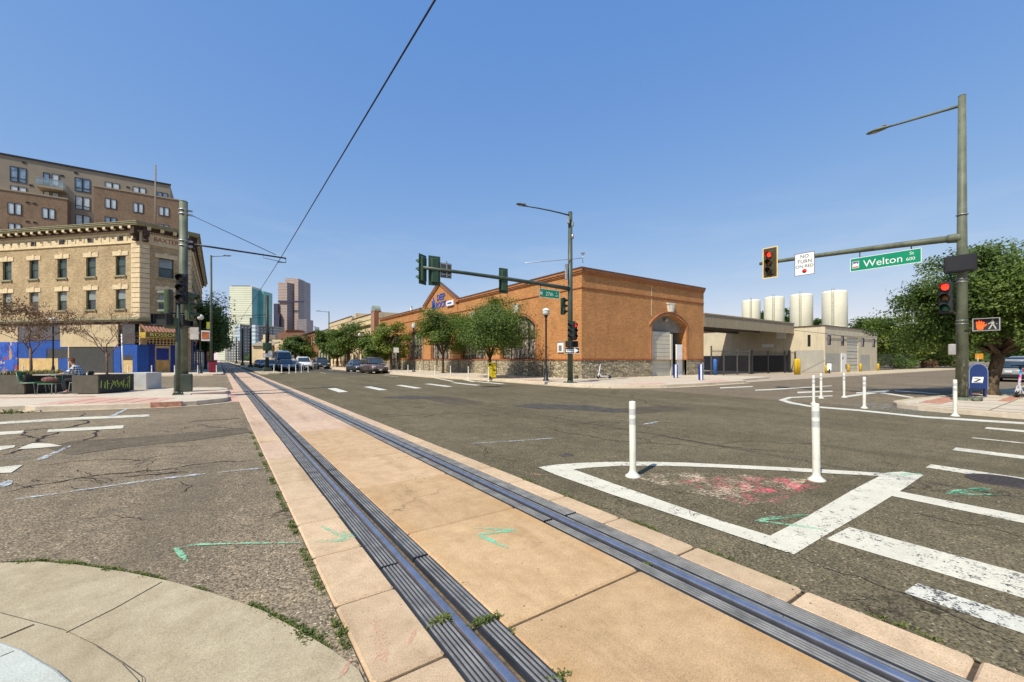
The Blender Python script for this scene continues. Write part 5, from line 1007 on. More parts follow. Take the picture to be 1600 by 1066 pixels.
hW=[(x-WW/2,x+WW/2,z,z+WH) for x in [2.6+3*k for k in range(11)] for z in (Z2,Z3)]
w=MB(); lfr(w,Es,EA).wall(0,EL,GZ,HZ,hE,.28); lfr(w,A,CHA).wall(0,CW,GZ,HZ,hC,.28); lfr(w,Bp,R(90)).wall(0,WL,GZ,HZ,hW,.28)
w.fr(); En=fp(Bp,R(90),WL).to_2d(); q1=(Es.x+3,En.y-4); w.quad((En.x,En.y,0),(q1[0],q1[1],0),(q1[0],q1[1],HZ),(En.x,En.y,HZ)); w.quad((q1[0],q1[1],0),(Es.x,Es.y,0),(Es.x,Es.y,HZ),(q1[0],q1[1],HZ)); obj('wall',w,BUFF,t,world=True)
w=MB(); w.fr().poly([(Es.x,Es.y,HZ-.4),(A.x,A.y,HZ-.4),(Bp.x,Bp.y,HZ-.4),(En.x,En.y,HZ-.4),(q1[0],q1[1],HZ-.4)]); obj('roof',w,ROOFM,t,world=True)
sgE=(Es,EA,0,EL); sgC=(A,CHA,0,CW); sgW=(Bp,R(90),0,WL)
def band(b,z0,z1,d,sg=(sgE,sgC,sgW),inn=.05):
    for (o,a,x0,x1) in sg:
        k=d*math.tan(R(33.75)); xa=x0-(k if o is not Es else 0); xb=x1+(k if o is not Bp else 0)
        lfr(b,o,a).loft([[(x0,inn,z0),(xa,-d,z0),(xa,-d,z1),(x0,inn,z1)],[(x1,inn,z0),(xb,-d,z0),(xb,-d,z1),(x1,inn,z1)]])
w=MB(); band(w,12.95,13.9,.03); band(w,12.85,12.97,.1); obj('frieze',w,BUFQ,t,world=True)
w=MB(); band(w,13.9,14.05,.16); band(w,14.42,14.56,.68); band(w,14.56,14.7,.76); band(w,14.7,14.76,.82); obj('cornice',w,BUFG,t,world=True)
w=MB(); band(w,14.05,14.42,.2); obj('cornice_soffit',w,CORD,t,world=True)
w=MB()
for (o,a,x0,x1) in (sgE,sgC,sgW):
    lfr(w,o,a); n=int((x1-x0)/.2)
    for k in range(n): x=x0+(x1-x0)*(k+.5)/n; w.box(x-.055,x+.055,-.23,-.15,13.92,14.04)
obj('dentil_moulding',w,M('dentil_paint',(.45,.33,.24),.7),t,world=True)['kind']='stuff'
w=MB(); w2=MB()
for (o,a,x0,x1) in (sgE,sgC,sgW):
    n=int((x1-x0)/1.0)
    for k in range(n):
        x=x0+(x1-x0)*(k+.5)/n; lfr(w,o,a).box(x-.14,x+.14,-.58,-.2,14.2,14.42); lfr(w2,o,a).box(x-.15,x+.15,-.64,-.58,14.16,14.42); w2.box(x-.14,x+.14,-.58,-.4,14.1,14.2)
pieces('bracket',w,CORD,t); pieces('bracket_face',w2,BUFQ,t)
w=MB()
def scroll(o,a,x): 
    lfr(w,o,a); w.box(x-.2,x+.2,-.55,-.05,13.5,14.42); w.box(x-.2,x+.2,-.32,-.05,13.0,13.5); w.cyl((x-.21,-.5,13.62),(x+.21,-.5,13.62),.14,n=10); w.cyl((x-.21,-.3,13.1),(x+.21,-.3,13.1),.12,n=10)
scroll(Es,EA,EL-.25); scroll(A,CHA,.35); scroll(A,CHA,CW-.35); scroll(Bp,R(90),.35); pieces('scroll_bracket',w,CORD,t)
w=MB(); lfr(w,Es,EA); 
for k in range(int(EL/1.05)):
    x=EL-1.1-1.05*k; w.box(x-.42,x-.36,-.06,-.02,13.1,13.62); w.box(x-.36,x+.36,-.06,-.02,13.58,13.64)
obj('frieze_moulding',w,BUFG,t,world=True)
w=MB(); lfr(w,Es,EA)
for x in (ex[0],ex[1],ex[2],ex[3]): w.box(x-.36,x+.36,-.05,-.02,13.15,13.55)
pieces('vent_grille',w,DARKM,t)
w=MB(); lfr(w,A,CHA).text('BAXTER',.62,CW/2,13.42,-.035,.02,sx=.92); obj('carved_lettering',w,M('carved_red',(.32,.10,.05),.85),t,world=True,label='carved reddish letters reading baxter')
# quoins
w=MB()
for (o,a,x0,x1) in ((Es,EA,EL-1.0,EL),(A,CHA,0,.72),(A,CHA,CW-.72,CW),(Bp,R(90),0,.8)):
    lfr(w,o,a); n=15
    for k in range(n): z=5.6+k*.485; w.box(x0,x1+(0.02 if x1 in(EL,) else 0),-.07,.03,z,z+.425)
pieces('quoin_stack',w,BUFQ,t,.08)
# windows with lintels and sills
wn=0
for (o,a,xs,ww) in ((Es,EA,ex,WW),(A,CHA,[CW/2],1.24),(Bp,R(90),[2.6+3*k for k in range(11)],WW)):
    for x in xs:
        for z in (Z2,Z3):
            wn+=1; window(t,o,a,x,z,ww,WH,WGRN,GLS if wn%3 else GLK,.2,'sash',gl2=GLB if wn%2 or o is A else GLS)
w=MB(); s=MB()
for (o,a,xs,ww) in ((Es,EA,ex,WW),(A,CHA,[CW/2],1.24),(Bp,R(90),[2.6+3*k for k in range(11)],WW)):
    for x in xs:
        for z in (Z2,Z3):
            lfr(w,o,a).box(x-ww/2-.32,x-.14,-.06,.03,z+WH,z+WH+.42); w.box(x+.14,x+ww/2+.32,-.06,.03,z+WH,z+WH+.42); w.ex([(x-.13,z+WH),(x+.13,z+WH),(x+.17,z+WH+.52),(x-.17,z+WH+.52)],-.1,.02)
            lfr(s,o,a).box(x-ww/2-.12,x+ww/2+.12,-.14,.1,z-.14,z); s.box(x-ww/2-.1,x-ww/2+.02,-.1,0,z-.26,z-.14); s.box(x+ww/2-.02,x+ww/2+.1,-.1,0,z-.26,z-.14)
pieces('lintel',w,BUFQ,t); pieces('sill',s,BUFG,t)
w=MB(); band(w,5.2,5.36,.28); band(w,5.36,5.46,.42); band(w,5.46,5.62,.12); obj('shop_cornice',w,BUFG,t,world=True)
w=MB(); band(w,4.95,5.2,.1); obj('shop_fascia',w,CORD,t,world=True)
# ground floor: piers, boarded shop bays
PLY=M('plywood',(.52,.37,.16),.85,var=.2,scale=2,streak=.2); PLYD=M('weathered_plywood',(.40,.25,.09),.85,var=.3,scale=3); DGP=M('dark_grey_board',(.05,.05,.048),.7,var=.15); SHUT=M('tan_shutter',(.50,.40,.24),.8,var=.1,streak=.2)
dE=lambda p: eT(p)
def pan(nm,m,px0,px1,y0,y1,d0=-.02,d1=.12):
    x0,x1=sorted((dE(px0),dE(px1))); b=MB(); lfr(b,Es,EA).box(x0,x1,d0,d1,y0,y1); return obj(nm,b,m,t,world=True)
w=MB(); lfr(w,Es,EA).box(0,EL-.6,.12,.3,.1,4.95); obj('shop_back',w,DARKM,t,world=True)
pan('tan_shutter',SHUT,96,186,2.75,4.95,-.1,.0)
w=MB(); 
pan('dark_board',DGP,109,177,.15,2.75,-.03); pan('blue_board',BLUEP,179,190,.15,2.75,-.09); pan('blue_board',BLUEP,192,211,1.9,2.95,-.03); pan('dark_board',DGP,193,210,1.4,1.9); pan('plywood_board',PLY,192,210,.2,1.4,-.03); pan('blue_board',BLUED,190,192,.15,3,-.05); pan('dark_window',GLK,192,211,3.0,4.95)
pan('blue_board',BLUEP,29,107,2.55,3.4,-.03); pan('blue_board',BLUEP,29,73,1.6,2.55,-.02); pan('dark_board',DGP,74,107,1.6,2.55); pan('plywood_board',PLY,30,91,.2,1.6,-.02); pan('blue_board',BLUEP,92,107,.15,1.6,-.02); pan('shop_post',SHUT,107.3,108.8,.15,2.9,-.06)
pan('dark_window',GLK,30,95,3.45,4.95)
GRAF=None
def graf():
    g=NT('graffiti_mural'); P=g.tc.outputs['Object']; c=g.mix(g.ramp(g.noise(.5,5,.7),.45,.5),(.02,.05,.26),(.03,.10,.42)); c=g.mix(g.ramp(g.noise(1.1,4,.6),.58,.62),c,(.40,.22,.07)); c=g.mix(g.ramp(g.noise(1.5,4,.6),.62,.66),c,(.42,.36,.33)); c=g.mix(g.ramp(g.noise(.9,4,.6),.62,.66),c,(.26,.05,.06)); return g.out(c,.6)
pan('graffiti_wall',graf(),-60,28,.15,3.3,-.05); pan('tan_shutter',SHUT,-60,28,3.3,4.95,-.02)
# chamfer entrance
w=MB(); lfr(w,A,CHA); w.box(.0,.55,-.0,.3,2.9,4.95); w.box(CW-.95,CW,0,.3,.1,4.95); obj('corner_pier',w,BUFF,t,world=True)
w=MB(); lfr(w,A,CHA); w.box(-.25,.62,-.12,.3,.15,2.9,0); w.box(.62,1.15,-.02,.3,.15,3.0,1); w.box(2.45,3.2,.02,.3,.15,2.95,1); obj('blue_board',w,[BLUEP,BLUED],t,world=True)
w=MB(); lfr(w,Es,EA).box(EL-.75,EL+.1,-.12,.2,.15,2.9); obj('blue_board',w,BLUEP,t,world=True)
w=MB(); lfr(w,A,CHA); w.box(1.15,2.45,.1,.3,.15,2.85); o=obj('entrance_door',w,SHUT,t,world=True); w=MB(); lfr(w,A,CHA).box(1.3,2.3,.05,.1,1.45,2.6); obj('blue_panel',w,BLUED,o,world=True); w=MB(); lfr(w,A,CHA).box(1.25,2.4,.05,.1,.3,1.4); obj('plywood_panel',w,PLYD,o,world=True)
w=MB(); lfr(w,A,CHA).quad((.55,.25,2.9),(CW-.95,.25,2.9),(CW-.95,.25,4.95),(.55,.25,4.95)); obj('transom',w,DARKM,t,world=True)
w=MB(); lfr(w,A,CHA)
for k in range(9): w.box(.7+.28*k,.78+.28*k,.05,.1,2.9,3.9)
for k in range(4): w.box(.6,3.1,.06,.09,2.95+.25*k,3.02+.25*k)
obj('lattice',w,SHUT,t,world=True)
AWN=M('awning_metal',(.30,.15,.10),.55,var=.2); YEL=M('sign_yellow',(.52,.36,.05),.6,var=.2)
w=MB(); lfr(w,A,CHA)
for k in range(17):
    x=-.05+.27*k; w.add([(x,-.02,4.95),(x+.135,-.02,5.0),(x+.27,-.02,4.95),(x,-1.5,4.15),(x+.135,-1.5,4.2),(x+.27,-1.5,4.15)],[(0,3,4,1),(1,4,5,2)])
obj('awning',w,AWN,t,world=True)
w=MB(); lfr(w,A,CHA); w.bbox(-.05,4.6,-1.5,-1.38,3.55,4.15,.02,0); w.box(-.05,.05,-1.38,0,3.55,4.1,0); w.box(4.5,4.6,-1.38,0,3.55,4.1,0); w.box(.02,4.53,-1.515,-1.5,3.62,4.08,2); w.text('ROSSONIAN',.44,.3,3.85,-1.53,.014,'LEFT',1,1.3); obj('awning_sign',w,[YEL,M('sign_cream',(.80,.66,.22),.5),M('sign_olive',(.13,.10,.03),.6)],t,world=True,label='yellow awning sign reading rossonian')
w=MB(); lfr(w,A,CHA)
for x in (0,4.5): w.tube([(x,-.02,2.9),(x,-.35,3.1),(x,-.75,3.5),(x,-.8,3.58)],.05,6)
w.tube([(.5,-.1,6.0),(.9,-1.45,4.2)],.015,5); obj('awning_brace',w,AWN,t,world=True)
w=MB(); lfr(w,Bp,R(90)).box(0,WL,-.02,.3,.1,4.95); obj('shop_front',w,BUFF,t,world=True)
w=MB(); lfr(w,Bp,R(90))
for k in range(8): w.box(1+4.2*k,4+4.2*k,-.06,-.02,.3,3.6,k%2)
obj('shop_window',w,[BLUED,GLK],t,world=True)
w=MB(); w.cyl((onY(243,70),70,HZ-.5),(onY(243,70),70,HT(258,dep(onY(243,70),70))),.085,n=8); tag(obj('flue_pipe',w,M('flue_rust',(.22,.18,.14),.7)),'thin grey flue pipe rising above the hotel roof','flue pipe')
w=MB(); w.cyl((fp(Es,EA,dE(213),-1.2).x,fp(Es,EA,dE(213),-1.2).y,.15),(fp(Es,EA,dE(211),-1.2).x,fp(Es,EA,dE(211),-1.2).y,3.9),.055,n=8); tag(obj('white_pipe',w,SWHT),'white leaning pole before the boarded blue hotel corner','pole')
# ---------------------------------------------------------------- apartment block behind
AY=96.; t=thing('apartment_block','tall grey and brown apartment block rising behind the buff brick hotel','building',(-20,AY,0)); ax=lambda p,Y=AY: onY(p,Y); az=lambda p,y,Y=AY: HT(y,dep(ax(p,Y),Y))
TOPZ=az(265,290); XL=-75
w=MB(); w.box(XL,ax(266),AY,AY+20,0,TOPZ); obj('wall',w,STUC,t,world=True)
w=MB(); w.box(XL,ax(266)+.1,AY-.15,AY+.2,TOPZ,TOPZ+.25); obj('coping',w,BLKF,t,world=True)
BYb=AY-1.8; zl=az(105,312,BYb); zr=az(146,291,BYb)
w=MB(); w.box(XL,ax(105,BYb),BYb,AY-.01,0,zl); w.box(ax(146.5,BYb),ax(279,BYb),BYb,AY-.01,0,zr); w.box(ax(266)+.02,ax(279,BYb),AY-.01,AY+15,0,zr); obj('brick_bay',w,APBR,t,world=True)
w=MB(); w.box(XL,ax(105,BYb)+.08,BYb-.08,AY-.02,zl,zl+.2); w.box(ax(146.5,BYb)-.08,ax(279,BYb)+.08,BYb-.08,AY-.02,zr,zr+.2); obj('bay_coping',w,APTR,t,world=True)
def aw(px0,px1,y0,y1,Y,style='pair',gl=GBL):
    x0,x1=ax(px0,Y),ax(px1,Y); xm=(x0+x1)/2; z1=az((px0+px1)/2,y0,Y); z0=az((px0+px1)/2,y1,Y); W_=round(x1-x0,1); H_=round(z1-z0,1); window(t,(0,Y),0,xm,z0,W_,H_,BLKF,gl,-.03,style)
for a in ((15.4,41.3,261,285,AY,'pair2',GBL),(16,41.6,292,304,AY,'pair',GWH),(67.5,77.3,270,288,AY,'plain',GBL),(80.7,92.5,272,290,AY,'plain',GWH),(68,78,299,309,AY,'plain',GWH),(81,92.5,301,312,AY,'plain',GWH),(117,140.7,279,300,AY,'pair2',GBL),(117.8,141,308,328,AY,'pair2',GWH),(118,141,337,357,AY,'pair2',GWH),(164,186.6,286,297,AY,'pair',GWH),(207,228,293,303,AY,'pair',GWH),(245,262,301,309,AY,'pair',GBL),
 (12.2,33.4,317.6,335.4,BYb,'pair',GWH),(65.6,85.7,325.5,342,BYb,'pair',GWH),(12.5,33.4,349,362,BYb,'pair',GWH),(164,181.6,311,326,BYb,'pair',GWH),(207.6,223.8,318,332.5,BYb,'pair',GWH),(248,264,324,337.5,BYb,'pair',GWH),(164,181.6,339.5,354,BYb,'pair',GBL),(207.6,223.8,346,360,BYb,'pair',GWH),(248,264,351,364,BYb,'pair',GWH)): aw(*a)
BALG=glass('balustrade',(.35,.45,.48),.08,.8); BALG.node_tree.nodes['Principled BSDF'].inputs['Alpha'].default_value=.4
w=MB(); x0,x1=ax(56,AY-1.9),ax(99,AY-1.9); zb=az(78,294,AY-1); w.box(x0,x1,AY-1.9,AY,zb-.3,zb); bo=obj('balcony',w,APTR,t,world=True)
w=MB(); w.box(x0,x1,AY-1.9,AY-1.88,zb+.05,zb+1.1); w.box(x0,x0+.02,AY-1.88,AY,zb+.05,zb+1.1); w.box(x1-.02,x1,AY-1.88,AY,zb+.05,zb+1.1); obj('balcony_glass',w,BALG,bo,world=True); w=MB(); w.box(x0-.03,x1+.03,AY-1.93,AY-1.86,zb+1.1,zb+1.17); obj('handrail',w,GALV,bo,world=True)
w=MB()
for p,y in ((37.5,255.5),(48.5,291),(118.5,271.5),(97,276),(200,294)): w.box(ax(p)-.2,ax(p)+.2,AY-.06,AY-.0,az(p,y),az(p,y)+.25)
for p,y in ((43,317.5),(54,319.5),(43,347.5),(55,349)): w.box(ax(p,BYb)-.2,ax(p,BYb)+.2,BYb-.06,BYb,az(p,y,BYb),az(p,y,BYb)+.22)
pieces('vent',w,DARKM,t)
# ---------------------------------------------------------------- buildings along the right side of the street
RBR=brick('red_shop_brick',(.36,.12,.06),(.25,.08,.04),(.3,.2,.13),.3,.1,.01,.15,.3); TSH=M('tan_shop_wall',(.66,.52,.31),.9,var=.12,scale=.5,streak=.25); GRS=M('green_shop_wall',(.36,.36,.24),.9,var=.12,streak=.2); CRM=M('cream_wall',(.55,.5,.4),.9,var=.12,streak=.2)
def shop(name,lab,Y0,Y1,H,m,wn,floors,zt=None,corn=True,X=20.4,D=16,gl=GLK,side=1,par_=0):
    """row building on one side of Welton: side 1 right (faces -X), side -1 left (faces +X)"""
    t=thing(name,lab,'building',(X,(Y0+Y1)/2,.15)); o,a=((X,Y1),A90) if side>0 else ((X,Y0),R(90)); L=Y1-Y0; fh=(H-.8-par_)/floors; ws=[]
    for f in range(floors):
        for k in range(wn): x=L*(k+.5)/wn; ws.append((x-L/wn*.2,x+L/wn*.2,.15+f*fh+.9 if f else .6,.15+f*fh+fh*.82))
    b=MB(); lfr(b,o,a).wall(0,L,.1,H,ws,.2); b.fr(); xb=X+side*D; b.quad((X,Y0,.1),(xb,Y0,.1),(xb,Y0,H),(X,Y0,H)); b.quad((X,Y1,.1),(xb,Y1,.1),(xb,Y1,H),(X,Y1,H)); b.quad((X,Y0,H-.3),(xb,Y0,H-.3),(xb,Y1,H-.3),(X,Y1,H-.3)); obj('wall',b,m,t,world=True)
    for h in ws: window(t,o,a,(h[0]+h[1])/2,h[2],round(h[1]-h[0],2),round(h[3]-h[2],2),BLKF,gl,.1,'pair')
    if corn: b=MB(); cz_=.3 if m is RBR else .1; lfr(b,o,a).box(-.02,L+.02,-cz_,.1,H,H+cz_); b.box(0,L,-cz_*.4,.05,H-.9,H-.82); obj('cornice',b,CORD if m is RBR else COP,t,world=True)
    return t
t=shop('shop_building','long tan two storey shop building with flat parapet beyond the brick depot',65.6,82,8.9,TSH,6,2,par_=2.2)
w=MB(); w.box(20.6,26,80,81,9,10.0); w.box(20.0,20.3,65.8,82,7.2,7.35); obj('parapet_step',w,TSH,t,world=True)
shop('shop_building','further tan shop building whose parapet steps up, behind the tall lamp',82.2,103,9.6,TSH,6,2,par_=2.6)
shop('shop_building','narrow grey green shop building left of the tan shops',103.2,114,8.4,GRS,3,2)
shop('shop_building','dark red brick shop row with heavy cornice, right of the purple tower',114.2,138,8.7,RBR,7,2)
shop('shop_building','cream low building beyond the red brick shops',139,175,7.2,CRM,8,2)
shop('shop_building','distant pale shop row on the right side of the street',176,250,8.5,TSH,14,2)
# vertical theatre sign
t=thing('blade_sign','tall red brick sign tower with rounded top between depot and tan shop','sign tower',(19.6,66.5,.15)); 
w=MB(); w.fr((20.2,67.6,0),A90); ya=HT(525,dep(19.9,66.5)); yb=HT(486,dep(19.9,66.5)); w.box(0,1.9,-.5,.6,3.4,yb,0); w.ex([(0,yb),(1.9,yb)]+[(.95+.95*math.cos(a),yb+.85*math.sin(a)) for a in [math.pi*i/10 for i in range(1,10)]],-.45,.5,1); 
for k in range(3): w.box(.2+.6*k,.5+.6*k,-.56,-.5,4.2,yb-.2,2)
obj('sign_panel',w,[RBR,M('sign_top_green',(.25,.3,.24),.6),M('sign_letters',(.45,.30,.2),.6)],t,world=True)
# ---- left side of the street beyond the hotel, and the far end of the street
shop('brick_row','lower brown brick row building stepping down beyond the hotel',92.5,108,11.0,APBR,4,3,X=-3.1,side=-1,D=14)
shop('brick_row','pale brick row building on the left side behind the street trees',108.5,150,8.5,CRM,8,2,X=-3.2,side=-1,D=14)
shop('brick_row','distant row building at the far left end of the street',151,260,8,RBR,16,2,X=-3.4,side=-1,D=14)
def tower(name,lab,px0,px1,ytop,dist,m,depthm=30,skew=None,parts=()):
    pass
def wstripe(name,wall,gl,fh,frac=.45,vert=0,gw=2.5,rough=.3):
    t=NT(name); s=t.n('SeparateXYZ'); t.t.links.new(t.tc.outputs['UV'],s.inputs[0]); f=t.mul(s.outputs['Y'],1/fh)
    fr=t.mul(f,1.0,'FRACT'); k=t.mul(fr,frac,'LESS_THAN')
    if vert: g=t.mul(t.mul(s.outputs['X'],1/gw),0.0,'ADD'); k=t.mul(k,t.mul(t.mul(g,1.0,'FRACT'),vert,'LESS_THAN'))
    nz=t.noise(.05,4); c=t.mix(k,wall,t.mix(t.ramp(nz,.35,.65),dk(gl,.75),dk(gl,1.25))); return t.out(c,rough,0,.5)
def at(px,d): r=(px-CXP)/FPX; return Vector((d*SN+r*d*CS,d*CS-r*d*SN))
def block(par,nm,px0,px1,ytop,d,m,dd=None,z0=0,depth=35):
    """tower volume: front edge from column px0 to px1 at camera distance d (dd = distance of the second edge)"""
    a,b_=at(px0,d),at(px1,dd or d); n=Vector((SN,CS))*depth; H=HT(ytop,d); b=MB(); b.prism([tuple(a),tuple(b_),tuple(b_+n),tuple(a+n)],z0,H); return obj(nm,b,m,par,world=True)
CRT=wstripe('cream_tower_skin',(.70,.70,.52),(.36,.42,.34),3.9,.30); TEA=wstripe('teal_glass_skin',(.10,.36,.36),(.08,.30,.33),3.9,.5,rough=.12); TE2=wstripe('green_glass_skin',(.20,.48,.40),(.14,.40,.34),3.9,.5,rough=.12)
GRA=wstripe('rose_granite_skin',(.46,.35,.28),(.24,.195,.18),3.9,.42); GR2=wstripe('blue_window_skin',(.30,.25,.23),(.13,.14,.18),3.9,.6,.7,3); DRK=wstripe('dark_tower_skin',(.06,.055,.09),(.03,.03,.06),4,.5); GRY=wstripe('grey_block_skin',(.17,.17,.165),(.55,.55,.52),3.0,.42,.36,3.2); PAL=wstripe('pale_tower_skin',(.55,.6,.62),(.3,.42,.46),4,.5)
def twr(lab,px,d): p=at(px,d); return thing('tower_block',lab,'skyscraper',(p.x,p.y,0))
t=twr('cream and teal glass skyscraper at the end of the street',380,900); block(t,'cream_face',358.5,393.5,447.5,900,CRT); block(t,'teal_face',393.6,401,450,900,TEA,930); block(t,'green_face',401.2,411.5,455,930,TE2); block(t,'roof_machinery',362,389,446.5,915,DARKM,None,0,10); block(t,'lower_block',340,360,520,905,CRT)
t=twr('rose granite skyscraper with stepped octagonal top',455,1050); block(t,'shaft',434.5,448.5,441.5,1050,GRA); block(t,'shaft',448.6,461,441.5,1050,GR2,1070); block(t,'upper_shaft',445.5,460,435,1075,GRA); block(t,'upper_shaft',460.1,466,435.2,1062,GRA,1062); block(t,'upper_shaft',466.1,475,437,1062,GR2,1085)
block(t,'belt',434.3,475.2,470,1046,DRK,None,HT(472.6,1048),2); block(t,'annexe',464,479,499,1040,GR2); block(t,'podium',436,465,515.5,1000,RBR)
t=twr('slim dark skyscraper left of the rose granite one',430,1040); block(t,'shaft',427.5,434.6,474.5,1045,DRK); block(t,'side_face',434,436,490,1040,DRK)
t=twr('small pale glass tower far away right of the granite one',485,1400); block(t,'shaft',480,486,509,1400,PAL); block(t,'side_shaft',486.1,491.5,510.5,1390,PAL)
t=twr('long grey apartment slab with white windows in front of the skyscrapers',402,420); block(t,'slab',375,429,507.5,420,GRY,450,0,18); block(t,'white_bay',393,399,508,418,PAL,None,0,5); block(t,'parapet',374.5,429.5,506.3,419,CRM,449,HT(508.2,420),18)
t=twr('tiered pale grey office block in the far distance at the street end',362,520); block(t,'lower_block',352,372,533,500,GRY); block(t,'upper_block',366,377,508,520,PAL)
t=twr('tan low block with pitched roof beside the median poles',405,190); block(t,'wall',393,424,540,190,TSH,None,0,10); b=MB(); 
a,b_=at(392,189),at(425,189); n=Vector((SN,CS))*12; zz=HT(540.5,190); b.loft([[(*a,zz),(*(a+n),zz),(*(a+n*.5),zz+2.2)],[(*b_,zz),(*(b_+n),zz),(*(b_+n*.5),zz+2.2)]]); obj('roof',b,TANR,t,world=True)
t=twr('tan stone building tower right of the nearest median pole',422,240); block(t,'wall',409,446,531,240,TSH,None,0,15); block(t,'turret',411,418,523,238,TSH,None,0,8)
t=twr('dark red brick warehouse below the rose granite skyscraper',450,330); block(t,'wall',434,480,520,330,M('warehouse_brown',(.20,.10,.065),.9,var=.2,scale=.3),None,0,25)
# distant tree line and low houses, so the horizon is closed off from any side
q=random.Random(4); b=MB()
for i in range(420):
    a=q.uniform(-1.25,1.35); d=q.uniform(420,640); x=d*math.sin(a+.61); y=d*math.cos(a+.61)
    if abs(x-2)<30: continue
    for k in range(26):
        c=Vector((x+q.gauss(0,7),y+q.gauss(0,7),abs(q.gauss(5,4)))); u=Vector((q.gauss(0,1),q.gauss(0,1),q.gauss(0,1))).normalized()*2.4; w_=u.orthogonal().normalized()*2; b.add([c-u,c+w_,c+u,c-w_],[(0,1,2,3)])
struct('distant_woods',b,LF3,'stuff')
# ================================================================ cars
TYRE=M('tyre_rubber',(.018,.018,.018),.8); RIM=M('wheel_rim',(.35,.36,.37),.35,metal=.7); TRIM=M('car_black_trim',(.022,.022,.024),.5); CGL=glass('car_glass',(.03,.045,.05),.04,1.,.3); HLM=M('headlight',(.6,.62,.62),.1,spec=.9); TLM=M('tail_light',(.36,.015,.02),.2,spec=.8); PLT=M('number_plate',(.6,.62,.6),.5); CHR=M('chrome',(.6,.6,.6),.15,metal=1)
def carpaint(n,c,r=.25): m=M(n,c,r,var=.04,spec=.6,fine=0); m.node_tree.nodes['Principled BSDF'].inputs['Coat Weight'].default_value=.6; return m
def wheelm():
    b=MB(); pr=[(.20,-.1),(.30,-.11),(.335,-.09),(.345,-.04),(.345,.04),(.335,.09),(.30,.11),(.20,.1)]; b.lathe(pr,24); b.v=[Vector((v.x,v.z,v.y)) for v in b.v]; ty=mesh('tyre',b,TYRE); fixn(ty)
    b=MB(); b.lathe([(.20,-.09),(.205,.085),(.17,.06),(.06,.075),(.02,.08)],20); 
    b.v=[Vector((v.x,v.z,v.y)) for v in b.v]; 
    for k in range(5):
        a=k*1.2566; b.fr(M=Matrix.Rotation(a,4,'Y')).box(-.03,.03,.06,.095,.03,.2)
    b.fr(); r=mesh('rim',b,RIM); fixn(r); return ty,r
TYM,RMM=wheelm()
def car(lab,loc,rz,kind,pm,group='cars on the street',detail=True):
    """x = forward. Body shell lofted along its length, greenhouse with glass, wheels, lamps, plates"""
    t=thing({'van':'van','truck':'truck'}.get(kind,'parked_car'),lab,'car' if kind!='van' else 'van',(*loc,0),rz,group)
    if kind=='suv': L,W,Hh,belt,hood=4.7,.93,1.7,1.02,.98; cab=[(-2.28,1.0),(-2.05,1.58),(-.6,1.69),(.35,1.62),(1.05,1.08)]
    elif kind=='jeep': L,W,Hh,belt,hood=4.5,.92,1.8,1.08,1.08; cab=[(-2.2,1.05),(-2.1,1.72),(-.4,1.78),(.35,1.72),(.75,1.1)]
    elif kind=='van': L,W,Hh,belt,hood=5.9,1.02,2.7,1.8,1.5; cab=[(-2.92,1.75),(-2.88,2.6),(0,2.7),(1.5,2.5),(2.45,1.6)]
    elif kind=='pickup': L,W,Hh,belt,hood=5.6,.98,1.85,1.12,1.14; cab=[(-.9,1.1),(-.75,1.8),(-.1,1.86),(.55,1.78),(1.2,1.15)]
    else: L,W,Hh,belt,hood=4.6,.9,1.45,.93,.88; cab=[(-1.9,.95),(-1.15,1.38),(-.35,1.45),(.4,1.38),(1.2,.95)]
    h=L/2; st=[(-h,.45,.7,.86),(-h+.08,.32,belt*.92,.93),(-h+.5,.26,belt*.985,1.),(-.4,.24,belt,1.),(.9,.24,belt,1.),(h-1.0,.26,hood,.99),(h-.35,.28,hood*.9,.95),(h-.07,.32,hood*.74,.88),(h,.42,hood*.62,.8)]
    b=MB(); b.smooth=True
    def sec(x,z0,z1,k):
        w=W*k; m=(z0+z1)/2; return [(x,-w*.86,z0),(x,-w*.98,z0+.1),(x,-w,m),(x,-w*.97,z1-.1),(x,-w*.86,z1),(x,w*.86,z1),(x,w*.97,z1-.1),(x,w,m),(x,w*.98,z0+.1),(x,w*.86,z0)]
    b.loft([sec(*s) for s in st],0); 
    # pillars and roof skin of the greenhouse
    wb,wt=W*.93,W*.74
    def cw(z): return wb+(wt-wb)*max(0,min(1,(z-belt)/(Hh-belt)))
    rf=cab[1:4]; b.loft([[(x,-cw(z)+.02,z),(x,-cw(z)*.8,z+.045),(x,cw(z)*.8,z+.045),(x,cw(z)-.02,z)] for x,z in ([(rf[0][0]-.05,rf[0][1]-.03)]+rf+[(rf[2][0]+.07,rf[2][1]-.03)])],0)
    def bar(p,q,w_): 
        for s in (-1,1): b.tube([(p[0],s*(cw(p[1])-.015),p[1]),(q[0],s*(cw(q[1])-.015),q[1])],w_,6,0)
    bar(cab[0],cab[1],.05 if kind!='van' else .08); bar(cab[4],cab[3],.04); mid=(cab[1][0]*.35+cab[3][0]*.65); bar((mid+.1,belt),(mid,Hh-.07),.04)
    if kind in('suv','jeep','van'): m2=cab[1][0]*.75+cab[3][0]*.25; bar((m2,belt),(m2+.05,Hh-.07),.05)
    b.smooth=False
    if kind=='pickup': b.box(-2.7,-1.0,-.85,.85,belt-.02,belt+.01,1)
    # wheel arches, sills, bumpers
    ax=[(-h+.95),(h-.95)]
    for x in ax:
        for s in (-1,1): b.cyl((x,s*(W*.7),.35),(x,s*(W+.004),.35),.42,n=20,m=1)
    b.box(-h+.9,h-.9,-W*.99,W*.99,.2,.3,1); b.bbox(h-.12,h+.03,-W*.78,W*.78,.28,.5,.03,1); b.bbox(-h-.03,-h+.14,-W*.85,W*.85,.3,.52,.03,1); b.box(h-.05,h+.012,-W*.5,W*.5,.55,.66,1)
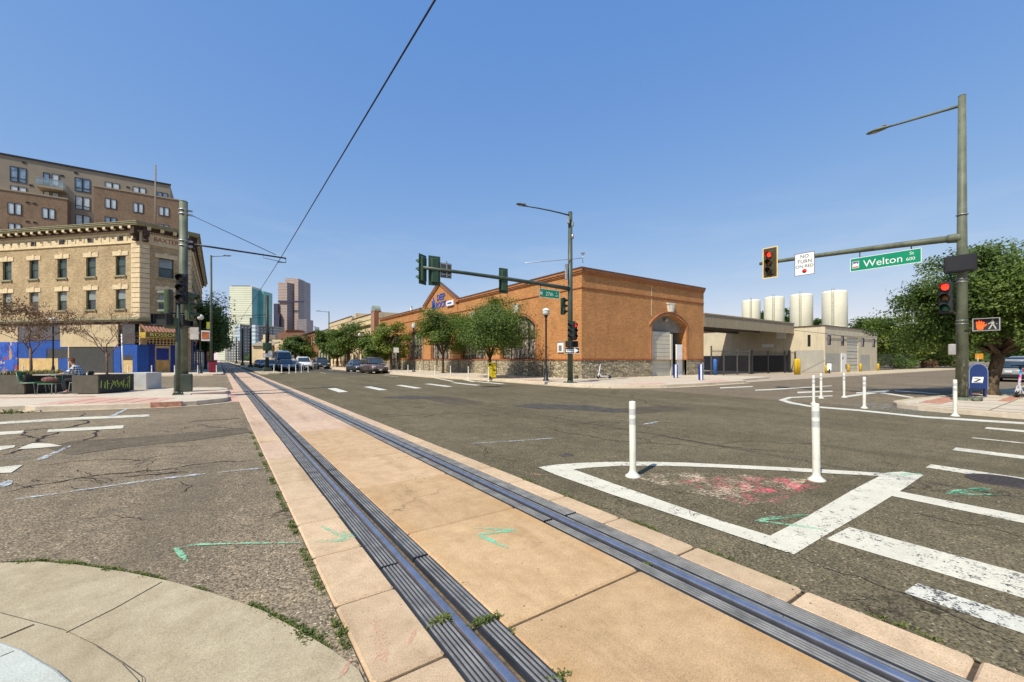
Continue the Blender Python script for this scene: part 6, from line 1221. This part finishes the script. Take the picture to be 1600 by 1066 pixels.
    me=mesh('body',b,[pm,TRIM]); fixn(me); obj('body',me,None,t)
    g=MB(); rings=[[(x,-cw(z)*1.0+.03,z),(x,cw(z)-.03,z)] for x,z in cab]; n=len(cab)
    def side(s): g.add([(x,s*(cw(z)-.025),z) for x,z in cab],[tuple(range(n))])
    side(-1); side(1)
    for i in (0,3): (x0,z0),(x1,z1)=cab[i],cab[i+1]; g.quad((x0,-cw(z0)+.05,z0),(x0,cw(z0)-.05,z0),(x1,cw(z1)-.05,z1),(x1,-cw(z1)+.05,z1))
    me=mesh('windows',g,CGL); obj('windows',me,None,t)
    for x in ax:
        for s in (-1,1):
            w=bpy.data.objects.new('wheel',TYM); C.objects.link(w); w.parent=t; w.location=(x,s*(W-.1),.345); w.rotation_euler.z=0 if s>0 else math.pi; r=bpy.data.objects.new('rim',RMM); C.objects.link(r); r.parent=w
    for s in (-1,1):
        b=MB(); b.bbox(h-.3,h-.06,s*W*.68-.17,s*W*.68+.17,hood*.68,hood*.84,.03); obj('headlight',b,HLM,t)
        b=MB(); b.bbox(-h-.02,-h+.2,s*W*.76-.16,s*W*.76+.14,belt*.74,belt*.93,.03); obj('tail_light',b,TLM,t)
        b=MB(); b.bbox(cab[3][0]+.4,cab[3][0]+.55,s*(W+.1)-.09,s*(W+.1)+.09,belt+.02,belt+.17,.03); b.box(cab[3][0]+.45,cab[3][0]+.5,min(s*W*.9,s*(W+.05)),max(s*W*.9,s*(W+.05)),belt+.04,belt+.09); obj('mirror',b,pm,t)
    b=MB(); b.box(-h-.045,-h-.03,-.16,.16,.62 if kind!='van' else .6,.77); obj('number_plate',b,PLT,t); b=MB(); b.box(h+.03,h+.045,-.16,.16,.36,.5); obj('number_plate',b,PLT,t)
    b=MB(); b.box(h-.03,h+.02,-W*.42,W*.42,.56,.62,0); obj('grille',b,CHR,t); return t
def lane(px,X): return (X,onX(px,X))
gk='cars parked along the depot kerb'
car('brown crossover parked at the depot kerb facing the camera',lane(584,13.5),R(-90),'suv',carpaint('paint_brown',(.10,.062,.045)),gk)
car('dark saloon parked just behind the brown crossover',lane(559,13.4),R(-90),'sedan',carpaint('paint_navy',(.035,.042,.055)),gk)
car('black boxy off-roader parked by the young street trees',lane(502.5,13.3),R(-90),'jeep',carpaint('paint_black',(.02,.022,.024)),gk)
gm='cars travelling towards the camera'
car('white pickup truck coming down the street, left of the black off-roader',lane(473.5,10.2),R(-90),'pickup',carpaint('paint_white',(.72,.72,.70)),gm)
car('silver saloon beside the white pickup in the street',lane(462,9.7),R(-90),'sedan',carpaint('paint_silver',(.40,.42,.43)),gm)
car('blue grey car behind the white posts at the median end',lane(446.5,7.2),R(-90),'sedan',carpaint('paint_bluegrey',(.17,.20,.24)),gm)
car('white camper van with dark windscreen behind the blue grey car',lane(441.5,7.4),R(-90),'van',carpaint('paint_cream',(.62,.60,.48)),gm)
for i,(px,X,l,c) in enumerate(((425,6.3,'small white car beyond the nearest median pole',(.68,.68,.66)),(432,6.9,'distant dark red car beside the median poles',(.18,.03,.03)),(414,6.2,'distant silver car beyond the second median pole',(.45,.46,.47)),(407,6.2,'far grey car at the end of the median row',(.25,.26,.27)))):
    car(l,lane(px,X),R(-90),'sedan',carpaint('paint_far',c),gm)
sc_=car('silver saloon seen from behind, parked at right edge beyond the scooter',(44.6,4.1),0,'sedan',carpaint('paint_pewter',(.24,.235,.22)),None)
car('dark car partly hidden behind the silver saloon at right edge',(52.5,4.3),0,'suv',carpaint('paint_darkgrey',(.05,.055,.06)),None)
# ================================================================ e-scooters
def scooter(lab,loc,rz,stem,deck,lean=.0):
    """x = forward (front wheel +x)"""
    t=thing('electric_scooter',lab,'scooter',loc,rz,'electric scooters'); t.rotation_euler=(lean,0,rz)
    def wheel(x):
        w=MB()
        for k in range(20):
            a,b_=2*math.pi*k/20,2*math.pi*(k+1)/20
            w.tube([(x+.1*math.cos(a),0,.13+.1*math.sin(a)),(x+.1*math.cos(b_),0,.13+.1*math.sin(b_))],.03,8,cap=False)
        w.cyl((x,-.025,.13),(x,.025,.13),.075,n=16); obj('wheel',w,TYRE,t); w=MB(); w.cyl((x,-.035,.13),(x,.035,.13),.03,n=10); w.tube([(x+.06,.03,.13),(x-.06,.03,.13)],.008,5); obj('wheel_hub',w,RIM,t)
    wheel(.5); wheel(-.42)
    b=MB(); b.bbox(-.3,.3,-.08,.08,.12,.2,.02); b.loft([[(.28,-.05,.13),(.28,.05,.13),(.28,.05,.2),(.28,-.05,.2)],[(.42,-.04,.30),(.42,.04,.30),(.38,.04,.38),(.38,-.04,.38)]]); b.loft([[(-.52,-.03,.2),(-.52,.03,.2),(-.5,.03,.22),(-.5,-.03,.22)],[(-.28,-.04,.27),(-.28,.04,.27),(-.28,.04,.3),(-.28,-.04,.3)]]); obj('deck',b,deck,t)
    b=MB(); b.tube([(.52,-.06,.13),(.47,-.045,.3),(.43,-.03,.42)],.02,6); b.tube([(.52,.06,.13),(.47,.045,.3),(.43,.03,.42)],.02,6); b.loft([[(.60,-.04,.2),(.60,.04,.2),(.58,.04,.22),(.58,-.04,.22)],[(.46,-.05,.31),(.46,.05,.31),(.45,.05,.33),(.45,-.05,.33)]]); obj('fork',b,deck,t)
    b=MB(); b.tube([(.44,0,.33),(.37,0,.62),(.30,0,.93),(.28,0,1.08)],[.04,.035,.03,.028],12); obj('stem',b,stem,t)
    b=MB(); b.tube([(.26,-.25,1.1),(.28,-.1,1.11),(.28,.1,1.11),(.26,.25,1.1)],.018,8); b.bbox(.23,.34,-.05,.05,1.05,1.13,.02); b.bbox(.32,.37,-.03,.03,.98,1.05,.01); obj('handlebar',b,TRIM,t); return t
scooter('white electric scooter parked against the depot stone base',(21.9,20.3,.15),R(165),M('scooter_white',(.74,.74,.76),.4),M('scooter_white_deck',(.7,.7,.72),.4),.06)
def stemg():
    t=NT('scooter_gradient'); s=t.n('SeparateXYZ'); t.t.links.new(t.tc.outputs['Object'],s.inputs[0]); c=t.mix(t.ramp(s.outputs['Z'],.55,.72),(.62,.6,.64),(.62,.12,.36)); c=t.mix(t.ramp(s.outputs['Z'],.76,.84),c,(.05,.42,.72)); return t.out(c,.35,0,.5)
xs,ys=G(1578,621,.15); scooter('grey scooter with pink and blue stem at the right edge',(xs+.55,ys-.30,.15),R(165),stemg(),M('scooter_grey',(.5,.5,.5),.4),0)
# ================================================================ mailbox
xm,ym=G(1527,619.5,.15); t=thing('mailbox','blue rounded-top post box behind the right signal pole','mailbox',(xm,ym,.15),math.atan2(CS,SN)-R(90)-R(40))
b=MB(); pr=[(-.3,.3),(.3,.3),(.3,.93)]+[(.3*math.cos(a),.93+.3*math.sin(a)) for a in [math.pi*i/16 for i in range(1,16)]]+[(-.3,.93)]; b.ex(pr,-.27,.27); obj('body',b,USB if 0 else BLUEB,t,bev=.012)
b=MB(); pr2=[(.31*math.cos(a),.93+.31*math.sin(a)) for a in [math.pi*i/16 for i in range(0,17)]]
for y0,y1 in ((-.285,-.25),(.25,.285)):
    for p,q_ in zip(pr2,pr2[1:]): b.ex([p,q_,(q_[0]*.93,.93+(q_[1]-.93)*.93),(p[0]*.93,.93+(p[1]-.93)*.93)],y0,y1)
    for x in (-.31,.288): b.box(x,x+.022,y0,y1,.3,.93)
obj('edge_trim',b,M('mailbox_trim',(.25,.30,.42),.45),t)
for x in (-.27,.21):
    for y in (-.25,.19): b=MB(); b.bbox(x,x+.06,y,y+.06,0,.32,.008); b.box(x-.015,x+.075,y-.015,y+.075,0,.015); obj('leg',b,BLUEB,t)
b=MB(); b.ex([(-.22,.52),(.13,.52),(.17,.74),(-.18,.74)],-.276,-.27,0); b.ex([(-.17,.56),(-.05,.56),(.1,.66),(-.15,.7),(-.08,.66),(.02,.65)],-.28,-.276,1); b.box(-.15,.1,-.28,-.276,.535,.548,1); obj('decal',b,[SWHT,SBLK],t)
b=MB(); b.box(.3,.32,-.2,.2,.86,1.0); b.cyl((.33,-.15,.9),(.33,.15,.9),.014,n=6); obj('pull_door',b,BLUEB,t); t.scale=(.75,.75,.95)
# ================================================================ bollards, yellow box, barricade sign
for px,py,h,m,l,rz in ((1055.5,590.5,.98,BLUED,'blue square bollard in front of the loading bay middle',.3),(1095,594,1.05,BLUED,'leaning blue square bollard nearest the canopy driveway',.3)):
    x,y=G(px,py,.15); t=thing('bollard',l,'bollard',(x,y,.13),rz,'blue bollards at the loading bay'); b=MB(); b.bbox(-.12,.12,-.12,.12,0,h,.015); obj('post',b,m,t); b=MB()
    for s in (-1,1): b.box(s*.145-.025,s*.145+.025,-.125,-.02,.04,h); 
    obj('white_edge',b,M('bollard_edge',(.62,.68,.78),.5),t)
    if px>1090: t.rotation_euler=(0,-.06,rz)
x,y=G(1018.5,586,.15); t=thing('bollard','blue bollard beside the striped sign left of roller door','bollard',(x,y-.3,.13),.2,'blue bollards at the loading bay'); b=MB(); b.bbox(-.11,.11,-.11,.11,0,1.12,.015); b.box(-.05,.05,-.05,.05,1.12,1.3); obj('post',b,BLUED,t)
t=thing('hazard_sign','white hazard board with black stripes left of the roller door','sign',(x-.35,y-.25,.15)); b=MB(); b.box(-.27,.05,-.02,.02,.0,1.15,0)
for k in range(4): b.ex([(-.1,.15+.26*k),(.04,.32+.26*k),(.04,.2+.26*k),(-.1,.03+.26*k)],-.026,-.021,1)
obj('board',b,[SWHT,SBLK],t)
x,y=35.9,20.3; t=thing('bollard','bright blue round bollard at the depot corner by the gate','bollard',(x,y,.03),0,'blue bollards at the loading bay'); b=MB(); b.lathe([(.15,0),(.15,1.35),(.13,1.45),(.03,1.5)],16); obj('post',b,M('bollard_blue',(.04,.16,.5),.5),t)
YB=M('bollard_yellow',(.62,.40,.02),.5,streak=.2)
for px,Y,l,h,r in ((1244,17.6,'thick yellow bollard left of the tan building corner',1.5,.17),(1247.5,17.5,'second thick yellow bollard at the tan building corner',1.5,.17),(1291,17.5,'short yellow bollard at the tan building front corner',.8,.14),(1325.5,17.4,'short yellow bollard left of the tan roller door',.9,.13),(1344.5,17.4,'short yellow bollard right of the tan roller door',.95,.13),(1372,17.6,'short yellow bollard at the right end of the tan building',.9,.13)):
    t=thing('bollard',l,'bollard',(onY(px,Y),Y,.05),0,'yellow bollards at the tan building'); b=MB(); b.lathe([(r,0),(r,h-.1),(r*.8,h-.03),(r*.2,h)],14); obj('post',b,YB,t)
x,y=onY(1295.5,17.3),17.3; t=thing('bicycle_wheel_pile','small white motor scooter parked at tan building corner','scooter',(x,y,.05),R(200)); t.name='motor_scooter'
b=MB(); b.bbox(-.5,.1,-.15,.15,.35,.75,.06); b.bbox(-.55,.05,-.14,.14,.75,.88,.05,1); b.loft([[(.35,-.16,.3),(.45,-.16,.3),(.45,.16,.3),(.35,.16,.3)],[(.2,-.18,1.0),(.3,-.18,1.0),(.3,.18,1.0),(.2,.18,1.0)]]); b.box(.05,.4,-.14,.14,.28,.36); obj('body',b,[SWHT,TRIM],t)
for xx_ in (-.45,.5):
    b=MB(); b.lathe([(.08,-.05),(.22,-.05),(.24,0),(.22,.05),(.08,.05)],16); b.v=[Vector((v.x+xx_,v.z,v.y+.24)) for v in b.v]; obj('wheel',b,TYRE,t)
b=MB(); b.tube([(.15,-.3,1.1),(.22,0,1.05),(.15,.3,1.1)],.02,6); obj('handlebar',b,TRIM,t)
x,y=G(768.5,591.5,.15); t=thing('newspaper_box','bright yellow upright street box at the kerb before the depot','street box',(x,y,.15),R(-18)); b=MB(); b.bbox(-.27,.27,-.2,.2,.06,1.1,.03,0); b.box(-.27,-.1,-.21,-.2,.9,1.04,1); b.box(-.27,-.1,-.21,-.2,.07,.16,1); b.box(-.2,.2,-.16,.16,0,.06,1); b.box(-.02,.0,-.215,-.2,.1,1.06,2); obj('body',b,[M('box_yellow',(.66,.50,.02),.45),SBLK,M('box_yellow_dark',(.4,.3,.02),.5)],t)
b=MB(); b.box(.05,.22,-.212,-.2,.55,.62); obj('handle',b,SBLK,t)
x,y=-.55,53.2; t=thing('litter_bin','dark red square litter bin at the foot of the tall lamp','bin',(x,y,.15)); b=MB(); b.bbox(-.35,.35,-.35,.35,.05,1.15,.03,0); b.box(-.3,.3,-.3,.3,0,.05,1); b.bbox(-.38,.38,-.38,.38,1.15,1.25,.03,1); obj('body',b,[M('bin_red',(.22,.015,.035),.5),SBLK],t)
# iron railing round the planting strip by the young tree
YA,YBb=onX(520,17.2),onX(543,17.2); t=thing('railing','small brown iron railing beside the young street tree','railing',(17.2,YA,.15)); b=MB()
b.tube([(17.2,YA,1.15),(17.2,YBb,1.15)],.035,6); b.tube([(17.2,YA,.35),(17.2,YBb,.35)],.03,6); nn=int((YA-YBb)/.5)
for k in range(nn+1): yy=YBb+(YA-YBb)*k/nn; b.tube([(17.2,yy,.15),(17.2,yy,1.15)],.02 if k%4 else .05,5)
obj('rail_frame',b,M('railing_brown',(.10,.055,.035),.6),t,world=True)
# ================================================================ plaza: planters, table, chairs, seated person
PLB=M('planter_dark',(.105,.092,.07),.75,var=.2,scale=3,streak=.25); PLK=M('planter_side',(.045,.045,.042),.7,var=.2); SOIL=M('soil',(.06,.045,.03),.95,var=.4,scale=10)
ua=math.atan2(.88,.48)-R(90)        # planter frame: x = along the short front, y = along the long side
def planter(lab,px,py,w,l,h,m1,m2,side='r'):
    x,y=G(px,py,.15); t=thing('planter',lab,'planter',(x,y,.15),ua,'dark planter boxes on the plaza'); b=MB(); e=.06
    for bx in ((-w,0,0,e),(-w,0,l-e,l),(-w,-w+e,e,l-e),(-e,0,e,l-e)): b.box(*bx,.03,h,m=1 if bx[0]==-e else 0)
    for sx in (-w+.15,-.15):
        for sy in (.15,l-.15): b.cyl((sx,sy,0),(sx,sy,.04),.06,n=8,m=1)
    obj('box',b,[m1,m2],t); b=MB(); b.box(-w+e,-e,e,l-e,h-.12,h-.08); obj('soil',b,SOIL,t); return t
p1=planter('dark planter box with yellow green graffiti on its side',153,616,.9,1.75,.72,PLB,PLK)
gq=random.Random(8); b=MB(); yy=.15
while yy<1.45:
    pts=[(0.004,yy+gq.uniform(-.03,.1),.12+gq.uniform(0,.4)) for _ in range(3)]; b.tube(pts,.016,4); yy+=.085
b.tube([(.004,1.5,.12),(.004,1.52,.66),(.004,1.4,.55)],.018,4); obj('graffiti',b,M('graffiti_lime',(.45,.55,.10),.6),p1)
p2=planter('dark planter box at the left edge with dry grass inside',38,616.5,1.6,2.6,.74,PLB,PLK)
b=MB(); gq=random.Random(3); 
for i in range(110): blades(b,gq.uniform(-1.5,-.1),gq.uniform(.1,2.4),.64,7,.06,.32,gq)
obj('dry_grass',b,leafm('dry_grass',(.16,.13,.05),(.2,.18,.08),.2),p2)
x,y=G(229,609,.15); t=thing('concrete_block','pale grey square concrete block right of the graffiti planter','concrete block',(x,y,.15),ua+R(6)); b=MB(); b.bbox(-.82,0,0,1.1,0,.74,.015); obj('block',b,[M('block_pale',(.55,.54,.5),.85,streak=.2)],t)
x,y=G(201,600,.15); t=thing('concrete_barrier','low pale concrete footing behind the pale block','concrete block',(x,y,.15),ua); b=MB(); b.bbox(-.3,.3,0,.6,0,.55,.02); obj('block',b,KERB,t)
# furniture frame: person faces -R (left in the photo)
RV=Vector((CS,-SN,0)); FV=Vector((SN,CS,0)); fa=math.atan2(-SN,CS)   # local x = to the right in the photo, y = away
def gp(px,d): r=(px-CXP)/FPX*d; return Vector((d*SN+r*CS,d*CS-r*SN,.15))
GRM=M('chair_frame_grey',(.30,.32,.28),.45,metal=.3); GRN=M('chair_green',(.02,.17,.06),.5); TBL=M('table_grey',(.36,.34,.29),.5)
def chair(lab,pos,rz,shell):
    """x = direction the sitter faces"""
    t=thing('cafe_chair',lab,'chair',pos,rz,'chairs at the plaza table'); 
    b=MB(); b.bbox(-.22,.24,-.24,.24,.43,.46,.012); obj('seat',b,shell,t)
    b=MB(); b.loft([[(-.23-.02*abs(0),-.23,.52),(-.23,.23,.52),(-.215,.23,.52),(-.215,-.23,.52)],[(-.30,-.22,.86),(-.30,.22,.86),(-.285,.22,.86),(-.285,-.22,.86)]]); obj('backrest',b,shell,t)
    for s in (-1,1):
        b=MB(); b.tube([(.27,s*.26,0),(.22,s*.25,.44),(.2,s*.25,.45)],.016,6); obj('leg',b,GRM,t)
        b=MB(); b.tube([(-.36,s*.26,0),(-.24,s*.25,.45),(-.31,s*.235,.87)],.016,6); obj('leg',b,GRM,t)
    b=MB(); b.tube([(.22,-.25,.43),(-.24,-.25,.43),(-.24,.25,.43),(.22,.25,.43),(.22,-.25,.43)],.014,6); obj('seat_frame',b,GRM,t); return t
chair('empty green chair left of the plaza table',gp(50,16.1),fa+R(14),GRN)
pc=gp(127,16.45); chair('dark chair under the seated person',pc,fa+math.pi+R(22),PLK)
tc=gp(84,16.6); t=thing('cafe_table','grey rectangular table on the plaza between the two chairs','table',tc,fa); b=MB(); b.bbox(-.72,.5,-.38,.38,.70,.74,.008); obj('tabletop',b,TBL,t)
for sx in (-.66,.44):
    for sy in (-.33,.33): b=MB(); b.tube([(sx,sy,0),(sx*.98,sy,.70)],.022,8); obj('leg',b,TBL,t)
t=thing('bag','brown patterned bag on a low chair beneath the plaza table','bag',gp(77,16.1)+Vector((0,0,.44))); b=MB(); b.ball((0,0,.13),.24,14,sc=(1.15,.7,.62)); b.ball((.18,.02,.12),.16,12,sc=(1,.8,.8)); obj('body',b,M('bag_pattern',(.20,.09,.08),.8,var=.7,scale=14),t); b=MB(); b.tube([(-.12,0,.25),(0,0,.36),(.14,0,.25)],.014,6); obj('handle',b,SBLK,t); t.scale=(.8,.8,.8)
chair('low green chair holding the patterned bag',gp(78,16.15),fa-R(80),GRN).scale=(.9,.9,.9)
t=thing('paper_sheet','white sheets of paper on the plaza table before the person','paper',tc+Vector((0,0,.742)),fa); b=MB(); b.box(.1,.42,-.2,.02,0,.004); obj('sheet',b,SWHT,t)
# ---- person
SKIN=M('skin',(.50,.27,.19),.55,var=.06); HAIRM=M('hair_brown',(.16,.075,.035),.8,var=.25,scale=12); TRS=M('trousers_dark',(.022,.024,.032),.85); SHOE=M('shoe',(.10,.09,.08),.7)
def plaid():
    t=NT('plaid_shirt'); P=t.tc.outputs['Object']; s=t.n('SeparateXYZ'); t.t.links.new(P,s.inputs[0]); c=(.62,.66,.70)
    def st(o,f,w,a): return t.mul(t.mul(t.mul(t.mul(o,f),a,'ADD'),1.0,'FRACT'),w,'LESS_THAN')
    d=t.mul(s.outputs['X'],.55); hx=t.mul(s.outputs['Y'],d,'ADD'); a=st(hx,11,.5,.2); b=st(s.outputs['Z'],11,.5,0)
    k=t.mul(a,b,'ADD'); c1=t.mix(t.mul(k,.5),(.66,.72,.76),(.012,.03,.075)); return t.out(c1,.85,0,.2)
PLAID=plaid()
def skin(name,chain,mat_,par,sub=2,extra=()):
    """limb/body surface grown from a joint skeleton: chain = [(x,y,z,r,parent)]"""
    me=bpy.data.meshes.new(name); me.from_pydata([c[:3] for c in chain],[(i,c[4]) for i,c in enumerate(chain) if c[4]>=0],[]); me.materials.append(mat_)
    o=bpy.data.objects.new(name,me); C.objects.link(o); o.parent=par
    m=o.modifiers.new('skin','SKIN'); me.skin_vertices or bpy.context.view_layer.update()
    sv=me.skin_vertices[0].data if me.skin_vertices else None
    if sv is None:
        me.attributes.new; 
    for i,c in enumerate(chain): r=c[3]; sv[i].radius=(r if isinstance(r,tuple) else (r,r)); sv[i].use_root=(i==0); sv[i].use_loose=False
    s=o.modifiers.new('smooth','SUBSURF'); s.levels=sub; s.render_levels=sub; m.use_smooth_shade=True; return o
# person frame: x = facing direction, y = to the person's left, z up; seat 0.46
pp=thing('person','seated person in blue plaid shirt leaning over the plaza table','person',pc+Vector((0,0,0)),fa+math.pi+R(22))
hands=[]
def handchain(hx,hy,hz,s,base,par):
    """palm, four bent fingers of unequal length and a thumb leaving the side of the palm; appended to a chain list"""
    ch=[(hx+.04,hy,hz,.022,par),(hx+.085,hy,hz-.002,.024,base)]
    i0=base+2
    for k,(off,l) in enumerate(((-.03,.062),(-.01,.074),(.01,.07),(.03,.052))):
        n=base+len(ch); ch.append((hx+.105,hy+off,hz,.0105,base+1)); ch.append((hx+.105+l*.55,hy+off*1.2,hz-.006,.0095,n)); ch.append((hx+.105+l,hy+off*1.25,hz-.026,.008,n+1))
    n=base+len(ch); ch.append((hx+.06,hy-s*.036,hz-.004,.012,base)); ch.append((hx+.095,hy-s*.052,hz-.014,.0095,n)); return ch
body=[(-.02,0,.56,(.15,.11),-1),(.03,0,.72,(.135,.105),0),(.09,0,.88,(.15,.11),1),(.16,0,1.02,(.13,.10),2),(.22,0,1.10,.052,3),(.26,0,1.16,.055,4),(.285,0,1.23,(.078,.092),5),(.30,0,1.30,(.072,.088),6)]
def add(p): body.append(p); return len(body)-1
for s in (1,-1):
    a=add((.14,s*.17,1.0,.062,3)); e=add((.30,s*.235,.83,.046,a)); w=add((.52,s*.13,.775,.033,e)); 
    for p in handchain(.52,s*.13,.772,s,len(body),w): body.append(p)
    h=add((.02,s*.1,.52,.095,0)); k=add((.42,s*.12,.53,.066,h)); an=add((.36 if s>0 else .46,s*.12,.10,.04,k)); add((.52 if s>0 else .62,s*.12,.05,.035,an))
bo=skin('body',body,SKIN,pp)
# face: nose, brows, mouth, ears and eyes are shaped pieces of the head
hd=MB(); hx,hz=.30,1.255
hd.loft([[(hx+.075,-.014,hz-.005),(hx+.075,.014,hz-.005),(hx+.07,0,hz+.03)],[(hx+.10,-.009,hz-.012),(hx+.10,.009,hz-.012),(hx+.085,0,hz+.02)]]); 
for s in (1,-1): hd.ball((hx-.0,s*.088,hz),.026,8,sc=(.8,.35,1.1))
obj('nose_and_ears',hd,SKIN,pp)
ey=MB()
for s in (1,-1): ey.ball((hx+.068,s*.032,hz+.026),.011,8)
obj('eyes',ey,SBLK,pp); mo=MB(); mo.box(hx+.068,hx+.078,-.024,.024,hz-.048,hz-.04); obj('mouth',mo,M('lips',(.35,.12,.10),.5),pp)
ha=MB(); q=random.Random(2); ha.ball((hx-.018,0,hz+.052),.094,14,sc=(1.05,.98,.86)); ha.ball((hx-.065,0,hz+.0),.07,12,sc=(.7,1.1,1.1))
for i in range(60):
    a=q.uniform(0,6.28); u=q.uniform(.1,1); p=Vector((hx-.018+.09*u*math.cos(a),.088*u*math.sin(a),hz+.05+.085*math.sqrt(1-u*u*.9))); ha.tube([p,p+Vector((q.uniform(-.02,.03),q.uniform(-.02,.02),q.uniform(0,.03)))],[.012,.004],5)
obj('hair',ha,HAIRM,pp)
sh=[(-.02,0,.54,(.175,.135),-1),(.03,0,.72,(.16,.13),0),(.09,0,.88,(.172,.135),1),(.155,0,1.02,(.15,.12),2),(.20,0,1.075,.07,3)]
for s in (1,-1): n=len(sh); sh+= [(.14,s*.175,1.0,.08,3),(.30,s*.24,.83,.062,n),(.47,s*.155,.785,.048,n+1)]
skin('shirt',sh,PLAID,pp)
tr=[(-.02,0,.53,(.16,.13),-1)]
for s in (1,-1): n=len(tr); tr+= [(.03,s*.1,.53,.108,0),(.42,s*.12,.535,.082,n),(.37 if s>0 else .46,s*.12,.14,.062,n+1)]
skin('trousers',tr,TRS,pp)
for s in (1,-1): x=.36 if s>0 else .46; b=MB(); b.ball((x+.08,s*.12,.05),.1,10,sc=(1.5,.5,.5)); obj('shoe',b,SHOE,pp)
# ================================================================ camera, sky, sun
cam=bpy.data.cameras.new('camera'); co=bpy.data.objects.new('camera',cam); C.objects.link(co); co.location=(0,0,CAMH); co.rotation_euler=(R(90),0,-TH)
cam.sensor_width=36; cam.lens=FPX/1600*36; cam.shift_y=(HYP-533)/1600; cam.clip_end=8000; cam.clip_start=.05; bpy.context.scene.camera=co
EL_,SUNV=R(50),Vector((-.956,-.292,0))
w=bpy.data.worlds.new('World'); bpy.context.scene.world=w; w.use_nodes=True; nt=w.node_tree; sk=nt.nodes.new('ShaderNodeTexSky'); sk.sky_type='NISHITA'; sk.sun_disc=False; sk.sun_elevation=EL_; sk.sun_rotation=math.atan2(SUNV.x,SUNV.y); sk.altitude=1600; sk.air_density=1.0; sk.dust_density=.5; sk.ozone_density=1.5
bg=nt.nodes['Background']; sp=nt.nodes.new('ShaderNodeSeparateColor'); cb=nt.nodes.new('ShaderNodeCombineColor'); nt.links.new(sk.outputs[0],sp.inputs[0])
for c_,(k_,g_,a_) in enumerate(((1.397,.87,.0713),(.823,.55,.1565),(.4307,.21,.3526))):   # deeper, more even blue than the model's own
    m1=nt.nodes.new('ShaderNodeMath'); m1.operation='MULTIPLY'; m1.inputs[1].default_value=k_; nt.links.new(sp.outputs[c_],m1.inputs[0]); m2=nt.nodes.new('ShaderNodeMath'); m2.operation='POWER'; m2.inputs[1].default_value=g_; nt.links.new(m1.outputs[0],m2.inputs[0])
    m3=nt.nodes.new('ShaderNodeMath'); m3.operation='MULTIPLY'; m3.inputs[1].default_value=a_/.1394; nt.links.new(m2.outputs[0],m3.inputs[0]); nt.links.new(m3.outputs[0],cb.inputs[c_])
tc=nt.nodes.new('ShaderNodeTexCoord'); mp=nt.nodes.new('ShaderNodeMapping'); mp.inputs['Scale'].default_value=(1.6,1.6,9); nt.links.new(tc.outputs['Generated'],mp.inputs[0]); no=nt.nodes.new('ShaderNodeTexNoise'); no.inputs['Scale'].default_value=2.2; no.inputs['Detail'].default_value=7; no.inputs['Roughness'].default_value=.62; nt.links.new(mp.outputs[0],no.inputs[0])
r1=nt.nodes.new('ShaderNodeMapRange'); r1.inputs[1].default_value=.5; r1.inputs[2].default_value=.75; nt.links.new(no.outputs[0],r1.inputs[0]); sx=nt.nodes.new('ShaderNodeSeparateXYZ'); nt.links.new(tc.outputs['Generated'],sx.inputs[0]); r2=nt.nodes.new('ShaderNodeMapRange'); r2.inputs[1].default_value=.36; r2.inputs[2].default_value=.06; nt.links.new(sx.outputs[2],r2.inputs[0])
mm=nt.nodes.new('ShaderNodeMath'); mm.operation='MULTIPLY'; nt.links.new(r1.outputs[0],mm.inputs[0]); nt.links.new(r2.outputs[0],mm.inputs[1]); m4=nt.nodes.new('ShaderNodeMath'); m4.operation='MULTIPLY'; m4.inputs[1].default_value=.28; nt.links.new(mm.outputs[0],m4.inputs[0])
cm=nt.nodes.new('ShaderNodeMix'); cm.data_type='RGBA'; nt.links.new(m4.outputs[0],cm.inputs[0]); nt.links.new(cb.outputs[0],cm.inputs[6]); cm.inputs[7].default_value=(3.0,3.2,3.4,1); nt.links.new(cm.outputs[2],bg.inputs[0]); bg.inputs[1].default_value=.13
l=bpy.data.lights.new('sun','SUN'); l.energy=2.8; l.angle=R(.8); l.color=(1,.93,.82); lo=bpy.data.objects.new('sun',l); C.objects.link(lo)
d=Vector((SUNV.x*math.cos(EL_),SUNV.y*math.cos(EL_),math.sin(EL_))); lo.rotation_euler=d.to_track_quat('Z','Y').to_euler(); lo.location=(-20,-20,40)
sc=bpy.context.scene; sc.view_settings.view_transform='Standard'; sc.view_settings.look='None'; sc.view_settings.exposure=1.0; sc.view_settings.gamma=1
sc.cycles.max_bounces=6; sc.cycles.transparent_max_bounces=8
for me in bpy.data.meshes: pass
